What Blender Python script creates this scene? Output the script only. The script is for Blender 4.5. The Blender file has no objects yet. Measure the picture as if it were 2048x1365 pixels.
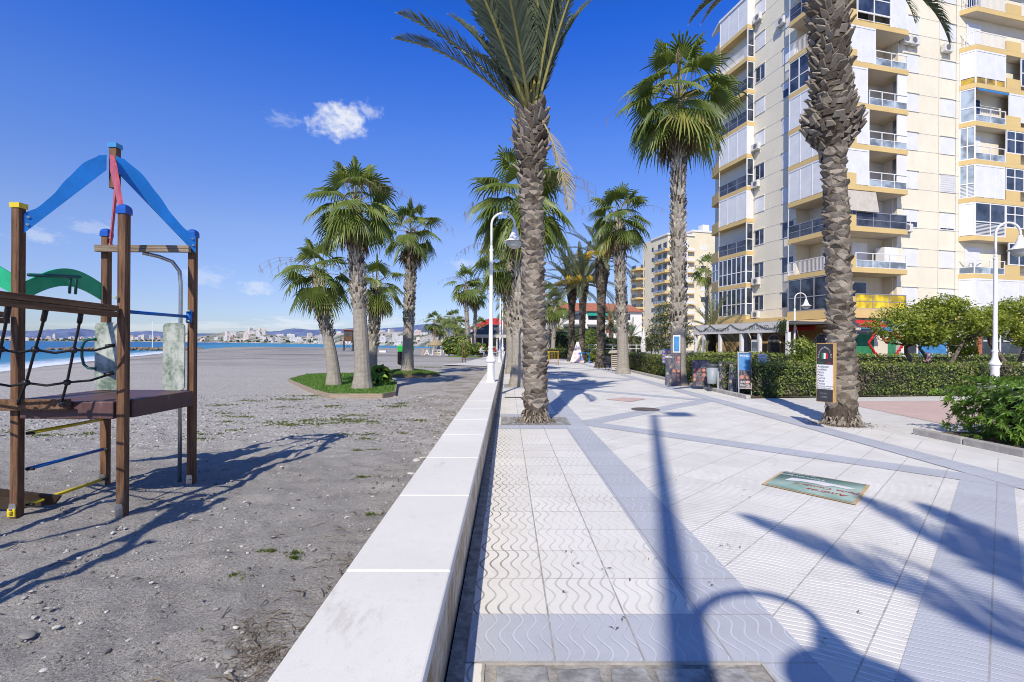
import bpy, bmesh, math, random
from mathutils import Vector, Matrix, noise
R = math.radians
random.seed(11)
scene = bpy.context.scene
COL = scene.collection
F = 1000.0            # focal length in photo pixels (photo is 2048 wide)
EYE = 1.6
YAW, ROLL = R(0.54), R(0.35)
HORIZ = 687.0
CAMM = (Matrix.Rotation(-YAW, 4, 'Z') @ Matrix.Rotation(R(90), 4, 'X') @ Matrix.Rotation(ROLL, 4, 'Z'))

def ray(px, py):
    return (CAMM.to_3x3() @ Vector(((px-1024)/F, (HORIZ-py)/F, -1.0)))
def at(px, py, z=0.0):
    """point where the sight line of a photo pixel meets the level z"""
    d = ray(px, py); t = (z-EYE)/d.z
    return Vector((d.x*t, d.y*t, z))
def dp(px, py, Z):
    """point at depth Z along a sight line"""
    d = ray(px, py)
    return Vector((d.x*Z, d.y*Z, EYE+d.z*Z))

# ------------------------------------------------------------------ mesh builder
class MB:
    def __init__(s): s.v=[]; s.f=[]; s.mi=[]; s.sh=[]
    def add(s, vs, fs, m=0, sh=0.5):
        n=len(s.v); s.v.extend([tuple(v) for v in vs])
        for f in fs:
            s.f.append([n+i for i in f]); s.mi.append(m); s.sh.append(sh)
    def box(s, x0,x1,y0,y1,z0,z1,m=0,sh=.5):
        s.add([(x0,y0,z0),(x1,y0,z0),(x1,y1,z0),(x0,y1,z0),(x0,y0,z1),(x1,y0,z1),(x1,y1,z1),(x0,y1,z1)],
              [(0,3,2,1),(4,5,6,7),(0,1,5,4),(1,2,6,5),(2,3,7,6),(3,0,4,7)],m,sh)
    def obox(s,c,a,b,d,m=0,sh=.5):
        c=Vector(c);a=Vector(a);b=Vector(b);d=Vector(d)
        vs=[c+i*a+j*b+k*d for k in(-1,1) for j in(-1,1) for i in(-1,1)]
        s.add(vs,[(0,2,3,1),(4,5,7,6),(0,1,5,4),(1,3,7,5),(3,2,6,7),(2,0,4,6)],m,sh)
    def bar(s,p,q,w,h,up=(0,0,1),m=0,sh=.5):
        p=Vector(p);q=Vector(q);d=(q-p); L=d.length; d.normalize()
        up=Vector(up); 
        if abs(d.dot(up))>.98: up=Vector((1,0,0))
        sd=d.cross(up).normalized(); u=sd.cross(d).normalized()
        s.obox((p+q)/2, d*L/2, sd*w/2, u*h/2, m, sh)
    def tube(s,pts,r,n=8,m=0,sh=.5,caps=True):
        pts=[Vector(p) for p in pts]; k=len(pts)
        rs=r if isinstance(r,(list,tuple)) else [r]*k
        t0=(pts[1]-pts[0]).normalized()
        ref=Vector((0,0,1)) if abs(t0.z)<.9 else Vector((1,0,0))
        a=t0.cross(ref).normalized()
        vs=[];fs=[]
        for i,p in enumerate(pts):
            t=(pts[min(i+1,k-1)]-pts[max(i-1,0)]).normalized()
            a=(a-t*a.dot(t)).normalized(); b=t.cross(a)
            for j in range(n):
                an=2*math.pi*j/n
                vs.append(p+(a*math.cos(an)+b*math.sin(an))*rs[i])
        for i in range(k-1):
            for j in range(n):
                j2=(j+1)%n
                fs.append((i*n+j,i*n+j2,(i+1)*n+j2,(i+1)*n+j))
        if caps:
            fs.append(tuple(reversed(range(n)))); fs.append(tuple(range((k-1)*n,k*n)))
        s.add(vs,fs,m,sh)
    def lathe(s,prof,n=20,c=(0,0,0),m=0,sh=.5,cap=True):
        vs=[];fs=[];c=Vector(c);k=len(prof)
        for r,z in prof:
            for j in range(n):
                an=2*math.pi*j/n; vs.append(c+Vector((r*math.cos(an),r*math.sin(an),z)))
        for i in range(k-1):
            for j in range(n):
                j2=(j+1)%n; fs.append((i*n+j,i*n+j2,(i+1)*n+j2,(i+1)*n+j))
        if cap:
            fs.append(tuple(reversed(range(n)))); fs.append(tuple(range((k-1)*n,k*n)))
        s.add(vs,fs,m,sh)
    def prism(s,poly,ext,m=0,sh=.5):
        ext=Vector(ext); poly=[Vector(p) for p in poly]; n=len(poly)
        vs=poly+[p+ext for p in poly]
        fs=[tuple(reversed(range(n))),tuple(range(n,2*n))]+[(i,(i+1)%n,n+(i+1)%n,n+i) for i in range(n)]
        s.add(vs,fs,m,sh)
    def quad(s,a,b,c,d,m=0,sh=.5): s.add([a,b,c,d],[(0,1,2,3)],m,sh)
    def build(s,name,mats,parent=None,smooth=False,bevel=0,loc=None,fix=True):
        me=bpy.data.meshes.new(name); me.from_pydata(s.v,[],s.f)
        if not isinstance(mats,(list,tuple)): mats=[mats]
        for m in mats: me.materials.append(m)
        if len(mats)>1: me.polygons.foreach_set('material_index',s.mi)
        at_=me.attributes.new('shade','FLOAT','FACE'); at_.data.foreach_set('value',s.sh)
        if smooth: me.polygons.foreach_set('use_smooth',[True]*len(s.f))
        if fix and len(s.f)<20000:
            bm=bmesh.new(); bm.from_mesh(me); bmesh.ops.recalc_face_normals(bm,faces=bm.faces); bm.to_mesh(me); bm.free()
        me.update()
        o=bpy.data.objects.new(name,me); COL.objects.link(o)
        if parent is not None: o.parent=parent
        if loc is not None: o.location=loc
        if bevel:
            b=o.modifiers.new('bevel','BEVEL'); b.width=bevel; b.segments=2; b.limit_method='ANGLE'; b.angle_limit=R(40)
        return o

def tag(o,label=None,cat=None,group=None,kind=None):
    if label: o['label']=label
    if cat: o['category']=cat
    if group: o['group']=group
    if kind: o['kind']=kind
    return o
def empty(name,loc=(0,0,0),rz=0,label=None,cat=None,group=None,scale=1.0):
    o=bpy.data.objects.new(name,None); COL.objects.link(o); o.empty_display_size=.2
    o.location=loc; o.rotation_euler=(0,0,rz); o.scale=(scale,)*3
    return tag(o,label,cat,group)
def copy_tree(o,loc=None,rz=None,label=None,group=None,scale=None):
    def rec(a,par):
        b=a.copy(); COL.objects.link(b); b.parent=par
        for ch in KIDS.get(a.name,[]) if False else [x for x in a.children]: rec(ch,b)
        return b
    b=rec(o,None)
    if loc is not None: b.location=loc
    if rz is not None: b.rotation_euler=(0,0,rz)
    if label: b['label']=label
    if group: b['group']=group
    if scale is not None: b.scale=(scale,)*3 if not isinstance(scale,(tuple,list)) else scale
    return b
KIDS={}
_deps=None
def text(name,body,size,mat_,parent=None,loc=(0,0,0),rot=(0,0,0),align='CENTER',ext=0.0,xs=1.0,shear=0.0):
    cu=bpy.data.curves.new(name,'FONT'); cu.body=body; cu.size=size; cu.align_x=align; cu.align_y='CENTER'; cu.extrude=ext; cu.shear=shear
    o=bpy.data.objects.new(name,cu); COL.objects.link(o)
    o.data.materials.append(mat_)
    if parent: o.parent=parent
    o.location=loc; o.rotation_euler=rot; o.scale=(xs,1,1)
    return o

# ------------------------------------------------------------------ node expressions
class E:
    def __init__(s,nt,sock): s.nt=nt; s.s=sock
    def _m(s,op,*a,clamp=False):
        n=s.nt.nodes.new('ShaderNodeMath'); n.operation=op; n.use_clamp=clamp
        for i,x in enumerate((s,)+a):
            if isinstance(x,E): s.nt.links.new(x.s,n.inputs[i])
            else: n.inputs[i].default_value=x
        return E(s.nt,n.outputs[0])
    def __add__(s,o): return s._m('ADD',o)
    def __sub__(s,o): return s._m('SUBTRACT',o)
    def __mul__(s,o): return s._m('MULTIPLY',o)
    def __truediv__(s,o): return s._m('DIVIDE',o)
    def __radd__(s,o): return s._m('ADD',o)
    def __rmul__(s,o): return s._m('MULTIPLY',o)
    def rsub(s,o): return (s*-1.0)+o
    def sin(s): return s._m('SINE')
    def fract(s): return s._m('FRACT')
    def floor(s): return s._m('FLOOR')
    def abs(s): return s._m('ABSOLUTE')
    def gt(s,o): return s._m('GREATER_THAN',o)
    def lt(s,o): return s._m('LESS_THAN',o)
    def max(s,o): return s._m('MAXIMUM',o)
    def min(s,o): return s._m('MINIMUM',o)
    def pow(s,o): return s._m('POWER',o)
    def sqrt(s): return s._m('SQRT')
    def ramp(s,a,b,c=0.0,d=1.0,smooth=True):
        n=s.nt.nodes.new('ShaderNodeMapRange'); n.interpolation_type='SMOOTHSTEP' if smooth else 'LINEAR'
        s.nt.links.new(s.s,n.inputs[0])
        for i,v in zip((1,2,3,4),(a,b,c,d)): n.inputs[i].default_value=v
        return E(s.nt,n.outputs[0])
class NT:
    def __init__(s,m):
        m.use_nodes=True; s.nt=m.node_tree; s.nt.nodes.clear()
    def n(s,t,**k):
        x=s.nt.nodes.new(t)
        for a,b in k.items(): setattr(x,a,b)
        return x
    def link(s,a,b): s.nt.links.new(a.s if isinstance(a,E) else a,b)
    def pos(s):
        g=s.n('ShaderNodeNewGeometry'); return g.outputs['Position']
    def obj(s):
        g=s.n('ShaderNodeTexCoord'); return g.outputs['Object']
    def sep(s,v):
        x=s.n('ShaderNodeSeparateXYZ'); s.link(v,x.inputs[0]); return [E(s.nt,o) for o in x.outputs]
    def comb(s,x,y,z):
        c=s.n('ShaderNodeCombineXYZ')
        for i,q in enumerate((x,y,z)):
            if isinstance(q,E): s.link(q,c.inputs[i])
            else: c.inputs[i].default_value=q
        return c.outputs[0]
    def noise(s,vec,scale,detail=4,rough=.6,out=0):
        x=s.n('ShaderNodeTexNoise'); x.inputs['Scale'].default_value=scale; x.inputs['Detail'].default_value=detail; x.inputs['Roughness'].default_value=rough
        if vec is not None: s.link(vec,x.inputs['Vector'])
        return E(s.nt,x.outputs[out])
    def voro(s,vec,scale,feature='F1',out='Distance'):
        x=s.n('ShaderNodeTexVoronoi'); x.feature=feature; x.inputs['Scale'].default_value=scale
        s.link(vec,x.inputs['Vector']); 
        return E(s.nt,x.outputs[out])
    def white(s,vec):
        x=s.n('ShaderNodeTexWhiteNoise'); s.link(vec,x.inputs['Vector']); return E(s.nt,x.outputs['Value'])
    def attr(s,name='shade'):
        x=s.n('ShaderNodeAttribute'); x.attribute_name=name; return E(s.nt,x.outputs['Fac'])
    def rnd(s):
        return E(s.nt,s.n('ShaderNodeObjectInfo').outputs['Random'])
    def vscale(s,vec,sc):
        x=s.n('ShaderNodeMapping'); x.inputs['Scale'].default_value=sc; s.link(vec,x.inputs[0]); return x.outputs[0]
    def mix(s,f,a,b,mode='MIX'):
        x=s.n('ShaderNodeMix'); x.data_type='RGBA'; x.blend_type=mode
        if isinstance(f,E): s.link(f,x.inputs[0])
        else: x.inputs[0].default_value=f
        for i,q in ((6,a),(7,b)):
            if isinstance(q,(tuple,list)): x.inputs[i].default_value=(*q[:3],1)
            elif isinstance(q,E): s.link(q,x.inputs[i])
            else: s.link(q,x.inputs[i])
        return x.outputs[2]
    def bump(s,h,strength=.3,dist=.02):
        b=s.n('ShaderNodeBump'); b.inputs['Strength'].default_value=strength; b.inputs['Distance'].default_value=dist
        s.link(h,b.inputs['Height']); return b.outputs[0]
    def out(s,col,rough=.6,normal=None,metal=0,spec=.5,trans=0,alpha=None,translucent=0,tcol=None):
        p=s.n('ShaderNodeBsdfPrincipled'); o=s.n('ShaderNodeOutputMaterial')
        if isinstance(col,(tuple,list)): p.inputs['Base Color'].default_value=(*col[:3],1)
        else: s.link(col,p.inputs['Base Color'])
        if isinstance(rough,E): s.link(rough,p.inputs['Roughness'])
        else: p.inputs['Roughness'].default_value=rough
        p.inputs['Metallic'].default_value=metal; p.inputs['Specular IOR Level'].default_value=spec
        p.inputs['Transmission Weight'].default_value=trans
        if normal is not None: s.link(normal,p.inputs['Normal'])
        if translucent:
            t=s.n('ShaderNodeBsdfTranslucent')
            if tcol is None: tcol=col
            if isinstance(tcol,(tuple,list)): t.inputs[0].default_value=(*tcol[:3],1)
            else: s.link(tcol,t.inputs[0])
            a=s.n('ShaderNodeMixShader'); a.inputs[0].default_value=translucent
            s.link(p.outputs[0],a.inputs[1]); s.link(t.outputs[0],a.inputs[2]); s.link(a.outputs[0],o.inputs[0])
        else: s.link(p.outputs[0],o.inputs[0])
        return p
def mat(name): 
    m=bpy.data.materials.new(name); return m,NT(m)
def plain(name,col,rough=.55,var=.18,scale=6.0,bump=.15,bscale=40.0,metal=0,spec=.4,dirt=None,bd=.01):
    """paint, plaster, plastic: colour with soft mottling and fine relief"""
    m,t=mat(name); v=t.obj()
    n=t.noise(v,scale,5,.65)
    lo=[c*(1-var) for c in col]; hi=[min(1,c*(1+var*.6)) for c in col]
    c=t.mix(n.ramp(.3,.7),lo,hi)
    if dirt:
        d=t.noise(t.vscale(v,(1,1,.25)),scale*1.7,6,.7)
        c=t.mix(d.ramp(.55,.78,0,.7),c,dirt)
    nb=t.noise(v,bscale,4,.6)
    t.out(c,rough,t.bump(nb,bump,bd) if bump else None,metal,spec)
    return m
# ------------------------------------------------------------------ materials
def tile_mat(name,angle,base,groove,tile=.45,off=(0,0),waves=6,amp=.028,lam=.30,gcontrast=.8,side_dirt=False,joint=(.33,.315,.29),axis='y',gw=.12,skew=0):
    m,t=mat(name); p=t.pos()
    x,y,z=t.sep(p)
    ca,sa=math.cos(angle),math.sin(angle)
    u=x*ca+y*sa-off[0]; v=y*ca-x*sa-off[1]
    tu=(u/tile); tv=(v/tile)
    cell=t.comb(tu.floor(),tv.floor(),0.0)
    w=t.white(cell)
    a,b=(u,v) if axis=='y' else (v,u)
    if skew: a=a+v*skew
    nz=t.noise(p,2.3,2)
    wave=(b*(2*math.pi/lam)).sin()*amp+ (w-.5)*.03
    g=((a+wave)/(tile/waves)).fract()
    gm=(g-.5).abs().lt(gw)                     # groove mask
    prof=(g-.5).abs().ramp(gw*1.0,gw*.35)
    j1=(tu.fract()-.5).abs().gt(.488); j2=(tv.fract()-.5).abs().gt(.490)
    jn=j1.max(j2*.85) if not skew else (j1*.30).max(j2*.85)
    # terrazzo grains, stains
    grain=t.noise(p,260,2,.9)
    stain=t.noise(p,1.1,6,.7); fine=t.noise(p,9,6,.7)
    c=t.mix(grain.ramp(.32,.68),[q*.80 for q in base],[min(1,q*1.10) for q in base])
    c=t.mix(w*.5,c,[q*.80 for q in base])
    c=t.mix(stain.ramp(.46,.72,0,.45),c,[base[0]*.72,base[1]*.70,base[2]*.66])
    c=t.mix(fine.ramp(.60,.78,0,.42),c,[base[0]*.5,base[1]*.48,base[2]*.44])
    gd=t.noise(p,1.7,3).ramp(.40,.62,.15,1.0)
    c=t.mix(prof*gcontrast*gd,c,groove)
    if side_dirt:
        dk=(x+t.noise(p,3,3)*.5).ramp(.50,.02)*t.noise(p,1.3,2).ramp(.3,.55,.35,1)
        c=t.mix(prof*dk*.75,c,(.06,.055,.05))
    c=t.mix(jn*fine.ramp(.3,.6,.35,1.0),c,joint)
    h=(prof*-1.0)+(jn*-.8)+grain*.08
    t.out(c,.62,t.bump(h,.55,.004),spec=.35)
    return m
WHITE_T=(.82,.80,.755); BLUE_T=(.50,.525,.585)
M={}
WS=(.76,.745,.705)
M['strip']=tile_mat('white_wavy_tiles',0,WHITE_T,(.47,.45,.42),off=(-.20,2.947),side_dirt=True,gcontrast=.75)
M['bluestrip']=tile_mat('blue_grey_wavy_tiles',0,BLUE_T,(.58,.61,.68),off=(-.20,2.947),gcontrast=.85)
M['panel']=tile_mat('white_diagonal_tiles',R(45),(.735,.718,.68),(.95,.94,.92),tile=.46,off=(3.46,1.42),waves=9,amp=.012,lam=.6,gcontrast=1.0,axis='y',gw=.15,skew=.32)
M['blueband']=tile_mat('blue_grey_diagonal_tiles',R(45),BLUE_T,(.60,.63,.70),tile=.46,off=(3.46,1.42),waves=9,amp=.012,lam=.6,gcontrast=.9,axis='y',gw=.10,skew=.32)
M['side']=tile_mat('pale_pavement_tiles',0,(.70,.685,.66),(.62,.61,.59),tile=.40,off=(.1,.1),waves=1,amp=0,gcontrast=.05,gw=.02)
M['pink']=tile_mat('pink_paving',0,(.64,.47,.43),(.52,.38,.35),tile=.30,off=(0,0),waves=1,amp=0,gcontrast=.05,gw=.02)

def sand_mat():
    m,t=mat('grey_beach_sand'); p=t.pos(); x,y,z=t.sep(p)
    n1=t.noise(p,.25,6,.65); n2=t.noise(p,3.0,6,.7); n3=t.noise(p,30,5,.75); n4=t.noise(p,190,3,.8)
    c=t.mix(n1.ramp(.35,.65),(.305,.290,.272),(.405,.387,.363))
    c=t.mix(n2.ramp(.45,.75,0,.6),c,(.20,.19,.176))
    c=t.mix(n3.ramp(.53,.70,0,.8),c,(.36,.343,.325))
    c=t.mix(n4.ramp(.55,.68,0,.9),c,(.50,.48,.46))
    c=t.mix(n4.ramp(.45,.33,0,.85),c,(.085,.08,.077))
    n5=t.noise(p,75,3,.85); c=t.mix(n5.ramp(.56,.64,0,.85),c,(.60,.58,.55)); c=t.mix(n5.ramp(.45,.37,0,.9),c,(.075,.07,.067))
    # gravel belt with pale pebbles, about 8 to 17 m away
    belt=(y+n1*5).ramp(8.0,12.0)*(y+n1*6).ramp(60,24)
    c=t.mix(belt*n2.ramp(.3,.6,.15,.65),c,(.44,.42,.40))
    v=t.voro(p,16,'F1','Color'); vs=E(t.nt,t.n('ShaderNodeSeparateColor').outputs[0])
    sc=vs.s.node; t.link(v,sc.inputs[0])
    vd=t.voro(p,16)
    peb=(vs.gt(.48))*vd.ramp(.55,.25)*n2.ramp(.32,.55,.25,1)
    c=t.mix(peb*belt*.9,c,(.62,.60,.58))
    far=y.ramp(14,60)
    bands=t.noise(t.vscale(p,(.03,.11,0)),1,6,.7)
    c=t.mix(far*bands.ramp(.45,.62,0,.75),c,(.145,.137,.132))
    c=t.mix(far*t.noise(t.vscale(p,(.5,1.6,0)),1,5,.8).ramp(.56,.70,0,.8),c,(.58,.56,.53))
    # brown litter near the wall
    lit=(x+n1*2.5).ramp(-2.6,-.6)*t.noise(p,1.2,5,.7).ramp(.42,.62)*y.ramp(7,12)
    c=t.mix(lit*n3.ramp(.4,.6,.35,.9),c,(.21,.16,.10))
    wet=(z*-1.0).ramp(.55,1.1)
    c=t.mix(wet*.6,c,(.07,.068,.068))
    h=n3*.6+n4*.3+n5*.45+n2*1.2+peb*belt*.6
    t.out(c,.9,t.bump(h,.85,.026),spec=.2)
    return m
M['sand']=sand_mat()
def sea_mat():
    m,t=mat('sea_water'); p=t.pos(); x,y,z=t.sep(p)
    n=t.noise(p,.035,4); n2=t.noise(t.vscale(p,(.35,1.0,1)),.5,5,.7)
    d=(x+24.0+y*.48)                                      # distance to the water line (negative at sea)
    dd=d+t.noise(p,.12,4)*5.0-2.5
    c=t.mix(n.ramp(.3,.7),(.006,.105,.27),(.012,.15,.34))
    c=t.mix(dd.ramp(-40,-4),c,(.03,.22,.36))
    c=t.mix(n2.ramp(.5,.7,0,.35),c,(.004,.06,.18))
    lace=t.noise(p,.9,6,.75)
    foam=(dd.ramp(-10,-2.5))*lace.ramp(.38,.55)
    foam=foam.max(dd.ramp(-4,-1.5))
    br=((dd+t.noise(t.vscale(p,(.06,.02,1)),1,3)*8+50).abs()).ramp(3.0,.6)*t.noise(t.vscale(p,(.05,.02,1)),1,2).ramp(.42,.5)
    foam=foam.max(br*lace.ramp(.3,.5)*x.ramp(-60,-90))
    speck=t.noise(t.vscale(p,(.12,.6,1)),1,5,.8).ramp(.70,.76)*.5
    foam=foam.max(speck)*y.ramp(165,150)
    c=t.mix(foam,c,(.80,.83,.86))
    h=n2*.7+t.noise(p,2.2,4)*.3
    t.out(c,.38,t.bump(h,.5,.3),spec=.22)
    return m
M['sea']=sea_mat()
def wood_mat(name,dark,light,scale=1.0,axis='z'):
    m,t=mat(name); v=t.obj()
    st={'z':(9,9,.55),'x':(.55,9,9),'y':(9,.55,9)}[axis]
    g=t.noise(t.vscale(v,tuple(q*scale for q in st)),3.5,6,.7); g2=t.noise(t.vscale(v,tuple(q*scale*3 for q in st)),6,4,.7)
    c=t.mix(g.ramp(.32,.68),dark,light); c=t.mix(g2.ramp(.52,.75,0,.65),c,[q*.35 for q in dark])
    w=t.noise(v,2.2,5); c=t.mix(w.ramp(.56,.75,0,.5),c,(.24,.19,.15))
    t.out(c,.68,t.bump(g2+g,.35,.006),spec=.3); return m
M['post']=wood_mat('stained_timber',(.062,.031,.016),(.215,.115,.062))
M['postx']=wood_mat('stained_timber_rail',(.085,.043,.022),(.21,.12,.065),axis='y')
M['postw']=wood_mat('weathered_timber_rail',(.16,.12,.085),(.33,.27,.20),axis='x')
M['pallet']=wood_mat('weathered_pallet_wood',(.35,.30,.24),(.58,.52,.44),axis='x')
M['edging']=wood_mat('pale_timber_edging',(.26,.20,.14),(.42,.35,.26),axis='x')
M['blueboard']=plain('blue_painted_board',(.014,.19,.62),.38,.14,5,.1,90,dirt=(.10,.24,.45))
M['redboard']=plain('faded_red_board',(.52,.11,.14),.45,.2,6,.1,80,dirt=(.55,.25,.26))
M['greenboard']=plain('green_painted_board',(.015,.42,.20),.4,.15,5,.1,80)
M['bluecap']=plain('blue_plastic_cap',(.012,.09,.42),.3,.1,8,0)
M['lightbluecap']=plain('light_blue_cap',(.05,.26,.55),.4,.1,8,0)
M['yellowcap']=plain('yellow_plastic',(.72,.55,.03),.4,.15,8,.05,dirt=(.45,.33,.06))
M['bluebar']=plain('blue_steel_bar',(.012,.13,.45),.35,.15,12,.05)
M['greenbar']=plain('dark_green_bar',(.01,.10,.085),.35,.15,12,.05)
M['platform']=plain('brown_platform_plastic',(.10,.052,.052),.5,.2,5,.15,60,dirt=(.20,.14,.13))
M['steel']=plain('brushed_steel',(.55,.55,.55),.28,.15,8,.05,metal=.9)
M['bolt']=plain('pale_green_bolt_cap',(.42,.52,.40),.4,.1,8,0)
M['darkbolt']=plain('black_plastic_fitting',(.018,.018,.02),.45,.1,8,0)
M['rope']=plain('black_rope',(.022,.022,.026),.8,.3,60,.6,220)
def plywood():
    m,t=mat('weathered_green_plywood'); v=t.obj()
    n=t.noise(t.vscale(v,(1,1,.6)),5,8,.75); n2=t.noise(t.vscale(v,(1,1,3)),16,6,.8)
    c=t.mix(n.ramp(.36,.62),(.10,.155,.115),(.46,.50,.46)); c=t.mix(n2.ramp(.5,.72,0,.6),c,(.56,.58,.54))
    t.out(c,.75,t.bump(n2,.2,.004)); return m
M['ply']=plywood()
M['coping']=None
def stone_coping():
    m,t=mat('white_cast_stone'); p=t.obj()
    a=t.noise(p,.8,6,.7); b=t.noise(p,12,6,.75); c_=t.noise(p,180,2,.9)
    c=t.mix(a.ramp(.35,.7),(.70,.682,.635),(.77,.752,.705)); c=t.mix(b.ramp(.55,.78,0,.55),c,(.50,.475,.43)); c=t.mix(c_.ramp(.58,.70,0,.55),c,(.42,.40,.37)); c=t.mix(t.noise(p,45,5,.8).ramp(.62,.72,0,.5),c,(.33,.31,.28))
    c=t.mix(t.noise(t.vscale(p,(1,.35,1)),2.2,7,.8).ramp(.58,.72,0,.6),c,(.46,.43,.38))
    t.out(c,.7,t.bump(b*.6+c_*.4,.2,.006),spec=.3); return m
M['coping']=stone_coping()
def rubble():
    m,t=mat('weathered_wall_plaster'); p=t.obj()
    a=t.noise(p,3.5,8,.75); b=t.noise(t.vscale(p,(1,1,.4)),8,6,.8)
    c=t.mix(a.ramp(.36,.64),(.42,.31,.18),(.74,.66,.54)); c=t.mix(b.ramp(.55,.7,0,.8),c,(.16,.12,.075))
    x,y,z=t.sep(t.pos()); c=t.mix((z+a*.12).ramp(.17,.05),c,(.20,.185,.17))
    t.out(c,.9,t.bump(a+b*.6,.9,.03),spec=.2); return m
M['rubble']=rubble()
M['cobble']=plain('grey_granite_setts',(.33,.33,.33),.75,.45,9,.6,30,dirt=(.16,.15,.14))
M['grout']=plain('dark_grout',(.33,.31,.28),.95,.4,12,.8,40)
M['curb']=plain('concrete_kerb',(.42,.40,.37),.85,.25,4,.4,50,dirt=(.22,.20,.17))
M['soil']=plain('brown_garden_soil',(.12,.085,.055),.95,.4,3,.9,25,dirt=(.20,.16,.10))
M['litter']=plain('dry_palm_litter',(.22,.155,.09),.95,.5,14,1,45,bd=.03)
M['whitepaint']=plain('white_painted_metal',(.80,.80,.80),.35,.06,4,.04,60,dirt=(.62,.60,.56))
def lampglass():
    m,t=mat('frosted_lamp_glass'); t.out((.62,.64,.62),.22,trans=.25,spec=.6); return m
M['lampglass']=lampglass()
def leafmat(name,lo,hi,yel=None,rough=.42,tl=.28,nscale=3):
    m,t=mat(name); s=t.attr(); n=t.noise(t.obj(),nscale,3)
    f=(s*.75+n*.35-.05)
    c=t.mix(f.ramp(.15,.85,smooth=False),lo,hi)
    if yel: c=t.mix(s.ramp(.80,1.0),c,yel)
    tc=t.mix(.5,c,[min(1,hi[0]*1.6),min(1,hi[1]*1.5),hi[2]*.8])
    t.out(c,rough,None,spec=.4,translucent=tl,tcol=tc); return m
M['fan']=leafmat('fan_palm_leaf',(.034,.066,.017),(.235,.305,.068),(.38,.36,.10))
M['fandead']=leafmat('dry_fan_palm_leaf',(.075,.055,.030),(.30,.235,.135),rough=.7,tl=.15)
M['date']=leafmat('date_palm_leaf',(.050,.075,.042),(.235,.27,.165),(.36,.33,.17),rough=.5,tl=.2)
M['datedead']=leafmat('dry_date_palm_leaf',(.24,.19,.09),(.50,.43,.25),rough=.7,tl=.15)
M['rachis']=plain('yellow_green_frond_stalk',(.30,.27,.08),.5,.25,6,.05)
M['flower']=leafmat('yellow_palm_flowers',(.48,.30,.02),(.72,.52,.05),rough=.7,tl=.1)
M['hedge']=leafmat('hedge_leaf',(.055,.095,.018),(.31,.39,.07),(.45,.45,.13))
M['hedgedry']=leafmat('dry_hedge_twig',(.09,.07,.05),(.22,.18,.13),rough=.8,tl=.05)
M['hedgecore']=plain('hedge_shadow_core',(.022,.034,.012),.95,.3,5,.5)  # near-black colour stands in for the shade inside hedges and bushes
M['bush']=leafmat('glossy_bush_leaf',(.045,.105,.016),(.25,.42,.06),(.36,.50,.10),rough=.32,tl=.3)
M['treeleaf']=leafmat('yellow_green_tree_leaf',(.065,.105,.015),(.34,.41,.05),(.48,.48,.09),tl=.3)
M['darkleaf']=leafmat('dark_tree_leaf',(.022,.042,.014),(.11,.15,.045))
M['olive']=leafmat('grey_green_tree_leaf',(.04,.06,.025),(.17,.20,.085))
M['turf']=leafmat('artificial_turf',(.05,.125,.02),(.19,.34,.06),rough=.6)
M['weed']=leafmat('beach_weed',(.05,.085,.015),(.17,.22,.04),rough=.6)
M['turfbase']=plain('turf_mat',(.10,.20,.035),.9,.3,12,.8,150)
def trunk_scale():
    m,t=mat('date_palm_trunk'); v=t.obj(); s=t.attr(); n=t.noise(v,7,6,.75); f=t.noise(t.vscale(v,(1,1,.3)),45,4,.8)
    c=t.mix((s*.6+n*.5).ramp(.25,.85),(.075,.058,.043),(.345,.30,.245)); c=t.mix(f.ramp(.5,.75,0,.6),c,(.05,.038,.028))
    t.out(c,.9,t.bump(n+f*.7,.8,.02),spec=.15); return m
M['scale']=trunk_scale()
def trunk_dark():
    m,t=mat('dark_palm_trunk'); v=t.obj(); s=t.attr(); n=t.noise(v,7,6,.75); f=t.noise(t.vscale(v,(1,1,.3)),45,4,.8)
    c=t.mix((s*.65+n*.45).ramp(.25,.9),(.030,.024,.018),(.22,.185,.145)); c=t.mix(f.ramp(.5,.75,0,.6),c,(.02,.016,.012))
    t.out(c,.9,t.bump(n+f*.7,.8,.02),spec=.15); return m
M['scaledark']=trunk_dark()
def trunk_fan():
    m,t=mat('fan_palm_trunk'); v=t.obj(); x,y,z=t.sep(v); n=t.noise(v,5,6,.75); f=t.noise(t.vscale(v,(4,4,.2)),9,5,.8)
    ring=((z*7.0+n*1.2).fract()-.5).abs().ramp(.40,.5)
    c=t.mix((n*.6+f*.5).ramp(.3,.8),(.215,.19,.155),(.42,.385,.33)); c=t.mix(ring*.28,c,(.16,.14,.115)); c=t.mix(f.ramp(.58,.75,0,.7),c,(.15,.13,.105))
    t.out(c,.9,t.bump(f+n*.5+ring*-.25,.6,.015),spec=.15); return m
M['fantrunk']=trunk_fan()
def boots():
    m,t=mat('palm_leaf_bases'); v=t.obj(); s=t.attr(); n=t.noise(t.vscale(v,(1,1,.4)),14,5,.8)
    c=t.mix((s*.75+n*.35).ramp(.2,.9),(.05,.04,.03),(.50,.45,.375))
    t.out(c,.85,t.bump(n,.5,.01),spec=.2); return m
M['boot']=boots()
M['bark']=plain('tree_bark',(.16,.13,.10),.9,.5,6,.8,18,dirt=(.38,.36,.32),bd=.03)
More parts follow.
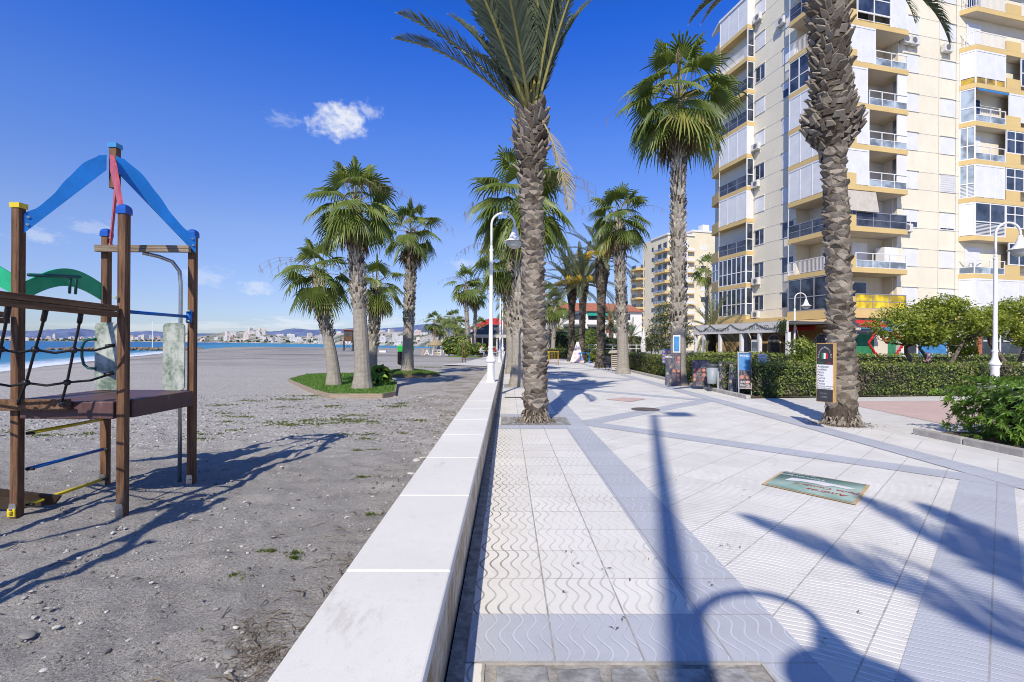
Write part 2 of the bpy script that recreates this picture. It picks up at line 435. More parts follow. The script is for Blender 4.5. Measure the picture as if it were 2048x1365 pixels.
# building
def plaster(name,col,seams=True,streak=.25):
    m,t=mat(name); v=t.obj(); a=t.noise(v,.35,5,.7); b=t.noise(t.vscale(v,(1,1,.10)),1.6,6,.75); f=t.noise(v,60,3,.8)
    c=t.mix(a.ramp(.3,.7),[q*.93 for q in col],[min(1,q*1.04) for q in col]); c=t.mix(b.ramp(.56,.76,0,streak),c,[col[0]*.62,col[1]*.60,col[2]*.56])
    t.out(c,.85,t.bump(f+a,.25,.01),spec=.2); return m
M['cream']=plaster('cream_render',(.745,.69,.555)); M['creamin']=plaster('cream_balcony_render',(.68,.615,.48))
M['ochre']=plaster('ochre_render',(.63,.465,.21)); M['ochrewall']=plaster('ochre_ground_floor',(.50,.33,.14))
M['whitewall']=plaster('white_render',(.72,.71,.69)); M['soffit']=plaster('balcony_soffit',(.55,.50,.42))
def shutter_mat():
    m,t=mat('white_roller_shutter'); v=t.obj(); x,y,z=t.sep(v); s=((z*16.0).fract()-.5).abs().ramp(.38,.5)
    n=t.noise(v,1.3,4)
    c=t.mix(s*.45,t.mix(n.ramp(.3,.7),(.68,.69,.70),(.77,.77,.77)),(.42,.43,.46)); t.out(c,.5,t.bump(s*-1.0,.4,.01)); return m
M['shutter']=shutter_mat()
M['frame']=plain('white_window_frame',(.76,.76,.76),.4,.06,4,0)
M['greyframe']=plain('grey_aluminium',(.34,.35,.37),.4,.1,4,0,metal=.3)
def glass(name,col,rough=.06):
    m,t=mat(name); v=t.obj(); n=t.noise(v,.9,2); c=t.mix(n.ramp(.35,.65),[q*.5 for q in col],[min(1,q*1.5) for q in col]); t.out(c,rough,None,spec=.8); return m
M['glass']=glass('dark_window_glass',(.045,.058,.085))
M['railglass']=glass('pale_rail_glass',(.28,.33,.37),.12)
M['darkrail']=glass('smoked_rail_glass',(.055,.06,.075),.1)
M['amber']=glass('amber_rail_glass',(.42,.27,.01),.15)
M['yellowglass']=glass('yellow_rail_glass',(.70,.48,.01),.15)
M['acwhite']=plain('ac_casing',(.66,.65,.62),.5,.1,5,0); M['acfan']=plain('ac_fan_grille',(.16,.16,.17),.6,.1,8,0)
M['canvas']=plain('beige_canvas',(.50,.46,.40),.8,.12,3,.2); M['blueawning']=plain('blue_awning_cloth',(.03,.17,.42),.8,.12,3,.2)
M['redawning']=plain('red_awning_cloth',(.48,.025,.03),.8,.12,3,.2); M['greenawning']=plain('green_awning_cloth',(.015,.26,.20),.8,.12,3,.2)
M['redroof']=plain('terracotta_roof',(.40,.15,.085),.85,.25,3,.4); M['greyroof']=plain('grey_slate_roof',(.10,.10,.105),.8,.25,3,.4)
M['red']=plain('red_fabric_flowers',(.52,.015,.015),.7,.25,30,.5); M['flag_red']=plain('flag_red',(.48,.02,.03),.6,.05,4,0); M['flag_green']=plain('flag_green',(.02,.22,.09),.6,.05,4,0)
M['mural']=plain('green_mural_paint',(.03,.22,.095),.8,.3,2,.1); M['bluesign']=plain('blue_shop_sign',(.06,.24,.52),.5,.25,2,0)
M['signdark']=plain('charcoal_sign_panel',(.040,.040,.045),.45,.1,4,0); M['signwhite']=plain('white_sign_panel',(.72,.72,.74),.5,.05,4,0)
M['pine']=plain('orange_pine_frame',(.56,.34,.12),.6,.2,6,.1); M['textdark']=plain('black_lettering',(.02,.02,.022),.6,.05,4,0)
M['bingrey']=plain('grey_bin_plastic',(.30,.34,.37),.45,.12,4,.05,dirt=(.22,.24,.26)); M['bindark']=plain('dark_bin_rim',(.06,.065,.08),.5,.1,4,0)
M['binbrown']=wood_mat('brown_bin_slats',(.10,.045,.028),(.20,.10,.065)); M['dumpster']=plain('bright_green_plastic',(.03,.48,.06),.45,.1,4,0)
M['bluepaint']=plain('bright_blue_paint',(.02,.20,.56),.45,.15,5,.05); M['orange']=plain('orange_barrier_paint',(.62,.33,.04),.5,.15,5,.05)
M['pinkprint']=plain('pink_poster',(.70,.42,.48),.6,.5,7,0); M['photos']=None
M['denim']=plain('pale_blue_jeans',(.30,.36,.48),.85,.2,20,.3); M['jacket']=plain('navy_blue_jacket',(.02,.03,.16),.8,.2,15,.3)
M['skin']=plain('skin',(.46,.27,.19),.5,.08,10,0); M['hair']=plain('dark_hair',(.03,.022,.018),.6,.2,30,.3); M['shoe']=plain('dark_shoe',(.03,.03,.035),.6,.1,10,0)
M['redshirt']=plain('red_shirt',(.42,.04,.03),.85,.15,15,.2); M['whiteshirt']=plain('white_shirt',(.65,.65,.66),.85,.1,15,.2)
M['thatch']=leafmat('straw_thatch',(.20,.15,.085),(.46,.37,.23),rough=.9,tl=.05)
M['tan']=plain('tan_letter_paint',(.56,.40,.22),.6,.1,4,0); M['iron']=plain('black_cast_iron',(.025,.025,.028),.5,.2,10,.2); M['darkwood']=plain('dark_wood',(.05,.032,.02),.6,.3,8,.2)
M['rock']=plain('brown_rock',(.24,.185,.13),.9,.45,1.2,1.0,4,bd=.2,dirt=(.12,.10,.08)); M['pebble']=None
def pebble():
    m,t=mat('beach_pebbles'); s=t.attr(); n=t.noise(t.obj(),25,4); c=t.mix(s,(.10,.10,.105),(.62,.60,.57)); c=t.mix(n.ramp(.5,.7,0,.3),c,(.16,.14,.12)); t.out(c,.75,t.bump(n,.2,.003),spec=.3); return m
M['pebble']=pebble()
def photos(name,bg,cols,sc,thr=.5):
    """printed board: patches of picture colours over a background"""
    m,t=mat(name); v=t.obj(); x,y,z=t.sep(v)
    p=t.comb((x*sc).floor(),0.0,(z*sc).floor()); w=t.white(p)
    fx=((x*sc).fract()-.5).abs(); fz=((z*sc).fract()-.5).abs()
    inside=(fx.lt(.38))*(fz.lt(.34))*w.gt(thr); n=t.noise(v,sc*4,4,.7)
    c=t.mix(n.ramp(.35,.65),cols[0],cols[1]); c=t.mix(w.ramp(.6,.95),c,cols[2]); c=t.mix(inside,bg,c); t.out(c,.45); return m
M['foodboard']=photos('printed_food_board',(.05,.10,.42),((.55,.20,.07),(.60,.50,.36),(.42,.07,.05)),6.5,.12)
def menu_mat(name,bg,pics,thr,sc):
    """dark board with rows of small pale lettering strokes and a few round dishes"""
    m,t=mat(name); v=t.obj(); x,y,z=t.sep(v)
    rows=(z*27.0).fract().lt(.42); word=t.noise(t.comb(x*38.0,0.0,(z*27.0).floor()*3.7),1,1,.5).gt(.50)
    col=t.noise(t.comb((x*5.0).floor()*9.1,0.0,(z*4.5).floor()*7.3),1,0).gt(.44)
    c=t.mix(rows*word*col*.75,bg,(.46,.45,.46))
    fx=(x*sc).fract()-.5; fz=(z*sc).fract()-.5; r=(fx*fx+fz*fz).sqrt(); w=t.white(t.comb((x*sc).floor(),3.0,(z*sc).floor()))
    dish=r.ramp(.42,.34)*w.gt(thr); n=t.noise(v,60,4,.7)
    d=t.mix(n.ramp(.35,.65),pics[0],pics[1]); d=t.mix(r.ramp(.26,.36),d,pics[2])
    t.out(t.mix(dish,c,d),.4); return m
M['menuboard']=menu_mat('printed_menu_board',(.026,.030,.058),((.30,.12,.05),(.42,.34,.20),(.36,.35,.36)),.70,7.5)
M['menured']=menu_mat('printed_menu_board_red',(.040,.026,.038),((.34,.09,.05),(.46,.30,.20),(.40,.10,.09)),.55,6.0)
M['icepyramid']=photos('printed_price_pyramid',(.72,.62,.64),((.60,.30,.36),(.70,.55,.42),(.35,.25,.45)),3.2,.3)
def cover():
    m,t=mat('cast_manhole_cover'); v=t.obj(); c=t.voro(v,28); n=t.noise(v,6,4)
    t.out(t.mix(n.ramp(.3,.7),(.10,.085,.075),(.20,.17,.15)),.6,t.bump(c,.6,.01),metal=.3); return m
M['cover']=cover()
M['hill']=None
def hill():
    m,t=mat('hazy_blue_hills'); p=t.pos(); n=t.noise(p,.0022,8,.7); n2=t.noise(p,.012,5,.75)  # distance haze is mixed into the blue base colour
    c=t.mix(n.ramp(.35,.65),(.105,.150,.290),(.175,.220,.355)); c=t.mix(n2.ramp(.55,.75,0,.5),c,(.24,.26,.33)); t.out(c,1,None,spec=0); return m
M['hill']=hill()
def coastland():
    m,t=mat('coastal_land'); p=t.pos(); n=t.noise(p,.02,6,.75); n2=t.noise(p,.06,4)
    c=t.mix(n.ramp(.42,.58),(.15,.17,.14),(.46,.43,.40)); c=t.mix(n2.ramp(.55,.7,0,.7),c,(.10,.12,.10)); t.out(c,1,None,spec=0); return m
M['coastland']=coastland()
M['town1']=plaster('far_white_render',(.58,.565,.555)); M['cream2']=plaster('warm_cream_render',(.74,.665,.49)); M['town2']=plaster('far_cream_render',(.66,.58,.50)); M['town3']=plaster('far_pink_render',(.60,.44,.38))
M['townwin']=plain('far_window_bands',(.28,.30,.36),.6,.2,.1,0); M['farland']=plain('pale_far_ground',(.36,.34,.31),.9,.2,.2,.2)
# ------------------------------------------------------------------ setting: ground, pavement, sea
def sheet(name,poly,z,m,label=None):
    b=MB(); b.add([(x,y,z) for x,y in poly],[tuple(range(len(poly)))]); o=b.build(name,m,fix=False)
    return tag(o,kind='structure')
def rect(x0,x1,y0,y1): return [(x0,y0),(x1,y0),(x1,y1),(x0,y1)]
sheet('ground',rect(-.28,3000,-14,6000),-.006,M['farland'])
sheet('pavement',rect(-.28,60,-14,70),0.0,M['side'])
sheet('pavement_edge_strip',rect(-.28,-.20,-14,120),.004,M['grout'])
sheet('pavement_wavy_strip',rect(-.20,1.12,-14,120),.004,M['strip'])
sheet('pavement_blue_border',rect(1.12,1.57,-14,120),.004,M['bluestrip'])
sheet('pavement_panel',rect(1.57,7.02,-14,120),.004,M['panel'])
sheet('pavement_blue_border',rect(5.75,6.20,-14,120),.012,M['bluestrip'])
PIT0=2.477; STEP=8.15
pits=[(1.25,2.477),(9.78,10.82),(18.1,19.15),(26.2,27.25),(34.3,35.35),(42.5,43.5),(50.6,51.6)]
for a,b_ in pits:
    sheet('pavement_cross_row',rect(-.20,1.12,b_+.02,b_+.46),.008,M['bluestrip'])
    sheet('pavement_cross_row',rect(-.20,1.12,a-.46,a-.02),.008,M['bluestrip'])
w=.23*1.414
YL=10.05
for k in range(-2,9):
    y0=YL+8.3*k; A=4.18
    sheet('pavement_diagonal_band',[(1.57,y0-w),(5.75,y0+A-w),(5.75,y0+A+w),(1.57,y0+w)],.008,M['blueband'])
    sheet('pavement_diagonal_band',[(1.57,y0-w),(1.57,y0+w),(5.75,y0-A+w),(5.75,y0-A-w)],.0095,M['blueband'])
sheet('pavement_pink_square',[(8.9,10.0),(14.5,10.9),(14.2,14.6),(9.3,14.1)],.006,M['pink'])
for a,b_ in pits[1:]:
    sheet('tree_pit',rect(-.12,1.27,a,b_),.010,M['cobble'])
# nearest pit: granite setts in grout inside a steel edge
sheet('tree_pit',rect(-.10,1.27,1.0,2.477),.008,M['grout'])
b=MB(); rr=random.Random(5)
y=2.45
for row in range(6):
    h=.19+rr.uniform(-.015,.02); x=-.07
    while x<1.2:
        wd=min(.26+rr.uniform(-.05,.06),1.24-x)
        if wd>.1:
            z=.016+rr.uniform(0,.008); j=lambda:rr.uniform(-.012,.012)
            q=[(x+.02+j(),y-h+.02+j()),(x+wd-.02+j(),y-h+.02+j()),(x+wd-.02+j(),y-.015+j()),(x+.02+j(),y-.015+j())]
            b.prism([(p[0],p[1],.0) for p in q],(0,0,z),sh=rr.random())
        x+=wd
    y-=h
o=b.build('pavement_setts',M['cobble'],bevel=.01); tag(o,kind='structure')
b=MB(); b.box(-.105,1.275,2.475,2.490,0,.018); b.box(-.115,-.100,1.0,2.49,0,.0175); b.box(1.270,1.285,1.0,2.49,0,.0175)
tag(b.build('pavement_pit_edging',M['curb']),kind='structure')
# kerbs along the planted beds
b=MB()
for y0 in [14.6+i*1.02 for i in range(36)]: b.box(7.02,7.16,y0,y0+1.0,0,.115)
for i in range(8): b.bar((7.42+.04*i,9.0-.95*i-.01,.05),(7.46+.04*i,8.06-.95*i,.05),.14,.12)
tag(b.build('kerb',M['curb'],bevel=.015),kind='structure')
sheet('garden_soil',[(7.16,14.75),(26,17.6),(26,30),(60,30),(60,60),(7.16,60)],.03,M['soil'])
sheet('garden_soil',[(7.5,9.0),(14,9.4),(14,-6),(7.8,-6)],.03,M['soil'])
sheet('road',rect(7.6,26,60,120),.002,M['side'])

# beach
def shoreline(y): return -24-.48*y
def hsand(x,y):
    v=Vector((x,y,0))
    h=.0
    d=x-shoreline(y)
    if y>-6:
        h-=1.25*max(0.0,min(1.0,(16-d)/16))**1.4 if d<16 else 0
        if d<0: h-=min(4,-d*.10)
    far=max(0,min(1,(y-150)/24)); h-=2.0*far*far
    if y>40: h+=.10*math.exp(-((d-22)/7)**2)*min(1,(y-40)/20)
    amp=max(0,min(1,(y-12)/20))
    h+=noise.noise(v*.16)*.10*amp+ noise.noise(v*.5)*.03*min(1,.3+amp)
    if y<16 and x>-14:
        h+=noise.noise(v*2.2)*.030+noise.noise(v*6.5)*.022+noise.noise(v*13)*.012
    if x>-.95: h-=.05*(x+.95)/.2
    return h
xs=[-.74]
st=.055
while xs[-1]>-420:
    if xs[-1]<-6.5: st*=1.07
    xs.append(xs[-1]-st)
ys=[-14.0]; st=.7
while ys[-1]<200:
    y=ys[-1]
    if y<0: st=.5
    elif y<11: st=.06
    else: st=min(st*1.05,4)
    ys.append(y+st)
nx=len(xs)
vs=[[x,y,hsand(x,y)] for y in ys for x in xs]
import bisect
rr=random.Random(21); nxs=[-x for x in xs]
def dent(cx,cy,a,rx,ry,dp_):
    R_=max(rx,ry)*1.9; i0=bisect.bisect_left(nxs,-(cx+R_)); i1=bisect.bisect_right(nxs,-(cx-R_)); j0=bisect.bisect_left(ys,cy-R_); j1=bisect.bisect_right(ys,cy+R_); ca,sa=math.cos(a),math.sin(a)
    for j in range(j0,j1):
        for i in range(i0,i1):
            dx,dy=xs[i]-cx,ys[j]-cy; u=(dx*ca+dy*sa)/rx; v=(dy*ca-dx*sa)/ry; q=u*u+v*v
            if q<3.6: vs[j*nx+i][2]+=dp_*(-math.exp(-q*1.6)+.45*math.exp(-(q-1.9)**2*1.5))
for walk in range(9):      # lines of footprints
    x,y=rr.uniform(-7,-1.5),rr.uniform(1.5,9); a=rr.uniform(0,6.28)
    for k in range(16):
        x+=.62*math.cos(a); y+=.62*math.sin(a); a+=rr.uniform(-.12,.12); s=.09*(1 if k%2 else -1)
        if x<-1.15 and 0<y<11: dent(x-s*math.sin(a),y+s*math.cos(a),a,.15,.065,rr.uniform(.012,.026))
for k in range(260):
    x,y=rr.uniform(-8,-1.1),rr.uniform(1,11); dent(x,y,rr.uniform(0,3),rr.uniform(.10,.28),rr.uniform(.06,.16),rr.uniform(.006,.02))
for off in (0,.17,.62):      # tyre like tracks running up the beach
    for k in range(60): dent(-4.6+off+k*.075,1.2+k*.085-off*.2,R(48),.12,.035,.010)
fs=[(j*nx+i,j*nx+i+1,(j+1)*nx+i+1,(j+1)*nx+i) for j in range(len(ys)-1) for i in range(nx-1)]
b=MB(); b.v=vs; b.f=[tuple(reversed(f)) for f in fs]; b.mi=[0]*len(fs); b.sh=[.5]*len(fs)
tag(b.build('beach_sand',M['sand'],smooth=True,fix=False),kind='structure')
sheet('sea',rect(-9000,-.5,-600,9000),-1.2,M['sea'])

# pebbles scattered over the near sand: one uncountable mass
ico=bmesh.new(); bmesh.ops.create_icosphere(ico,subdivisions=1,radius=1); IV=[v.co.copy() for v in ico.verts]; IF=[tuple(v.index for v in f.verts) for f in ico.faces]; ico.free()
def stone(b,x,y,z,s,rr,flat=.55,sh=.5,m=0):
    a=rr.uniform(0,6.28); sx=s*rr.uniform(.7,1.4); sy=s*rr.uniform(.6,1.0); sz=s*flat*rr.uniform(.6,1.1); ca,sa=math.cos(a),math.sin(a)
    vs=[]
    for v in IV:
        k=1+rr.uniform(-.12,.12); X=v.x*sx*k; Y=v.y*sy*k
        vs.append((x+X*ca-Y*sa,y+X*sa+Y*ca,z+v.z*sz*k))
    b.add(vs,IF,m,sh)
b=MB(); rr=random.Random(3)
for i in range(26000):
    t=rr.random()
    y=1.5+13.6*t**1.7; x=-.85-rr.random()*min(10,3.5+y*.9)
    if x<-1.15*y-1: continue
    dens=noise.noise(Vector((x*.5,y*.5,7)))
    if y<7.5 and rr.random()>.62+dens*.9: continue
    s=.0028+.011*rr.random()**5*(1.7 if y<8 else 2.2)+(.006 if y>8 else 0)
    stone(b,x,y,hsand(x,y)+s*.25,s,rr,sh=rr.random()**1.3)
tag(b.build('gravel',M['pebble'],fix=False),'small pale and grey pebbles strewn over the dark beach sand','gravel',kind='stuff')
# single larger stones
spots=[(600,1293,.075,.25,'flat grey stone near the low white wall in the lower foreground'),(462,1305,.065,.22,'smooth grey stone lying left of the dry twigs'),(56,1271,.055,.25,'grey rounded stone at the lower left of the beach'),
 (88,1340,.025,.9,'pale chalky stone at the bottom left edge of the beach'),(630,1120,.035,.22,'small blue grey stone halfway along the near sand'),(332,1204,.035,.3,'dark grey stone below the timber play posts'),
 (834,925,.09,.75,'broken pale stone against the wall coping, beside smaller chips'),(845,915,.06,.95,'white stone chip touching the wall coping'),(822,945,.055,.9,'lone white stone just left of the wall coping'),(215,1005,.05,.8,'pale flat stone beside the front timber post of the tower'),(196,1010,.05,.3,'blue grey stone between the two front posts')]
for px,py,s,sh,lab in spots:
    p=at(px,py); bb=MB(); stone(bb,0,0,0,s,random.Random(px),flat=.38,sh=sh)
    o=bb.build('stone',M['pebble'],smooth=True,loc=(p.x,p.y,hsand(p.x,p.y)+s*.12)); tag(o,lab,'stone','larger stones on the sand')
    md=o.modifiers.new('s','SUBSURF'); md.levels=2; md.render_levels=2
# weeds and dry twigs
def tuft(b,x,y,z,r,n,h,rr,wd=.012):
    for i in range(n):
        a=rr.uniform(0,6.28); q=r*rr.random()**.5; bx,by=x+q*math.cos(a),y+q*math.sin(a); a2=rr.uniform(0,6.28)
        hh=h*rr.uniform(.5,1.2); dx,dy=math.cos(a2)*hh*.7,math.sin(a2)*hh*.7; wx,wy=-math.sin(a2)*wd,math.cos(a2)*wd
        b.add([(bx-wx,by-wy,z),(bx+wx,by+wy,z),(bx+dx*.6+wx*.7,by+dy*.6+wy*.7,z+hh*.8),(bx+dx,by+dy,z+hh)],[(0,1,2,3)],0,rr.random())
b=MB(); rr=random.Random(8)
for px,py,r in [(500,803,.5),(585,800,.9),(620,793,.9),(560,815,.5),(640,850,.6),(690,842,1.0),(720,846,.8),(660,815,.7),(790,815,.8),(800,808,.5),(700,832,.7),(610,843,.6),(585,851,.6),(560,850,.5),(480,835,.6),(455,828,.5),(400,870,.4),(405,879,.3),(740,870,.3),(735,878,.3),(470,862,.3),(540,845,.4),(690,870,.3),(835,842,.4),(805,868,.25),(715,902,.12),(741,1028,.12),(590,1108,.07),(588,1116,.06),(472,1150,.12),(525,1106,.06),(543,1107,.06),(408,1271,.06),(455,845,.3),(90,872,.4),(165,870,.4),(30,863,.4),(868,697,2.2),(860,735,1.5),(440,812,.6),(745,900,.15),(725,955,.1)]:
    p=at(px,py); n=int(40+r*r*170)
    for i in range(n):
        a=rr.uniform(0,6.28); q=r*abs(rr.gauss(0,.42)); x=p.x+q*math.cos(a)*1.3; y=p.y+q*math.sin(a)*.55
        if x>-.95: continue
        tuft(b,x,y,hsand(x,y),.02,2,.015+.015*min(r,1),rr,.006 if py>1000 else .012)
tag(b.build('beach_grass',M['weed'],fix=False),'low green weeds creeping over the gravel','grass',kind='stuff')
b=MB(); rr=random.Random(9)
for i in range(240):
    y=1.7+rr.random()**2*9; x=-.98-abs(rr.gauss(0,.20+.03*y)) if rr.random()<.86 else -1.2-rr.random()*3
    a=rr.uniform(0,6.28); L=rr.uniform(.03,.16); z=hsand(x,y)+.008
    pts=[(x,y,z)]
    for k in range(3):
        a+=rr.uniform(-.6,.6); x+=L/3*math.cos(a); y+=L/3*math.sin(a); pts.append((x,y,z+rr.uniform(0,.02)))
    if max(p[0] for p in pts)>-.83: continue
    b.tube(pts,.0022+.0018*rr.random(),4,sh=rr.random())
for k in range(150):   # heap of dry stalks by the coping in the foreground
    p=at(510+rr.gauss(0,34),1300+rr.gauss(0,40)); 
    if p.x>-.86: continue
    a=rr.uniform(0,6.28); L=rr.uniform(.02,.09); z=hsand(p.x,p.y)+.006
    b.tube([(p.x,p.y,z),(p.x+L*.5*math.cos(a),p.y+L*.5*math.sin(a),z+rr.uniform(0,.03)),(p.x+L*math.cos(a+.4),p.y+L*math.sin(a+.4),z+rr.uniform(0,.015))],.0018,3,sh=rr.random())
tag(b.build('dry_twigs',M['hedgedry'],fix=False),'brown dry twigs and stalks littering the sand by the wall','twigs',kind='stuff')
# fallen leaf scraps on the paving
b=MB(); rr=random.Random(12)
for px,py in [(1055,955),(1140,1109),(1150,1133),(1255,1160),(1210,1140),(1130,1185),(1302,1120),(1420,1170),(1475,1100),(1440,1095),(1459,1095),(1485,985),(1500,1000),(1080,880),(1245,1245),(1640,1290),(1725,1230),(1790,1090),(1556,925),(1590,905),(1860,970),(1700,950),(1180,900),(1230,1265),(1350,960)]:
    for k in range(2):
        p=at(px+rr.gauss(0,6),py+rr.gauss(0,4)); a=rr.uniform(0,6.28); l=rr.uniform(.008,.028); w_=.005; ca,sa=math.cos(a),math.sin(a)
        b.add([(p.x-l*ca,p.y-l*sa,.014),(p.x+w_*sa,p.y-w_*ca,.02),(p.x+l*ca,p.y+l*sa,.016),(p.x-w_*sa,p.y+w_*ca,.022)],[(0,1,2,3)],0,rr.random()*.5)
tag(b.build('leaf_litter',M['hedgedry'],fix=False),'dark dry leaf scraps scattered on the white paving','leaf litter',kind='stuff')

# ------------------------------------------------------------------ low sea wall
wall=empty('low_wall',(-.545,0,0),label='long low rendered wall with smooth white coping between beach and promenade',cat='wall')
b=MB(); b.box(-.225,.256,-14,110,0,.385)
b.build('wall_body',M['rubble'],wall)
b=MB(); y=-13.72
while y<112:
    b.box(-.265,.265,y+.003,y+1.25-.003,.387,.449); y+=1.25
o=b.build('coping',M['coping'],wall,bevel=.010)
b=MB(); b.box(-.255,.255,-13.7,110,.386,.440); b.build('coping_joints',M['curb'],wall)

# ------------------------------------------------------------------ street lamps
def make_lamp():
    r=empty('street_lamp')
    b=MB()
    b.lathe([(.135,0),(.135,.03),(.118,.05),(.108,.50),(.125,.53),(.125,.56),(.11,.575),(.155,.60),(.165,.64),(.13,.67),(.105,.74),(.078,.82),(.070,.95),(.072,1.0),(.088,1.01),(.088,1.04),(.068,1.05),(.058,1.6),(.052,3.88),(.062,3.89),(.062,3.95),(.052,3.96)],24)
    b.build('pole',M['whitepaint'],r,smooth=True).modifiers.new('e','EDGE_SPLIT').split_angle=R(35)
    b=MB(); pts=[(0,0,3.96),(0,0,4.3),(0,0,4.66)]
    for i in range(1,17):
        a=math.pi*i/16; pts.append((.345-.345*math.cos(a),0,4.68+.345*math.sin(a)))
    pts.append((.69,0,4.60))
    b.tube(pts,.034,12); b.lathe([(.045,3.955),(.045,4.03),(.036,4.05)],14)
    b.build('arm',M['whitepaint'],r,smooth=True)
    b=MB(); b.lathe([(.036,4.62),(.06,4.61),(.06,4.55),(.085,4.54),(.085,4.50),(.115,4.43),(.15,4.33),(.20,4.25),(.30,4.195),(.32,4.18),(.315,4.17),(.20,4.20)],28,(.69,0,0),cap=False)
    b.build('lamp_shade',M['whitepaint'],r,smooth=True)
    b=MB(); b.lathe([(.235,4.195),(.235,4.15),(.215,4.08),(.165,4.015),(.09,3.975),(.01,3.965)],24,(.69,0,0))
    b.build('lamp_glass',M['lampglass'],r,smooth=True)
    return r
lamp=make_lamp()
lamp.location=(-.49,14.9,.449); lamp['label']='white swan neck street lamp on the wall coping nearest the palms'; lamp['category']='street lamp'; lamp['group']='white street lamps'
copy_tree(lamp,(-.44,31.0,.449),0,'white swan neck street lamp second along the wall, half behind the first')
copy_tree(lamp,(-.44,47.0,.449),0,'farthest white swan neck street lamp on the wall')
copy_tree(lamp,(-.38,-2.55,.449),0,'white swan neck street lamp on the wall that throws its arched shadow on the paving')
p=dp(1990,700,15.6); copy_tree(lamp,(p.x,p.y,.42),R(-8),'white swan neck street lamp behind the big glossy bush at the right edge')
b=MB(); b.box(p.x-.3,p.x+.3,p.y-.3,p.y+.3,0,.42); tag(b.build('lamp_plinth',M['curb'],bevel=.02),'concrete plinth under the right hand lamp behind the bush','plinth')
p=at(1588,740); p=dp(1589,700,33.0); copy_tree(lamp,(p.x,p.y,0.0),R(-10),'small white street lamp in the garden before the restaurant')
p=dp(1303,700,36.0); sp_=empty('white_post',(p.x,p.y,0),0,'slim white post beside the grey green tree','post'); b=MB(); b.tube([(0,0,0),(0,0,3.2)],.05,8); b.build('pole',M['whitepaint'],sp_)
# tall mast behind the camera whose shadow crosses the paving
def mast():
    r=empty('light_mast',(-1.60,-6.6,0),label='tall pole with floodlights that throws the long straight shadow over the paving',cat='light mast')
    b=MB(); b.tube([(0,0,0),(0,0,6),(0,0,16.9)],[.12,.11,.075],16); b.build('pole',M['whitepaint'],r,smooth=True)
    b=MB(); b.bar((-.1,0,16.8),(.75,0,16.8),.07,.07); b.build('crossbar',M['whitepaint'],r)
    for x in (.6,):
        b=MB(); b.obox((x,.1,17.0),(.28,0,0),(0,.22,0),(0,0,.12)); b.build('floodlight',M['bindark'],r,bevel=.02)
mast()
# ------------------------------------------------------------------ playground tower
XL,XR,YN,YF=-4.46,-3.505,4.60,5.60
tower=empty('climbing_tower',(-4.03,5.1,0),label='timber play tower with blue arched roof boards, brown deck and rope net',cat='play tower')
O=Vector((-4.03,5.1,0))
def PB(b,name,m,par=None,**k):
    """build a part whose points were given in world space under the tower"""
    b.v=[tuple(Vector(v)-O) for v in b.v]; return b.build(name,m,par or tower,**k)
def post(x,y,z0,z1,capm,foot=True,w=.072,capstyle='round'):
    b=MB(); g=.005
    b.box(x-w/2,x+w/2,y-w/2,y+w/2,z0,z1)
    o=PB(b,'post',M['post'],bevel=.007)
    c=MB(); e=w/2+.008
    if capstyle=='flat':
        c.box(x-e,x+e,y-e,y+e,z1+.001,z1+.035); c.prism([(x-e,y-e,z1+.035),(x+e,y-e,z1+.035),(x+e,y+e,z1+.035),(x-e,y+e,z1+.035)],(0,0,.012))
    else:
        n=8
        c.box(x-e,x+e,y-e,y+e,z1-.02,z1+.022)
        for i in range(5):
            r0=e*math.cos(i*.28); r1=e*math.cos((i+1)*.28); za=z1+.022+.05*math.sin(i*.28); zb=z1+.022+.05*math.sin((i+1)*.28)
            c.add([(x-r0,y-r0,za),(x+r0,y-r0,za),(x+r0,y+r0,za),(x-r0,y+r0,za),(x-r1,y-r1,zb),(x+r1,y-r1,zb),(x+r1,y+r1,zb),(x-r1,y+r1,zb)],[(0,1,5,4),(1,2,6,5),(2,3,7,6),(3,0,4,7),(4,5,6,7)])
    k=PB(c,'post_cap',M[capm],o)
    if foot:
        f=MB(); f.prism([(x-.032,y-w/2-.004,.0),(x+.032,y-w/2-.004,.0),(x+.032,y-w/2-.004,.09),(x+.025,y-w/2-.004,.125),(x-.025,y-w/2-.004,.125),(x-.032,y-w/2-.004,.09)],(0,-.008,0)); f.lathe([(.016,0),(.016,.012)],10,(x,y-w/2-.02,.07))
        PB(f,'foot_plate',M['steel'],o)
    return o
post(XL,YN,-.1,2.80,'yellowcap',capstyle='flat'); post(XR,YN,-.1,2.775,'bluecap'); post(XL,YF,-.1,2.775,'bluecap'); post(XR,YF,-.1,2.775,'bluecap')
cx,cy=(XL+XR)/2,(YN+YF)/2
post(cx,cy,3.14,3.545,'lightbluecap',foot=False,capstyle='flat')
b=MB(); b.obox((XL+.0,YN-.05,.045),(.034,0,0),(0,.008,0),(0,0,.035)); b.lathe([(.02,0),(.02,.02),(.008,.028)],12,(XL,YN-.066,.04)); PB(b,'foot_cover',M['yellowcap'])
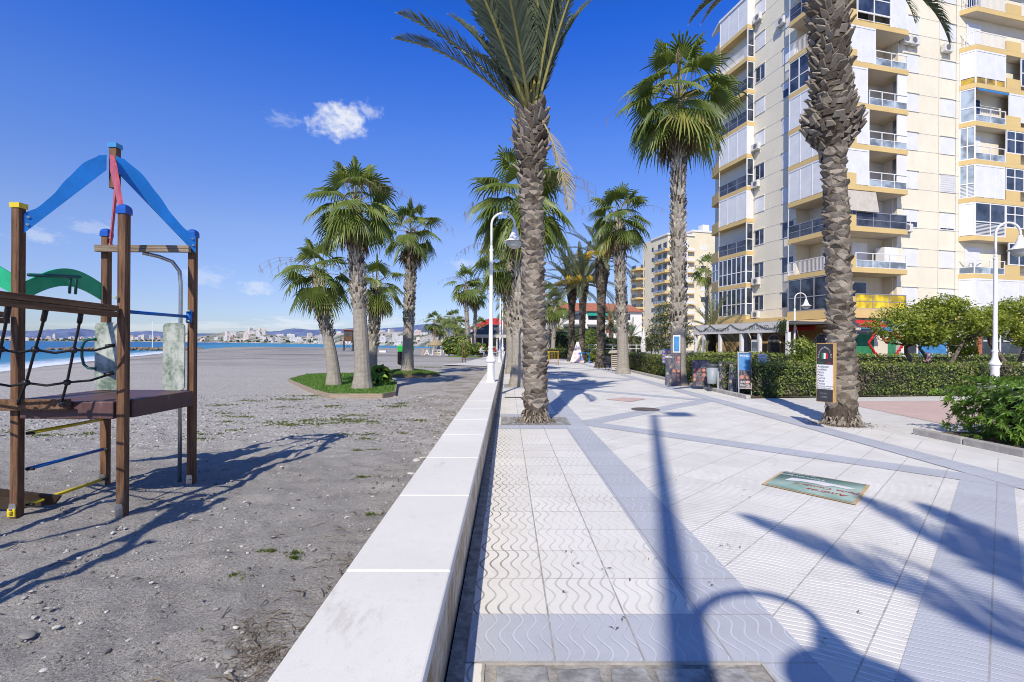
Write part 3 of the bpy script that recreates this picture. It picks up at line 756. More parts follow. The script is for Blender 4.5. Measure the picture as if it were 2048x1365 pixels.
# arched roof boards from each corner up to the centre post
def table(t,T):
    for (a,u),(b,v) in zip(T,T[1:]):
        if t<=b: q=(t-a)/(b-a); return u+(v-u)*q*q*(3-2*q)
    return T[-1][1]
def arch(x0,y0,x1,y1,m,side):
    p0=Vector((x0,y0,0)); p1=Vector((x1,y1,0)); d=(p1-p0); L=d.length; n=Vector((-d.y,d.x,0)).normalized()*.010
    up=[];lo=[]; N=22
    for i in range(N+1):
        t=i/N
        lz=2.575+.73*t
        wd=table(t,((0,.18),(.17,.14),(.32,.15),(.5,.205),(.7,.24),(.89,.205),(1,.15)))
        up.append(p0+d*t+Vector((0,0,lz+wd))); lo.append(p0+d*t+Vector((0,0,lz)))
    b=MB()
    vs=[]
    for a,c in zip(up,lo): vs+= [a+n,a-n,c+n,c-n]
    fs=[]
    for i in range(N):
        a=i*4; e=a+4
        fs+=[(a,e,e+2,a+2),(a+1,a+3,e+3,e+1),(a,a+1,e+1,e),(a+2,e+2,e+3,a+3)]
    fs+=[(0,2,3,1),(N*4,N*4+1,N*4+3,N*4+2)]
    b.add(vs,fs)
    o=PB(b,'roof_board',M[m])
    for t,h in ((.04,.06),(.05,.13)):
        bl=MB(); c=p0+d*t+Vector((0,0,2.6+h)); bl.tube([c-n*1.9,c+n*1.9],.012,8); PB(bl,'bolt',M['steel'],o)
    return o
arch(XL+.034,YN+.01,cx-.03,cy-.07,'blueboard',1); arch(XR+.046,YF-.03,cx+.05,cy-.05,'blueboard',1)
arch(XR-.03,YN+.06,cx+.02,cy-.075,'redboard',1)['label']='faded red roof board'; arch(XL+.065,YF-.03,cx-.02,cy+.07,'redboard',1)['label']='faded red roof board'
# deck
b=MB(); zt=1.055
b.box(XL+.0,XR-.0,YN+.06,YF-.0,zt-.035,zt)
b.box(XL+.058,XR-.058,YN-.045,YN+.055,zt-.165,zt-.004); b.box(XR-.05,XR+.05,YN+.058,YF-.058,zt-.165,zt+.003); b.box(XL-.05,XL+.05,YN+.058,YF-.058,zt-.165,zt+.003); b.box(XL+.058,XR-.058,YF-.05,YF+.05,zt-.165,zt-.002)
PB(b,'deck',M['platform'],bevel=.012)
# ladder rungs on the left side
for z,m in ((.74,'yellowcap'),(.41,'bluebar'),(.08,'yellowcap')):
    b=MB(); b.tube([(XL+.03,YN+.06,z),(XL+.03,YF-.06,z)],.017,10)
    o=PB(b,'rung',M[m],smooth=True)
    for yy in (YF-.07,YN+.07): f=MB(); f.tube([(XL+.02,yy,z),(XL+.085,yy,z)],.014,8); PB(f,'bolt_cap',M['darkbolt'],o)
# blue bar on the right side
b=MB(); b.tube([(XR,YN+.06,1.87),(XR,YF-.06,1.87)],.017,10); b.tube([(XR+.01,YF-.075,1.80),(XR+.01,YF-.075,1.94)],.03,10); o=PB(b,'guard_bar',M['bluebar'],smooth=True)
for z in (1.815,1.925): f=MB(); f.lathe([(.022,0),(.02,.012),(.008,.018)],10,(XR+.02,YF-.115,z)); PB(f,'bolt_cap',M['bolt'],o)
f=MB(); f.lathe([(.02,0),(.02,.02)],10,(XR-.03,YN-.055,1.98)); PB(f,'bolt_cap',M['bolt'],o)
# far side: top beam, panels, sliding pole
b=MB(); b.bar((XL-.05,YF-.085,2.63),(XR+.02,YF-.085,2.63),.05,.035,m=0); b.bar((XL-.05,YF-.085,2.592),(XR+.02,YF-.085,2.592),.05,.036); PB(b,'top_beam',M['postw'],bevel=.004)
def panel(x0,x1):
    b=MB(); y=YF-.075; z0,z1=1.06,1.80; r=.05; pts=[]
    for cxx,czz,a0 in ((x1-r,z0+r,-90),(x1-r,z1-r,0),(x0+r,z1-r,90),(x0+r,z0+r,180)):
        for k in range(6):
            a=R(a0+90*k/5); pts.append((cxx+r*math.cos(a),y,czz+r*math.sin(a)))
    b.prism(pts,(0,-.018,0)); return PB(b,'side_panel',M['ply'],bevel=.002)
p1=panel(XL-.05,XL+.30); panel(XR-.265,XR-.03)
b=MB(); x=XL-.05; y=YF-.10
b.tube([(x+.02,y,1.62),(x-.06,y,1.615),(x-.105,y,1.585),(x-.13,y,1.53),(x-.13,y,1.42),(x-.11,y,1.34),(x-.06,y,1.30),(x+.02,y,1.295)],.014,10); PB(b,'grab_handle',M['greenbar'],smooth=True)
b=MB(); b.tube([(-4.02,YF-.06,2.57),(-3.90,YF+.03,2.545),(-3.80,YF+.10,2.50),(-3.745,YF+.14,2.40),(-3.735,YF+.15,2.25),(-3.735,YF+.15,1.2),(-3.735,YF+.15,-.05)],.021,12); PB(b,'sliding_pole',M['steel'],smooth=True)
# green boards and rail on the left
def wave_board(p0,p1,zl0,zh0,zl1,zh1,rise,m='greenboard'):
    p0=Vector(p0);p1=Vector(p1);d=p1-p0;n=Vector((-d.y,d.x,0)).normalized()*.009;N=20;vs=[];fs=[]
    for i in range(N+1):
        t=i/N; s=math.sin(math.pi*t)
        a=p0+d*t+Vector((0,0,zh0+(zh1-zh0)*t+rise*s)); c=p0+d*t+Vector((0,0,zl0+(zl1-zl0)*t+rise*.95*s)); vs+=[a+n,a-n,c+n,c-n]
    for i in range(N):
        a=i*4;e=a+4; fs+=[(a,e,e+2,a+2),(a+1,a+3,e+3,e+1),(a,a+1,e+1,e),(a+2,e+2,e+3,a+3)]
    fs+=[(0,2,3,1),(N*4,N*4+1,N*4+3,N*4+2)]
    b=MB(); b.add(vs,fs); return PB(b,'wave_board',M[m])
g1=wave_board((XL-.01,YF-.06,0),(XL-.015,YN+.06,0),2.05,2.23,1.97,2.13,.15)
wave_board((XL-.06,YN+.02,0),(XL-1.15,YN-.15,0),2.02,2.20,2.05,2.25,.22)
b=MB(); b.tube([(XL+.07,YN+.02,2.20),(XL+.09,YF-.45,2.25)],.016,8)
for y in (YN+.45,YF-.48): b.tube([(XL+.08,y,2.22),(XL+.02,y+.06,2.08)],.013,8)
PB(b,'hand_rail',M['greenbar'],smooth=True)
# rope bridge towards the second tower outside the picture
def rail(p,q,name='bridge_rail'):
    b=MB(); u=Vector((0,0,.027)); b.bar(Vector(p)+u,Vector(q)+u,.055,.049); b.bar(Vector(p)-u,Vector(q)-u,.055,.049); return PB(b,name,M['postx'],bevel=.004)
B0=Vector((XR-.02,YN-.06,1.865)); B1=Vector((-3.63,2.02,1.935)); rail(B0,B1)
rail((XL-.02,YN-.075,1.80),(-4.72,2.02,1.84))
b=MB(); b.bar((XL-.55,YN-.075,1.015),(XR-.42,YN-.075,1.025),.045,.10); o=PB(b,'bottom_bar',M['postx'],bevel=.006)
f=MB(); f.tube([(XR-.46,YN-.115,1.03),(XR-.40,YN-.14,1.04)],.022,10); PB(f,'bar_end',M['darkbolt'],o)
net=MB(); fits=[]
def fitting(kind,pts=None,r=.02,at_=None):
    m=MB()
    if pts: m.tube(pts,r,8)
    else: m.lathe([(.004,-.028),(.022,-.02),(.03,0),(.022,.02),(.004,.028)],10,at_)
    fits.append((kind,m))
def rope(pts,r=.0105): 
    P=[Vector(p) for p in pts]; out=[]
    for i in range(len(P)-1):
        for k in range(6): out.append(P[i].lerp(P[i+1],k/6))
    out.append(P[-1]); net.tube(out,r,7)
tops=[.14,.26,.37,.50,.63]   # places along the rail
knots=[]
for i,px in enumerate(tops):
    best=B0.lerp(B1,px)
    tp=best-Vector((0,0,.05)); bx=[-3.98,-4.36,-4.62,-4.85,-5.0][i]
    bt=Vector((bx,YN-.10,1.03))
    k1=tp.lerp(bt,.36)+Vector((0,0,-.02)); k2=tp.lerp(bt,.68)+Vector((0,0,-.05)); knots.append((k1,k2))
    rope([tp,tp.lerp(k1,.5)+Vector((0,0,-.01)),k1,k2,bt])
    fitting('rope_sleeve',[tp+Vector((0,0,.02)),tp.lerp(k1,.25)],.019)
e1=Vector((XR-.06,YN-.03,1.56)); e2=Vector((XR-.06,YN-.03,1.31))
for j,e in ((0,e1),(1,e2)):
    prev=e
    for k in knots:
        q=k[j]; rope([prev,prev.lerp(q,.5)+Vector((0,0,-.025)),q]); prev=q
    fitting('rope_sleeve',[e,e.lerp(knots[0][j],.22)],.017)
for k in knots:
    for q in k:
        fitting('rope_knot',at_=q)
nt=PB(net,'rope_net',M['rope'],smooth=True)
for kk,fm in fits: fm.v=[tuple(Vector(v)-O) for v in fm.v]; fm.build(kk,M['darkbolt'],nt,smooth=True)
b=MB(); b.prism([(XL-1.1,YN-.2,.02),(XL+.10,YN+.25,.02),(XL+.16,YN+.25,.10),(XL-1.1,YN-.2,.42)],(0,.035,0)); PB(b,'ramp_board',M['darkwood'])
# second tower just outside the picture; it throws the lower left shadows
O=Vector((-4.2,1.2,0)); tower2=empty('climbing_tower',tuple(O),label='second timber play tower at the far end of the rope bridge',cat='play tower'); tower=tower2
XL,XR,YN,YF=-4.75,-3.68,.95,2.0; cx,cy=(XL+XR)/2,(YN+YF)/2
for x in (XL,XR):
    for y in (YN,YF): post(x,y,-.1,2.86,'bluecap')
post(cx,cy,3.14,3.545,'lightbluecap',foot=False,capstyle='flat')
arch(XL+.06,YN+.03,cx-.03,cy-.07,'blueboard',1); arch(XR+.06,YF-.06,cx+.05,cy-.05,'blueboard',1); arch(XR-.03,YN+.06,cx+.02,cy-.075,'redboard',1)
b=MB(); b.box(XL,XR,YN,YF,.95,1.05); PB(b,'deck',M['platform'])
wave_board((XR+.01,YF-.06,0),(XR+.015,YN+.06,0),1.4,1.7,1.4,1.7,.20)
# ------------------------------------------------------------------ palms
def fan_leaf(b,rr,base,az,el,pet,Rb,m,shade,droop=.35,nseg=22,lift=0):
    """petiole, then a pleated fan: joined inner half, separate drooping fingers outside"""
    d=Vector((math.cos(az)*math.cos(el),math.sin(az)*math.cos(el),math.sin(el)))
    side=Vector((-math.sin(az),math.cos(az),0)); g=Vector((0,0,-1))
    p=Vector(base); pts=[p.copy()]; dd=d.copy()
    for i in range(4):
        dd=(dd+g*.13*(1-abs(el)/2)).normalized(); p=p+dd*pet/4; pts.append(p.copy())
    b.tube(pts,[.026,.020,.016,.014,.012],4,2,sh=.5,caps=False)
    tip=(dd+g*droop).normalized(); up=tip.cross(side).normalized()
    if up.z<0 and el>-.6: up=-up
    roll=rr.uniform(-.55,.55); s2=(side*math.cos(roll)+up*math.sin(roll)).normalized(); up2=s2.cross(tip).normalized()
    if up2.z<0: up2=-up2
    span=R(rr.uniform(98,128)); N=nseg; J=rr.uniform(.33,.46)
    def P(a,r,h):
        q=p+(tip*math.cos(a)+s2*math.sin(a))*r
        sag=.16*(r/Rb)**2*Rb*(.5+abs(math.sin(a)))-up2.z*0
        return q+up2*h+g*sag
    drop=rr.uniform(.30,.70)
    for i in range(N):
        a0=-span+2*span*i/N; a1=-span+2*span*(i+1)/N; am=(a0+a1)/2
        L=Rb*(1-.20*(abs(am)/span)**2)*rr.uniform(.78,1.12); sh=min(1,max(0,shade+rr.uniform(-.13,.13)))
        hw=(a1-a0)/2; f=.020*Rb
        v0=P(a0,J*Rb,-f); v1=P(a1,J*Rb,-f); r0=P(am,J*Rb,f)
        c0=P(am-hw*.44,L*.78,-f*.3)+g*drop*.16*L; c1=P(am+hw*.44,L*.78,-f*.3)+g*drop*.16*L; cm=P(am,L*.78,f)+g*drop*.16*L
        t=P(am+rr.uniform(-.04,.04),L*.98,0)+g*drop*rr.uniform(.5,1.15)*L*.62
        b.add([p,v0,r0,v1,c0,cm,c1,t],[(0,1,2),(0,2,3),(1,4,5,2),(2,5,6,3),(4,7,5),(5,7,6)],m,sh)
def fan_crown(seed,n=24,pet=1.0,Rb=.92,dead=9,skirt=True,nseg=24):
    rr=random.Random(seed); g=MB(); dmb=MB()
    for i in range(n):
        t=i/(n-1); az=i*2.39996+rr.uniform(-.3,.3)
        el=R(84-122*t**.9+rr.uniform(-10,10)); h=.45*(1-t)-.1
        fan_leaf(g,rr,(.06*math.cos(az),.06*math.sin(az),h),az,el,pet*rr.uniform(.8,1.15)*(.95-.15*t),Rb*rr.uniform(.85,1.1),0,.30+.40*rr.random()+(.25 if t>.75 and rr.random()<.5 else 0),droop=.2+.55*t,nseg=nseg)
    for i in range(dead):
        az=rr.uniform(0,6.28); el=R(rr.uniform(-78,-52))
        fan_leaf(dmb,rr,(.12*math.cos(az),.12*math.sin(az),-.15-rr.random()*.35),az,el,pet*rr.uniform(.25,.55),Rb*rr.uniform(.6,.85),0,.2+.7*rr.random(),droop=.8,nseg=14)
    # thin dry flower stalks arching out of the crown
    for i in range(7):
        az=rr.uniform(0,6.28); p=Vector((0,0,.2)); d=Vector((math.cos(az)*.6,math.sin(az)*.6,.8)); pts=[p]
        for k in range(6): d=(d+Vector((0,0,-.28))).normalized(); p=p+d*pet*.42; pts.append(p)
        dmb.tube(pts,[.012,.011,.010,.008,.006,.004,.003],4,0,sh=.8)
        for k in range(26):
            q=pts[rr.randint(3,6)]; dmb.tube([q,q+Vector((rr.gauss(0,.06),rr.gauss(0,.06),-rr.uniform(.1,.35)))],.003,3,0,sh=rr.uniform(.4,1),caps=False)
    def mesh(mb,name,mats):
        o=mb.build(name,mats,fix=False); me=o.data; bpy.data.objects.remove(o); return me
    return mesh(g,'fan_crown',[M['fan'],M['fan'],M['rachis']]),mesh(dmb,'dead_fronds',[M['fandead'],M['fandead'],M['fandead']])
FAN=[fan_crown(21,n=25,dead=12),fan_crown(22,n=22,dead=14),fan_crown(23,n=33,pet=1.0,dead=14),fan_crown(24,n=18,dead=8)]
FANFAR=[fan_crown(31,n=18,nseg=14,dead=6),fan_crown(32,n=16,nseg=14,dead=5)]
def curve_trunk(h,lean):
    lx,ly=lean
    def c(z):
        t=z/h; s=t*t*(3-2*t)
        return Vector((lx*s,ly*s,z))
    return c
def fan_trunk(seed,h,r0,r1,zsm,lean=(0,0),dens=1.0):
    """smooth ringed lower trunk and criss-crossed split leaf bases above"""
    rr=random.Random(seed); c=curve_trunk(h,lean); b=MB(); n=14; k=max(8,int(h*3)); pts=[];rs=[]
    for i in range(k+1):
        z=h*i/k-.05*(i==0); t=min(1,max(0,z)/h)
        r=r1+(r0-r1)*(1-t)**1.2+ r0*.30*math.exp(-z/.28); pts.append(c(max(z,0))+Vector((0,0,min(z,0)))); rs.append(r*(1+rr.uniform(-.03,.03)))
    b.tube(pts,rs,n,0,sh=.5)
    # boots
    z=zsm; i=0; bm=b
    step=.025/dens
    while z<h+.12:
        az=i*2.39996+rr.uniform(-.15,.15); t=min(1,z/h); r=r1+(r0-r1)*(1-t)**1.2
        o=Vector((math.cos(az),math.sin(az),0)); s=Vector((-math.sin(az),math.cos(az),0)); p=c(min(z,h))+Vector((0,0,max(0,z-h)))
        L=rr.uniform(.12,.22)*(.8+.5*t); sh=rr.random()**.7; out=rr.uniform(.03,.075)*(1+.8*t)
        for sg in (-1,1):
            w=.065*rr.uniform(.8,1.2)*(r0/.2)**.5
            a0=p+o*(r-.01)+s*sg*.012; a1=p+o*(r-.005)+s*sg*(w+.02)
            e0=p+o*(r+out*.7)+s*sg*(.03+w*.3)+Vector((0,0,L)); e1=p+o*(r+out)+s*sg*(w*1.2+.03)+Vector((0,0,L*.8)); m_=p+o*(r+.025)+s*sg*w*.6+Vector((0,0,L*.35))
            bm.add([a0,a1,e1,e0,m_],[(0,1,4),(1,2,4),(2,3,4),(3,0,4)],1,min(1,max(0,sh+rr.uniform(-.2,.2))))
        z+=step*(1 if z<h*.97 else .8); i+=1
    return b
PALMG='palm trees along the promenade'
def fan_palm(pos,h,r0,r1,zsm,scale,seed,label,lean=(0,0),far=False,group=PALMG,rot=None,dens=1.0):
    root=empty('fan_palm',pos,label=label,cat='palm tree',group=group)
    fan_trunk(seed,h,r0,r1,zsm,lean,dens).build('trunk',[M['fantrunk'],M['boot']],root,fix=False)
    src=(FANFAR if far else FAN); cm,dm=src[seed%len(src)]
    for nm,me in (('crown',cm),('dead_fronds',dm)):
        o=bpy.data.objects.new(nm,me); COL.objects.link(o); o.parent=root; o.location=(lean[0],lean[1],h); o.scale=(scale,)*3; o.rotation_euler=(0,0,seed*1.7 if rot is None else rot)
    return root
# --- pinnate palms
def frond(b,rr,base,az,el,L,m,shade,curl=1.0,pairs=58,ll=.46,stiff=1.0,lw=1.0):
    p=Vector(base); d=Vector((math.cos(az)*math.cos(el),math.sin(az)*math.cos(el),math.sin(el))); N=14; pts=[p.copy()]; ds=[d.copy()]
    tw=rr.uniform(-.25,.25); sv=Vector((-math.sin(az),math.cos(az),0))
    for i in range(N):
        d=(d+Vector((0,0,-.052*curl*(.4+1.4*i/N)))+sv*tw*.03).normalized(); p=p+d*L/N; pts.append(p.copy()); ds.append(d.copy())
    b.tube(pts,[.030*(1-.85*i/N)*L/3 for i in range(N+1)],5,2,sh=shade,caps=False)
    for k in range(pairs):
        t=.13+.86*k/pairs; f=t*N; i=min(N-1,int(f)); u=f-i
        q=pts[i].lerp(pts[i+1],u); dd=ds[i].lerp(ds[i+1],u).normalized()
        sd=dd.cross(Vector((0,0,1)))
        if sd.length<.05: sd=sv.copy()
        sd.normalize(); up=sd.cross(dd).normalized()
        prof=math.sin(math.pi*min(1,(t*.93+.10)))**.6
        for sg in (-1,1):
            l=ll*L/3*prof*rr.uniform(.85,1.1)+.03
            ang=R(rr.uniform(30,44)); v=R(rr.uniform(12,34))
            w=(dd*math.cos(ang)+(sd*sg*math.cos(v)+up*math.sin(v))*math.sin(ang)).normalized()
            wd=w.cross(up); 
            wd=(wd.normalized() if wd.length>.01 else sd)*.017*lw*L/3
            e1=q+w*l*.55; e2=q+w*l+Vector((0,0,-.10*l*curl/stiff))
            sh=min(1,max(0,shade+rr.uniform(-.2,.2)))
            b.add([q-wd*.5,q+wd*.5,e1+wd,e1-wd,e2],[(0,1,2,3),(3,2,4)],m,sh)
def date_crown(seed,n=34,L=3.2,emax=84,emin=-5,pairs=58,flowers=False,curl=1.0,lw=1.0,bias=0):
    rr=random.Random(seed); b=MB()
    for i in range(n):
        t=i/(n-1); az=i*2.39996+rr.uniform(-.3,.3); el=R(min(87,emax+(emin-emax)*t**.9+rr.uniform(-6,6)+bias*max(0,math.cos(az))))
        frond(b,rr,(.10*math.cos(az),.10*math.sin(az),.25*(1-t)),az,el,L*rr.uniform(.85,1.1),0,.25+.5*rr.random(),curl*(.6+.9*t),pairs,lw=lw)
    f=MB()
    if flowers:
        for i in range(11):
            az=rr.uniform(0,6.28); p=Vector((.12*math.cos(az),.12*math.sin(az),.1)); d=Vector((math.cos(az)*.7,math.sin(az)*.7,.75)); pts=[p]
            for k in range(4): d=(d+Vector((0,0,-.22))).normalized(); p=p+d*.27; pts.append(p)
            f.tube(pts,.016,4,0,sh=.5,caps=False)
            for k in range(46):
                q=p+Vector((rr.gauss(0,.10),rr.gauss(0,.10),rr.gauss(0,.08))); e=q+Vector((rr.gauss(0,.10),rr.gauss(0,.10),-rr.uniform(.1,.32)))
                f.tube([q,e],.012,3,0,sh=rr.random(),caps=False)
    o=b.build('date_crown',[M['date'],M['date'],M['rachis']],fix=False); me=o.data; bpy.data.objects.remove(o)
    fm=None
    if flowers:
        o=f.build('flower_clusters',M['flower'],fix=False); fm=o.data; bpy.data.objects.remove(o)
    return me,fm
DATE=[date_crown(41,n=40,L=3.9,emin=51,curl=.66,pairs=92,lw=1.1,bias=15),date_crown(42,n=36,L=3.1,emin=-12,flowers=True,curl=1.1),date_crown(43,n=30,L=2.9,emin=0,flowers=True,curl=1.15,pairs=46),date_crown(44,n=30,L=2.6,emin=-30,curl=1.5,pairs=36),date_crown(45,n=13,L=3.3,emin=52,curl=.5,pairs=80,lw=1.2)]
def date_trunk(seed,h,rad,lean=(0,0),zst=.30,bulge=None,stub0=None,sw=.24,shh=.135):
    """old leaf scars as overlapping raised lozenges; leaf stubs towards the crown"""
    rr=random.Random(seed); c=curve_trunk(h,lean); b=MB(); k=int(h*5); pts=[];rs=[]
    for i in range(k+1):
        z=h*i/k; pts.append(c(z)); rs.append(rad(z)*.95)
    pts[0]=pts[0]-Vector((0,0,.06)); b.tube(pts,rs,16,0,sh=.12)
    z=zst; row=0
    if stub0 is None: stub0=h*.84
    while z<stub0:
        r=rad(z); az=row*2.39996+rr.uniform(-.16,.16); zz=z+rr.uniform(-.02,.02)
        kx=rr.uniform(.78,1.22); tl=rr.uniform(-.16,.16)
        def P(da,dz,out):
            a=az+da; q=c(min(h,max(0,zz+dz+tl*da*r))); return q+Vector((math.cos(a)*(r+out),math.sin(a)*(r+out),0))
        A=sw/r*.60*kx; H=shh*1.05*rr.uniform(.85,1.2); o1=.026*rr.uniform(.4,1.5); o2=.058*rr.uniform(.5,1.5); jj=lambda s_:rr.uniform(-s_,s_)
        ring=[P(-A,jj(.02),-.01),P(-A*.5,-H*(.62+jj(.1)),-.008),P(jj(.1)*A,-H*.95,-.006),P(A*.5,-H*(.62+jj(.1)),-.008),P(A,jj(.02),-.01),P(A*.55,H*.50,.0),P(jj(.1)*A,H*.72,.006),P(-A*.55,H*.50,.0)]
        inn=[P(-A*.66,.02*H,o1),P(-A*.36,-H*(.36+jj(.08)),o1*.9),P(jj(.12)*A,-H*.60,o1*.85),P(A*.36,-H*(.36+jj(.08)),o1*.9),P(A*.66,.02*H,o1),P(A*.38,H*(.42+jj(.08)),o2),P(jj(.15)*A,H*.58,o2*1.1),P(-A*.38,H*(.42+jj(.08)),o2)]
        ce=P(rr.uniform(-.25,.25)*A,rr.uniform(-.12,.2)*H,o1*rr.uniform(.2,1.2))
        n0=len(b.v); sh=rr.uniform(.30,.95)
        b.add(ring+inn+[ce],[(q,(q+1)%8,8+(q+1)%8,8+q) for q in range(8)],0,sh*.75)
        b.f+= [[n0+8+q,n0+8+(q+1)%8,n0+16] for q in range(8)]; b.mi+=[0]*8; b.sh+=[min(1,max(0,sh+rr.uniform(-.15,.1))) for _ in range(8)]
        z+=sw*shh*.62/(2*math.pi*r); row+=1
    i=0; z=stub0-.05
    while z<h+.10:
        az=i*2.39996+rr.uniform(-.12,.12); r=rad(min(z,h)); o=Vector((math.cos(az),math.sin(az),0)); s=Vector((-math.sin(az),math.cos(az),0)); p=c(min(z,h))+Vector((0,0,max(0,z-h)))
        L=rr.uniform(.05,.19)*(1.0+ .3*max(0,(z-stub0)/(h-stub0+.01))); w=rr.uniform(.028,.085); tq=rr.uniform(.45,1.15); d=(o*tq+s*rr.uniform(-.35,.35)+Vector((0,0,1))).normalized(); nrm=(o-Vector((0,0,tq))).normalized()
        p=p+o*(r-.03)
        vs=[p-s*w*1.4-nrm*.02,p+s*w*1.4-nrm*.02,p+s*w*1.3+nrm*.03,p-s*w*1.3+nrm*.03]
        e=p+d*L; sk=rr.uniform(-.05,.05); vs+=[e-s*w*.9-nrm*.012+d*sk,e+s*w*.9-nrm*.012-d*sk,e+s*w*.8+nrm*.022-d*sk,e-s*w*.8+nrm*.022+d*sk]
        b.add(vs,[(4,5,6,7),(0,1,5,4),(1,2,6,5),(2,3,7,6),(3,0,4,7)],0,min(1,rr.uniform(.2,.9)))
        z+=.0105/(r/.3); i+=1
    # fibrous skirt of roots and shavings at the foot
    for k in range(220):
        az=rr.uniform(0,6.28); zz=abs(rr.gauss(0,.13)); r=rad(zz)*.97; q=c(0)+Vector((math.cos(az)*r,math.sin(az)*r,zz)); o=Vector((math.cos(az),math.sin(az),0)); s=Vector((-math.sin(az),math.cos(az),0))
        e=q+o*rr.uniform(.02,.09)+s*rr.uniform(-.05,.05)+Vector((0,0,-min(zz,rr.uniform(.03,.14)))); w=s*rr.uniform(.010,.028)
        b.add([q-w,q+w,e+w*.5,e-w*.5,q+o*.03],[(0,1,4),(1,2,4),(2,3,4),(3,0,4)],0,rr.uniform(.3,1))
    return b
def date_palm(pos,h,rad,seed,crown,scale,label,lean=(0,0),tm='scale',group=PALMG,rot=0,cz=0,**k):
    root=empty('date_palm',pos,label=label,cat='palm tree',group=group)
    date_trunk(seed,h,rad,lean,**k).build('trunk',M[tm],root,fix=False)
    cm,fm=DATE[crown]
    for nm,me in (('crown',cm),('flower_clusters',fm)):
        if me is None: continue
        o=bpy.data.objects.new(nm,me); COL.objects.link(o); o.parent=root; o.location=(lean[0],lean[1],h+cz); o.scale=(scale,)*3; o.rotation_euler=(0,0,rot)
    return root
def litter(x,y,r,n,seed,z=.012):
    b=MB(); rr=random.Random(seed)
    for i in range(n):
        a=rr.uniform(0,6.28); q=r*(.45+.55*abs(rr.gauss(0,.5))); X,Y=x+q*math.cos(a),y+q*math.sin(a); a=rr.uniform(0,6.28); l=rr.uniform(.01,.04); w=rr.uniform(.004,.012); ca,sa=math.cos(a),math.sin(a); h=rr.uniform(0,.03)
        b.add([(X-l*ca,Y-l*sa,z),(X+w*sa,Y-w*ca,z+h),(X+l*ca,Y+l*sa,z+h*.3),(X-w*sa,Y+w*ca,z+h)],[(0,1,2,3)],0,rr.random())
    tag(b.build('palm_litter',M['hedgedry'],fix=False),'brown fibre and leaf litter round the foot of a palm','litter',kind='stuff')
# nearest palm, left of the walkway
def r_near(z): return .205+.085*math.exp(-z/.22)+.02*math.sin(z*1.3)*.3+(.125*math.exp(-((z-5.75)/.60)**2))-.012*z/6
p=Vector((.585,10.25,0))
near=date_palm(p,6.25,r_near,61,0,1.0,'tall date palm with knobbly scarred trunk in the paved pit beside the wall',(-.13,0),rot=0,zst=.34,stub0=4.95,sw=.25,shh=.15)
b=MB(); rr=random.Random(4); frond(b,rr,(.10,-.16,6.1),R(-50),R(-58),2.2,0,.6,1.6,50,.5); frond(b,rr,(-.30,-.1,6.2),R(180),R(-80),.7,0,.3,1,16,.2)
b.build('dead_frond',[M['datedead'],M['datedead'],M['datedead']],near,fix=False)
[x for x in near.children if x.name.startswith('crown')][0].rotation_euler=(0,R(-4),0)
litter(p.x,p.y,.52,420,1)
# big palm on the right carrying the menu sign
def r_right(z):
    r=.218+.12*math.exp(-z/.35)+.02*math.exp(-((z-1.2)/.8)**2)-.008*z
    r+=.215*math.exp(-((z-5.95)/.36)**2)
    if z>5.4: r+= .165*min(1,(z-5.4)/.9)*1.0
    return r
p=at(1683,850); pr=p.copy()
rightp=date_palm((p.x,p.y,0),9.0,r_right,62,0,1.0,'massive leaning date palm with swollen upper trunk carrying the menu sign',(-.30,0),rot=.3,zst=.40,stub0=5.55,sw=.30,shh=.175,cz=.15)
b=MB(); rr=random.Random(14)
tp=Vector((-.25,0,8.9))
frond(b,rr,tp+Vector((.25,-.25,-.1)),R(-38),R(-22),2.5,0,.35,2.6,80,.5,lw=1.5); frond(b,rr,tp+Vector((.2,-.3,-.05)),R(-55),R(-30),1.9,0,.4,2.4,70,.5,lw=1.5)
frond(b,rr,tp+Vector((-.3,-.1,.0)),R(188),R(3),3.0,0,.4,1.7,84,.46,lw=1.4); frond(b,rr,tp+Vector((-.3,.1,.1)),R(178),R(9),2.9,0,.3,1.7,84,.46,lw=1.4)
b.build('hanging_fronds',[M['date'],M['date'],M['rachis']],rightp,fix=False)
litter(p.x,p.y,.62,520,2)
# palm behind the camera whose fronds shade the lower right corner
date_palm((1.25,-6.5,0),6.7,r_near,63,4,1.0,'date palm behind the viewpoint throwing frond shadows over the lower right paving',rot=1.1)
# fan palms on the right kerb
p=at(1356,771); fan_palm((p.x,p.y,0),10.9,.30,.205,2.0,1.40,2,'tall fan palm with pale smooth foot, menu boards leaning on it',(-.05,0),rot=2.4)
p=at(1246,748); fan_palm((p.x,p.y,0),8.1,.32,.21,2.15,1.15,4,'fan palm behind the slatted pallet counter',(-.25,0),rot=.9)
# row on the left pits
fan_palm((.42,18.6,0),6.6,.29,.25,1.75,1.28,6,'fan palm with grey smooth foot just behind the nearest date palm',(.1,0),rot=.5)
fan_palm((.30,26.7,0),5.9,.33,.26,2.1,1.22,5,'third palm of the wall row, a fan palm with shaggy upper trunk',(-.25,0),rot=1.9)
def r_mid(z): return .20+.12*math.exp(-z/.5)+.06*math.exp(-((z-6.0)/.8)**2)
date_palm((.45,34.8,0),5.6,r_mid,64,2,1.05,'date palm with yellow flowers farther along the wall row',(-.2,0),tm='scaledark',sw=.34,shh=.2)
date_palm((.45,43.0,0),5.8,r_mid,65,2,1.0,'date palm far along the wall row',(0,0),tm='scaledark',sw=.34,shh=.2,rot=2)
fan_palm((.5,51,0),5.4,.26,.2,1.6,1.2,7,'fan palm at the far end of the wall row',far=True,dens=.6)
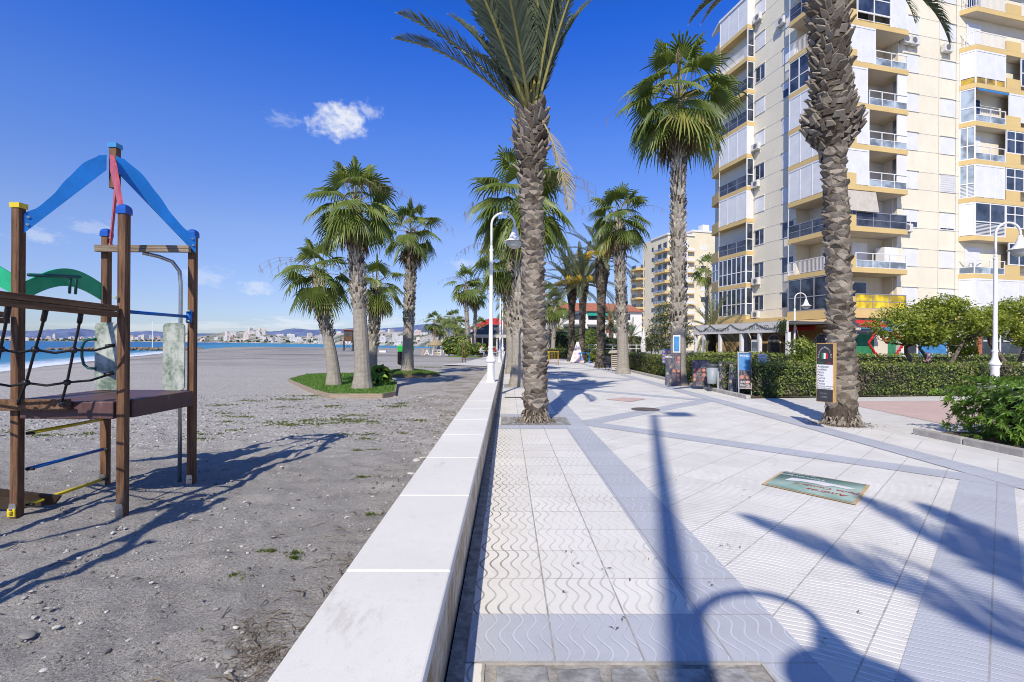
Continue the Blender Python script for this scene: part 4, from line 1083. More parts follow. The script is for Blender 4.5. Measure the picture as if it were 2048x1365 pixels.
# date palms on the right
def r_dk(z): return .265+.16*math.exp(-z/.5)-.035*math.sin(min(1,z/5)*math.pi)+.16*math.exp(-((z-6.4)/.9)**2)
p=at(1201,736); date_palm((p.x,p.y,0),7.2,r_dk,66,1,.95,'dark trunked date palm beside the bench',(.05,0),tm='scaledark',sw=.34,shh=.2)
p=dp(1143,700,45); date_palm((p.x,p.y,0),6.6,r_dk,67,1,1.15,'date palm with yellow flower clusters behind the pink pyramid sign',(0,0),tm='scaledark',sw=.4,shh=.24,rot=2.2)
p=dp(1163,700,43); date_palm((p.x,p.y,0),6.7,r_dk,68,1,1.2,'date palm with yellow flower clusters above the blue table',(.1,0),tm='scaledark',sw=.4,shh=.24,rot=4)
# fan palm cluster on the lawn island and its mound
LG='fan palms on the artificial lawn'
for px,py,h,r0,r1,zs,sc,seed,lean,lab,rot in [
 (725,772,5.7,.26,.155,2.45,.90,10,(-.28,0),'tallest fan palm of the lawn island, thick smooth grey foot',.2),
 (668,766,3.65,.215,.14,1.62,.82,13,(-.55,0),'short leaning fan palm at the left of the lawn island',1.5),
 (815,748,6.6,.28,.175,2.35,.92,11,(.15,0),'fan palm on the grassy mound with a brown bin on its trunk',3.1)]:
    p=at(px,py,.20 if px<800 else .12); fan_palm((p.x,p.y,p.z-.03),h,r0,r1,zs,sc,seed,lab,lean,group=LG,rot=rot)
p=at(744,752,.15); fan_palm((p.x,p.y,.1),3.9,.215,.16,1.3,.82,15,'small fan palm hidden behind the tallest lawn palm',(.15,0),group=LG,rot=.4)
# distant palms
FG='distant palms along the beach'
for px,Z,cy,sc,lab,lean in [(936,64,572,1.55,'tall fan palm by the beach bar lawn, left of a pair',(-.3,0)),(948,66,590,1.3,'shorter fan palm of the pair by the beach bar lawn',(.2,0)),
  (868,118,648,1.7,'leftmost of the far clump of fan palms by the thatched parasol',(0,0)),(877,122,656,1.6,'low fan palm within the far clump by the thatched parasol',(.5,0)),(895,104,640,1.2,'slim fan palm right of the far clump',(.2,0)),(911,98,641,1.3,'fan palm between the slim one and the tall pair',(-.2,0)),(918,88,654,1.1,'low fan palm just left of the tall pair',(0,0)),(962,78,655,1.0,'brownish fan palm in front of the beach bar roof',(0,0)),
  (1097,62,600,1.35,'left fan palm of the pair beyond the yellow barrier',(0,0)),(1106,58,612,1.25,'right fan palm of the pair beyond the yellow barrier',(.15,0)),(1413,75,540,1.5,'fan palm between the two apartment blocks',(0,0))]:
    h=EYE+(HORIZ-cy)/F*Z-.2; q=dp(px,HORIZ,Z); fan_palm((q.x,q.y,0),h,.24*sc**.5,.17*sc**.5,min(2.0,h*.35),sc,int(px),lab,lean,True,FG,dens=.4)
def r_can(z): return .28
for px,Z,cy,sc,lab in [(1222,68,640,1.1,'feathery date palm before the red roofed house'),(1424,42,655,1.35,'dark drooping date palm beside the restaurant pergola'),(1115,75,655,1.3,'feathery palm low behind the barrier'),(1262,60,672,.9,'small feathery palm by the white parasols')]:
    h=max(.9,EYE+(HORIZ-cy)/F*Z-.3); q=dp(px,HORIZ,Z); date_palm((q.x,q.y,0),h,r_can,int(px),3,sc,lab,group='feathery palms before the buildings',tm='scaledark',sw=.4,shh=.3,rot=px)
# ------------------------------------------------------------------ main apartment block
FH=2.75; ZB0=3.75; NF=10
C0=dp(1691,HORIZ,33.2); BROT=R(13.5)
bld=empty('apartment_block',(C0.x,C0.y,0),BROT,'tall cream apartment block with ochre balcony bands and white shutters','apartment block')
def zb(k): return ZB0+FH*k
RU=.74       # recess of the plain walls behind the balcony fronts
ZR=zb(9)+2.75
# plain wall bodies; set behind the balcony fronts, open behind the balconies
b=MB()
b.box(5.24,30,RU,14,3.4,ZR)                # front wing right of the corner balconies
b.box(RU,30,5.0,14,3.4,ZR-.01)             # left flank between the balcony stacks
b.box(2.0,5.26,1.75,5.02,3.4,ZR-.02)       # core behind corner balconies
b.box(2.4,30,13.9,17,3.4,ZR)               # rear part behind the far stack
for z0 in (ZR,): b.box(2,12,4,12,z0,z0+1.6)
b.build('wall',M['cream'],bld)
b=MB()
for k in range(NF):
    for dz in (.72,1.98):
        z=zb(k)+dz
        b.box(5.26,30,RU-.006,RU+.01,z,z+.03); b.box(RU-.006,RU+.01,5.02,9.5,z,z+.03)
b.box(10.62,10.68,RU-.006,RU+.01,3.5,ZR); b.box(9.0,9.03,RU-.006,RU+.01,3.5,ZR)
b.build('wall_joints',M['curb'],bld)
b=MB(); b.box(RU-.02,30.1,RU-.02,14.05,ZR-.02,ZR+.25); b.box(2.38,30.1,14.06,17.05,ZR-.02,ZR+.25); b.prism([(-.05,-.05,ZR-.1),(5.3,-.05,ZR-.1),(5.3,RU-.03,ZR-.1),(RU-.03,RU-.03,ZR-.1),(RU-.03,5.1,ZR-.1),(-.05,5.1,ZR-.1)],(0,0,.22)); b.prism([(-.05,9.5,ZR-.1),(RU-.03,9.5,ZR-.1),(RU-.03,15.3,ZR-.1),(.6,15.2,ZR-.1),(-.05,13.25,ZR-.1)],(0,0,.22)); b.build('roof_parapet',M['whitewall'],bld)
# ---- windows
def window(face,a,w,k,state,z0=.78,h=1.22):
    """face 'F' front wall (along u) or 'L' left flank (along v)"""
    zz=zb(k)+z0
    def bx(b,a0,a1,d0,d1,z0_,z1_,**kw):
        if face=='F': b.box(a0,a1,RU+d0,RU+d1,z0_,z1_,**kw)
        else: b.box(RU+d0,RU+d1,a0,a1,z0_,z1_,**kw)
    f=MB(); t=.055
    bx(f,a-.02,a+w+.02,-.045,.03,zz-.05,zz); 
    bx(f,a,a+t,-.02,.04,zz,zz+h); bx(f,a+w-t,a+w,-.02,.04,zz,zz+h); bx(f,a+t,a+w-t,-.02,.04,zz+h-t,zz+h); bx(f,a+w/2-t/2,a+w/2+t/2,-.02,.04,zz,zz+h-t)
    hd=MB(); bx(hd,a-.04,a+w+.04,-.09,.02,zz+h+.005,zz+h+.07)
    o=f.build('window',M['frame'],bld); hd.build('window_hood',M['cream'],o)
    g=MB(); bx(g,a+t,a+w-t,-.008,.02,zz,zz+h-t); g.build('pane',M['glass'],o)
    if state>0:
        s=MB(); bx(s,a+.03,a+w-.03,-.035,-.022,zz+h*(1-state)+.01,zz+h-.01); s.build('shutter',M['shutter'],o)
    return o
rr=random.Random(77)
for k in range(NF):
    window('F',5.75,1.35,k,1.0 if k not in (2,) else .72)
    window('F',9.15,1.42,k,1.0 if k not in (2,) else .93)
    window('L',8.3,1.1,k,[0,0,0,1,0,1,1,0,1,1][k]); window('L',5.15,1.25,k,[0,0,0,1,1,1,.5,1,1,1][k])
    window('F',19.6,1.4,k,1.0)
# barred window on the third floor
b=MB(); z=zb(3)+.78
for i in range(15): b.box(9.2+i*.095,9.215+i*.095,RU-.075,RU-.06,z,z+1.2)
for i in range(8): b.box(9.17,10.56,RU-.080,RU-.062,z+.06+i*.155,z+.075+i*.155)
b.build('window_grille',M['frame'],bld)
# ---- balconies
def bpart(b,name,m,par,**k): return b.build(name,M[m],par,**k)
def strip_fn(p0,p1):
    """mapping along a facade run p0->p1 (u,v pairs); a along, d inward (left of the run is outside)"""
    p0=Vector((p0[0],p0[1],0)); p1=Vector((p1[0],p1[1],0)); L=(p1-p0).length; t=(p1-p0)/L; n=Vector((-t.y,t.x,0))
    return p0,t,n,L
def rbox(b,run,a0,a1,d0,d1,z0,z1,m=0):
    p0,t,n,L=run; vs=[]
    for z in (z0,z1):
        for a,d in ((a0,d0),(a1,d0),(a1,d1),(a0,d1)): q=p0+t*a+n*d; vs.append((q.x,q.y,z))
    b.add(vs,[(0,3,2,1),(4,5,6,7),(0,1,5,4),(1,2,6,5),(2,3,7,6),(3,0,4,7)],m)
BAND=.34
def rails(par,run,a0,a1,z,kind):
    """guard rail kinds along a run from a0 to a1; z = top of slab"""
    L=a1-a0; f=MB(); g=MB(); top=1.0
    if kind=='bars' or kind=='barsred':
        rbox(f,run,a0,a1,.03,.08,z+top-.04,z+top); rbox(f,run,a0,a1,.04,.07,z+.06,z+.09); n=int(L/.115)
        for i in range(n+1): a=a0+L*i/n; rbox(f,run,a-.012,a+.012,.045,.065,z+.09,z+top-.04)
        bpart(f,'railing','frame' if kind=='bars' else 'frame',par); return
    fm={'glass':'frame','dark':'greyframe','yellow':'greyframe','amber':'frame'}[kind]
    gm={'glass':'railglass','dark':'darkrail','yellow':'yellowglass','amber':'amber'}[kind]
    n=max(1,round(L/1.25))
    rbox(f,run,a0,a1,.02,.08,z+top-.05,z+top); rbox(f,run,a0,a1,.03,.07,z+.46,z+.50); rbox(f,run,a0,a1,.03,.07,z+.0,z+.035)
    for i in range(n+1): a=a0+L*i/n; a=min(max(a,a0+.025),a1-.025); rbox(f,run,a-.025,a+.025,.025,.075,z+.035,z+top-.05)
    o=bpart(f,'railing',fm,par)
    rbox(g,run,a0+.03,a1-.03,.044,.056,z+.035,z+.455)
    if kind in ('dark','yellow') : rbox(g,run,a0+.03,a1-.03,.044,.056,z+.505,z+top-.055)
    bpart(g,'rail_glass',gm,o)
def shutters(par,run,a0,a1,z,ztop,low=None):
    s=MB(); n=max(1,round((a1-a0)/1.05)); L=(a1-a0)/n
    z0=z+(.42 if low else .01)
    for i in range(n): rbox(s,run,a0+i*L+.035,a0+(i+1)*L-.035,.03,.06,z0+.03,ztop-.10)
    f=MB()
    for i in range(n+1):
        a=min(max(a0+i*L,a0+.03),a1-.03); rbox(f,run,a-.03,a+.03,.01,.09,z+.005,ztop-.12)
    rbox(f,run,a0,a1,.005,.14,ztop-.12,ztop-.005)
    o=bpart(f,'shutter_frame','frame',par); bpart(s,'shutter','shutter',o)
    bk=MB(); rbox(bk,run,a0+.03,a1-.03,.07,.09,z+.005,ztop-.12); bpart(bk,'inner_pane','glass',o)
    if low:
        g=MB(); rbox(g,run,a0+.035,a1-.035,.045,.06,z+.03,z+.40); bpart(g,'rail_glass',low,o)
def glazing(par,run,a0,a1,z,ztop,fm='frame',slats=False,pw=.95,gm='glass'):
    n=max(1,round((a1-a0)/pw)); L=(a1-a0)/n; f=MB(); g=MB()
    for i in range(n+1):
        a=min(max(a0+i*L,a0+.035),a1-.035); rbox(f,run,a-.035,a+.035,.01,.09,z+.005,ztop-.005)
    for zz in (z+.01,z+.98,ztop-.09): rbox(f,run,a0+.04,a1-.04,.018,.08,zz,zz+.07)
    rbox(g,run,a0+.04,a1-.04,.045,.055,z+.02,ztop-.02)
    if slats:
        for i in range(8): rbox(f,run,a0+.05,a1-.05,.022,.04,z+.12+i*.10,z+.16+i*.10)
    o=bpart(f,'glazed_screen',fm,par); bpart(g,'pane',gm,o)
def slab(poly,k,h=BAND,name='balcony',extra=None):
    b=MB(); z=zb(k)
    b.prism([(u,v,z) for u,v in poly],(0,0,h)); o=bpart(b,name,'ochre',bld)
    return o
FC=zb(1)-zb(0)-BAND  # clear height
# corner stack: runs go so that the inside is to the left of the direction
runL=strip_fn((0,5.0),(0,0))       # left face, from far end to the corner : inside = +u
runF=strip_fn((0,0),(5.24,0))      # front face: inside = +v
typeL=['dk','bars','dark','sh','sh','sh','gl','bars','dark','sh']
typeF=['yellow','glass','awn','shopen','shopen','shopenR','shL','dkamber','bars','bars']
for k in range(NF):
    z=zb(k)+BAND; zt=zb(k+1)
    s=slab([(0,0),(5.24,0),(5.24,1.8),(2.05,1.8),(2.05,5.0),(0,5.0)],k)
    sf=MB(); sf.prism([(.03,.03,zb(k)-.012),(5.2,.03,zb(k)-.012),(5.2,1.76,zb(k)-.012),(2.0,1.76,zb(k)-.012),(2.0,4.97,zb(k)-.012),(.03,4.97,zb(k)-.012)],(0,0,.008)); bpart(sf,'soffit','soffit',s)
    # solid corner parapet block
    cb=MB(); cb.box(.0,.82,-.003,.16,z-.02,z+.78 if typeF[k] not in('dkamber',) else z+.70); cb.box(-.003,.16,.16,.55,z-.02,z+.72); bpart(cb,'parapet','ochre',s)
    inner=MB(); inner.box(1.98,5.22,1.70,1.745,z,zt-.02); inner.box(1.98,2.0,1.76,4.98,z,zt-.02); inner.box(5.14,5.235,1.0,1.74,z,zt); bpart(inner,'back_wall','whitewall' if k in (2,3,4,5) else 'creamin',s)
    dw=MB(); dw.box(2.35,3.7,1.66,1.695,z,z+2.05); dw.box(1.93,1.975,2.6,3.9,z,z+2.05); o=bpart(dw,'balcony_door','frame',s)
    dg=MB(); dg.box(2.42,3.63,1.650,1.672,z+.06,z+1.98); dg.box(1.92,1.94,2.67,3.83,z+.06,z+1.98); bpart(dg,'pane','glass' if k not in (1,3,4) else 'shutter',o)
    tl=typeL[k]
    if tl=='dk': glazing(s,runL,.02,4.8,z,zt,'greyframe',pw=1.2)
    elif tl=='gl': glazing(s,runL,.02,1.9,z,zt); rails(s,runL,1.9,4.4,z,'dark')
    elif tl=='sh': shutters(s,runL,.02,4.4,z,zt)
    else: rails(s,runL,.02,4.42,z,tl)
    if tl in('bars','dark'):
        ep=MB(); rbox(ep,runL,.01,.05,.02,.06,z,zt); bpart(ep,'corner_post','frame',s)
    tf=typeF[k]
    if tf=='yellow': rails(s,runF,.84,5.2,z,'yellow')
    elif tf=='glass':
        rails(s,runF,.84,5.2,z,'glass'); x=MB(); x.box(3.9,5.1,.55,1.2,z,z+1.6); bpart(x,'balcony_cupboard','frame',s)
    elif tf=='awn':
        rails(s,runF,.84,5.2,z,'dark'); a=MB(); a.add([(.1,.02,zt-.05),(2.5,.02,zt-.05),(2.5,-.22,z+.95),(.1,-.22,z+.95)],[(0,1,2,3)]); bpart(a,'roll_blind','canvas',s)
    elif tf in('shopen','shopenR'):
        shutters(s,runF,.0,1.9 if tf=='shopen' else 1.75,z,zt); rails(s,runF,1.9,5.2,z,'glass')
        e=MB(); rbox(e,runF,4.35,5.2,.06,.12,z+.01,zt-.01); bpart(e,'side_screen','whitewall' if k!=5 else 'frame',s)
        p=MB(); p.add([(5.12,.1,z),(5.12,1.0,z),(5.12,1.0,zt-.02),(5.12,.1,zt-.02)],[(0,1,2,3)]); bpart(p,'end_pane','railglass',s)
    elif tf=='shL': shutters(s,runF,.0,2.4,z,zt); rails(s,runF,2.4,5.2,z,'glass')
    elif tf=='dkamber':
        glazing(s,runF,.84,3.7,z+.62,zt,pw=1.4); shutters(s,runF,3.7,5.2,z,zt); rails(s,runF,.84,3.7,z-.35,'amber')
    else: rails(s,runF,.1,5.2,z,'bars')
# far stack on the left flank with a canted outer end
runA=strip_fn((0,13.2),(0,9.54)); runB=strip_fn((.62,15.1),(0,13.2)); runE=strip_fn((0,9.54),(RU,9.54))
typeS=['gl','gl','dark','sh','dark','sh','dark','open','bars','sh']
for k in range(NF):
    z=zb(k)+BAND; zt=zb(k+1)
    s=slab([(0,9.54),(2.4,9.54),(2.4,15.1),(.62,15.1),(0,13.2)],k)
    cb=MB(); rbox(cb,runB,.1,1.99,-.003,.15,z-.02,z+.62); bpart(cb,'parapet','ochre',s)
    inner=MB(); inner.box(1.9,2.38,9.6,14.5,z,zt-.01); inner.box(RU+.02,2.36,9.56,9.66,z,zt-.01); bpart(inner,'back_wall','creamin',s)
    o=MB(); o.box(1.86,1.895,10.4,12.2,z,z+2.05); d=bpart(o,'balcony_door','frame',s); o=MB(); o.box(1.85,1.87,10.48,12.12,z+.06,z+1.98); bpart(o,'pane','glass',d)
    t=typeS[k]
    if t=='gl': glazing(s,runA,.0,3.6,z,zt,pw=.62); glazing(s,runB,.1,1.99,z+.62,zt); glazing(s,runE,.03,.72,z,zt,pw=.7)
    elif t=='sh':
        shutters(s,runA,0,3.64,z,zt); e=MB(); rbox(e,runE,.03,.72,.01,.06,z,zt-.005); bpart(e,'end_screen','whitewall',s)
    else:
        rails(s,runA,.0,3.62,z,{'dark':'dark','open':'dark','bars':'bars'}[t]); glazing(s,runE,.03,.72,z,zt,pw=.7)
        e=MB(); rbox(e,runA,.0,.04,.02,.06,z,zt); bpart(e,'corner_post','frame',s)
# right stack: canted left end, bay, solid block, bay
runC=strip_fn((10.95,RU),(11.5,0)); runD=strip_fn((11.5,0),(19.2,0))
typeR=['sh','glass','slat','shmix','glassw','awn','shamber','bars','bars','sh']
for k in range(NF):
    z=zb(k)+BAND; zt=zb(k+1)
    s=slab([(10.95,RU-.01),(11.5,0),(19.2,0),(19.2,RU-.01)],k)
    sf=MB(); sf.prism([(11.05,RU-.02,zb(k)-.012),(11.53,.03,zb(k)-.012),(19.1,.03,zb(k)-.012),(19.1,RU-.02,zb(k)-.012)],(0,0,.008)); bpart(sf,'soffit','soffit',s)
    if k not in (0,):
        cb=MB(); rbox(cb,runD,3.0,4.45,-.004,.15,z-.02,z+.72); bpart(cb,'parapet','ochre',s)
    # loggia hollow shown as a dark-lined back wall right behind the wall plane
    t=typeR[k]
    o=MB(); o.box(11.6,13.0,RU-.045,RU-.02,z,z+2.0); d=bpart(o,'balcony_door','frame',s); o=MB(); o.box(11.68,12.92,RU-.055,RU-.04,z+.05,z+1.94); bpart(o,'pane','shutter' if k%3==1 else 'glass',d)
    if t=='sh': shutters(s,runC,.03,.9,z,zt); shutters(s,runD,.0,7.6,z,zt)
    elif t=='glass':
        rails(s,runC,.03,.9,z,'glass'); rails(s,runD,.0,3.0,z,'glass'); glazing(s,runD,3.35,7.6,z+.74,zt); 
        for px_,w_,m_ in ((11.7,.35,'whitewall'),(12.4,.30,'whitewall')):
            x=MB(); x.lathe([(.05,0),(w_*.6,.1),(w_*.5,.7),(.1,.85)],10,(px_,.35,z)); bpart(x,'covered_chair',m_,s)
    elif t=='slat': shutters(s,runC,.03,.9,z,zt); glazing(s,runD,.0,3.0,z,zt,slats=True,pw=1.3); glazing(s,runD,3.05,7.6,z+.72,zt)
    elif t=='shmix': glazing(s,runC,.03,.9,z,zt,slats=True,pw=.45,gm='railglass'); shutters(s,runD,0,2.9,z,zt); glazing(s,runD,3.0,7.6,z+.72,zt)
    elif t=='glassw': glazing(s,runC,.03,.9,z,zt,pw=.5,gm='railglass'); rails(s,runD,.0,3.0,z,'glass'); glazing(s,runD,3.05,7.6,z+.72,zt)
    elif t=='awn':
        glazing(s,runC,.03,.9,z,zt,pw=.9,gm='railglass'); rails(s,runD,.0,3.0,z,'glass'); shutters(s,runD,3.3,7.6,z+.3,zt)
        a=MB(); a.add([(11.5,.0,zt-.03),(14.5,.0,zt-.03),(14.5,-.18,zt-.24),(11.5,-.18,zt-.24)],[(0,1,2,3)])
        for i in range(12): x0=11.5+.25*i; a.add([(x0,-.18,zt-.24),(x0+.25,-.18,zt-.24),(x0+.2,-.19,zt-.34),(x0+.05,-.19,zt-.34)],[(0,1,2,3)])
        bpart(a,'awning','blueawning',s)
    elif t=='shamber': shutters(s,runC,.03,.9,z,zt,'amber'); shutters(s,runD,.0,2.95,z,zt,'amber'); glazing(s,runD,4.5,7.6,z+.3,zt)
    else: rails(s,runC,.03,.9,z,'bars'); rails(s,runD,.0,3.0,z,'bars'); rails(s,runD,4.5,7.6,z,'bars')
# ---- air conditioners and a dish
def acunit(face,a,z,w=.8,h=.56,d=.30):
    b=MB()
    if face=='F': b.box(a,a+w,RU-d-.06,RU-.06,z,z+h)
    else: b.box(RU-d-.06,RU-.06,a,a+w,z,z+h)
    o=b.build('air_conditioner',M['acwhite'],bld,bevel=.02)
    f=MB()
    if face=='F': 
        f.tube([(a+w*.38,RU-d-.075,z+h/2),(a+w*.38,RU-d-.058,z+h/2)],.20,20); br=[(a+.08,a+.11),(a+w-.11,a+w-.08)]
    else: f.tube([(RU-d-.075,a+w*.4,z+h/2),(RU-d-.058,a+w*.4,z+h/2)],.20,20)
    bpart(f,'fan_grille','acfan',o)
    for q in (.1,w-.14):
        k=MB()
        if face=='F': k.box(a+q,a+q+.04,RU-d-.04,RU+.0,z-.06,z-.003); k.box(a+q,a+q+.04,RU-.04,RU,z-.28,z-.06)
        else: k.box(RU-d-.04,RU,a+q,a+q+.04,z-.06,z-.003); k.box(RU-.04,RU,a+q,a+q+.04,z-.28,z-.06)
        bpart(k,'bracket','acwhite',o)
for a,k,dz in ((5.3,7,-.2),(6.0,7,-.2),(9.1,7,-.25),(5.45,2,.35)): acunit('F',a,zb(k)+dz)
for a,k,dz in ((8.6,0,.1),(8.6,1,.15),(8.7,4,.1),(8.7,5,.5),(8.6,9,.3),(6.0,8,1.1)): acunit('L',a,zb(k)+dz)
b=MB(); n=20
q=Vector((7.35,RU-.45,zb(8)+1.75)); ax=Vector((-.35,-.8,.35)).normalized(); s1=ax.cross(Vector((0,0,1))).normalized(); s2=s1.cross(ax)
vs=[q-ax*.10]; fs=[]
for rI,dd in ((.2,-.07),(.42,.02)):
    for j in range(n): a=6.283*j/n; vs.append(q+ax*dd+(s1*math.cos(a)+s2*math.sin(a))*rI)
for j in range(n): j2=(j+1)%n; fs+=[(0,1+j,1+j2),(1+j,1+n+j,1+n+j2,1+j2)]
b.add(vs,fs); b.tube([q-ax*.1,(q.x,RU,q.z-.2)],.02,6); b.tube([q-s2*.4,q+ax*.45],.01,5); b.build('satellite_dish',M['acwhite'],bld)
# ---- ground floor
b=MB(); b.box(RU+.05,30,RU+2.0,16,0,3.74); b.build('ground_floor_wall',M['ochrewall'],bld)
for u,v in ((.2,.2),(5.0,.2),(.2,5.0),(.2,9.6),(11.2,.3),(17.5,.3)): b=MB(); b.box(u,u+.4,v,v+.4,0,3.745); b.build('pillar',M['whitewall'],bld)
b=MB(); b.box(-.05,5.3,-.06,2.7,3.45,3.745); b.box(-.05,2.7,2.7,14.6,3.45,3.745); b.box(5.3,30,-.06,2.7,3.45,3.744); b.build('first_floor_edge',M['ochre'],bld)
def arch_window(v):
    b=MB(); n=12; w=.62; z0=.75; zs=1.75
    pts=[(0,v-w,z0),(0,v+w,z0)]+[(0,v+w*math.cos(math.pi*i/n),zs+w*math.sin(math.pi*i/n)) for i in range(n+1)]
    fr=MB(); ins=[(RU+1.0-.2+.1,p[1],p[2]) for p in pts]
    x=RU+.02
    fr.prism([(x,v+(p[1]-v)*1.14,z0-.06+(p[2]-z0)*1.09) for p in pts],(.03,0,0)); o=fr.build('arched_window',M['frame'],bld)
    g=MB(); g.prism([(x-.012,p[1],p[2]) for p in pts],(.01,0,0)); bpart(g,'pane','glass',o)
    br=MB()
    for i in range(-4,5): y=v+i*.135; zt=zs+math.sqrt(max(0,w*w-(y-v)**2)); br.tube([(x-.05,y,z0),(x-.05,y,zt)],.012,5)
    for z in (1.05,1.5,1.95): br.tube([(x-.05,v-w*.95,z),(x-.05,v+w*.95,z)],.010,5)
    bpart(br,'window_bars','greyframe',o)
b=MB(); b.box(RU+.03,RU+.30,1.6,10.5,0,3.44); b.build('restaurant_wall',M['ochrewall'],bld)
for v in (2.6,7.2,9.6): arch_window(v)
for i,v in enumerate((5.9,8.5)):
    b=MB(); b.box(RU-.12,RU+.02,v-.07,v+.07,2.05,2.28); b.lathe([(.03,1.95),(.09,2.02),(.10,2.2),(.02,2.34)],8,(RU-.12,v,0)); b.build('wall_lantern',M['iron'],bld)
a=MB(); a.add([(-.02,.3,3.42),(-.02,4.4,3.42),(-1.25,4.4,2.95),(-1.25,.3,2.95)],[(0,1,2,3)])
for i in range(14): y0=.3+i*.293; a.add([(-1.25,y0,2.95),(-1.25,y0+.293,2.95),(-1.26,y0+.23,2.78),(-1.26,y0+.06,2.78)],[(0,1,2,3)])
o=a.build('awning',M['ochre'],bld); tag(o,'yellow scalloped awning')
a=MB(); a.add([(.3,-.05,3.30),(2.6,-.05,3.30),(2.6,-.75,3.0),(.3,-.75,3.0)],[(0,1,2,3)]); a.add([(.3,-.75,3.0),(2.6,-.75,3.0),(2.6,-.76,2.8),(.3,-.76,2.8)],[(0,1,2,3)]); o=a.build('awning',M['redawning'],bld); tag(o,'red awning')
a=MB(); a.add([(-.9,1.0,3.05),(-.9,3.2,3.05),(-1.5,3.2,2.86),(-1.5,1.0,2.86)],[(0,1,2,3)]); a.add([(-1.5,1.0,2.86),(-1.5,3.2,2.86),(-1.51,3.2,2.62),(-1.51,1.0,2.62)],[(0,1,2,3)]); o=a.build('awning',M['redawning'],bld); tag(o,'red awning')
# shop front under the front wing
b=MB()
b.box(.3,19,.55,.62,2.55,3.43); b.build('shop_fascia',M['whitewall'],bld)
b=MB(); b.box(1.9,6.9,.49,.545,2.62,3.36); b.build('shop_sign',M['bluesign'],bld)
b=MB()
for u in (.35,1.5,4.2,6.9,9.6,12.2,14.9,17.6,19): b.box(u-.05,u+.05,.52,.60,0,2.54)
b.box(.35,19,.53,.59,.0,.35); b.box(.35,19,.53,.59,1.95,2.03); sf=b.build('shop_front',M['frame'],bld)
b=MB(); b.box(.35,19,.61,.63,0,2.54); b.build('pane',M['glass'],sf)
b=MB(); b.box(.45,2.9,.44,.50,0,2.35); b.build('mural_panel',M['mural'],bld)
b=MB(); b.box(2.92,4.1,.44,.505,0,2.30); b.build('mural_wall',M['creamin'],bld)
b=MB(); b.box(4.12,4.75,.44,.50,0,2.3); b.build('mural_panel',M['mural'],bld)
b=MB(); b.box(7.0,9.5,.46,.515,.4,1.93); b.build('shop_poster',M['bluesign'],bld)
b=MB(); b.box(9.7,12.1,.44,.50,0,2.5); b.build('shop_pillar',M['whitewall'],bld)
b=MB(); b.box(12.3,12.8,.36,.43,0,2.5); b.build('brick_pillar',M['redroof'],bld)

# ------------------------------------------------------------------ restaurant pergola in front of the left flank
Rb=Matrix.Rotation(BROT,3,'Z')
def LB(u,v,z=0): q=Rb@Vector((u,v,0)); return Vector((C0.x+q.x,C0.y+q.y,z))
perg=empty('restaurant_pergola',(C0.x,C0.y,0),BROT,'white timber restaurant pergola with long lettered fascia and garland','pergola')
PU=-4.75
b=MB(); b.box(PU-.05,PU+.03,-.2,9.9,2.42,3.12); b.build('fascia',M['whitewall'],perg)
for v in (-.1,2.4,4.2,6.6,8.6,9.75): b=MB(); b.box(PU-.02,PU+.20,v-.1,v+.1,0,2.415); b.build('post',M['frame'],perg)
b=MB(); b.box(-.8,-.6,-.15,.05,0,2.415); b.build('post',M['frame'],perg)
b=MB()
for i in range(12): b.box(PU+.05,-.1,.2+i*.86,.3+i*.86,3.0,3.1)
b.build('roof_slats',M['frame'],perg)
b=MB(); b.box(PU+.05,0,-.1,9.8,3.13,3.17); b.build('roof_sheet',M['canvas'],perg)
text('lettering','Restaurante',.50,M['greyframe'],perg,(PU-.056,6.9,2.76),(R(90),0,R(-90)),ext=.004,xs=1.25)
text('lettering','BRAVO',.46,M['greyframe'],perg,(PU-.056,2.35,2.76),(R(90),0,R(-90)),ext=.004,xs=1.3)
b=MB(); rr=random.Random(6)
prev=None
for s0,s1 in ((0,2.6),(2.6,5.2),(5.2,7.6),(7.6,9.7)):
    pts=[]
    for i in range(12): t=i/11; pts.append((PU-.08,s0+(s1-s0)*t,3.10-.42*math.sin(math.pi*t)))
    b.tube(pts,.014,5,0)
    for i in range(70):
        t=rr.random(); v=s0+(s1-s0)*t; z=3.10-.42*math.sin(math.pi*t); a=rr.uniform(0,6.28); l=.06
        b.add([(PU-.09,v,z),(PU-.12,v+l*math.cos(a),z+l*math.sin(a)),(PU-.10,v+l*1.5*math.cos(a+.4),z+l*1.5*math.sin(a+.4))],[(0,1,2)],0,rr.random())
for i in range(500):
    v=abs(rr.gauss(0,.35))-.1; z=2.75+rr.gauss(0,.2); a=rr.uniform(0,6.28); l=rr.uniform(.05,.12)
    b.add([(PU-.07,v,z),(PU-.11,v+l*math.cos(a),z+l*math.sin(a)),(PU-.09,v+l*1.3*math.cos(a+.5),z+l*1.3*math.sin(a+.5))],[(0,1,2)],0,rr.random())
b.build('garland',M['darkleaf'],perg,fix=False)
def xtable(u,v,lab):
    t=empty('folded_table',LB(u,v),BROT,lab,'table','folded restaurant tables')
    for s in (-.3,.3):
        b=MB(); b.bar((-.3,s,.0),(.3,s,.95),.05,.04); b.bar((.3,s+.04,.0),(-.3,s+.04,.95),.05,.04); b.build('crossed_legs',M['darkwood'],t)
    b=MB(); b.box(-.38,.38,-.42,.42,.955,.995); b.build('table_top',M['darkwood'],t)
xtable(-2.6,1.3,'dark folding table with crossed legs nearest the pergola end post'); xtable(-2.3,2.5,'dark folding table with crossed legs deeper under the pergola'); xtable(-2.4,4.6,'dark folding table with crossed legs behind the menu case'); 
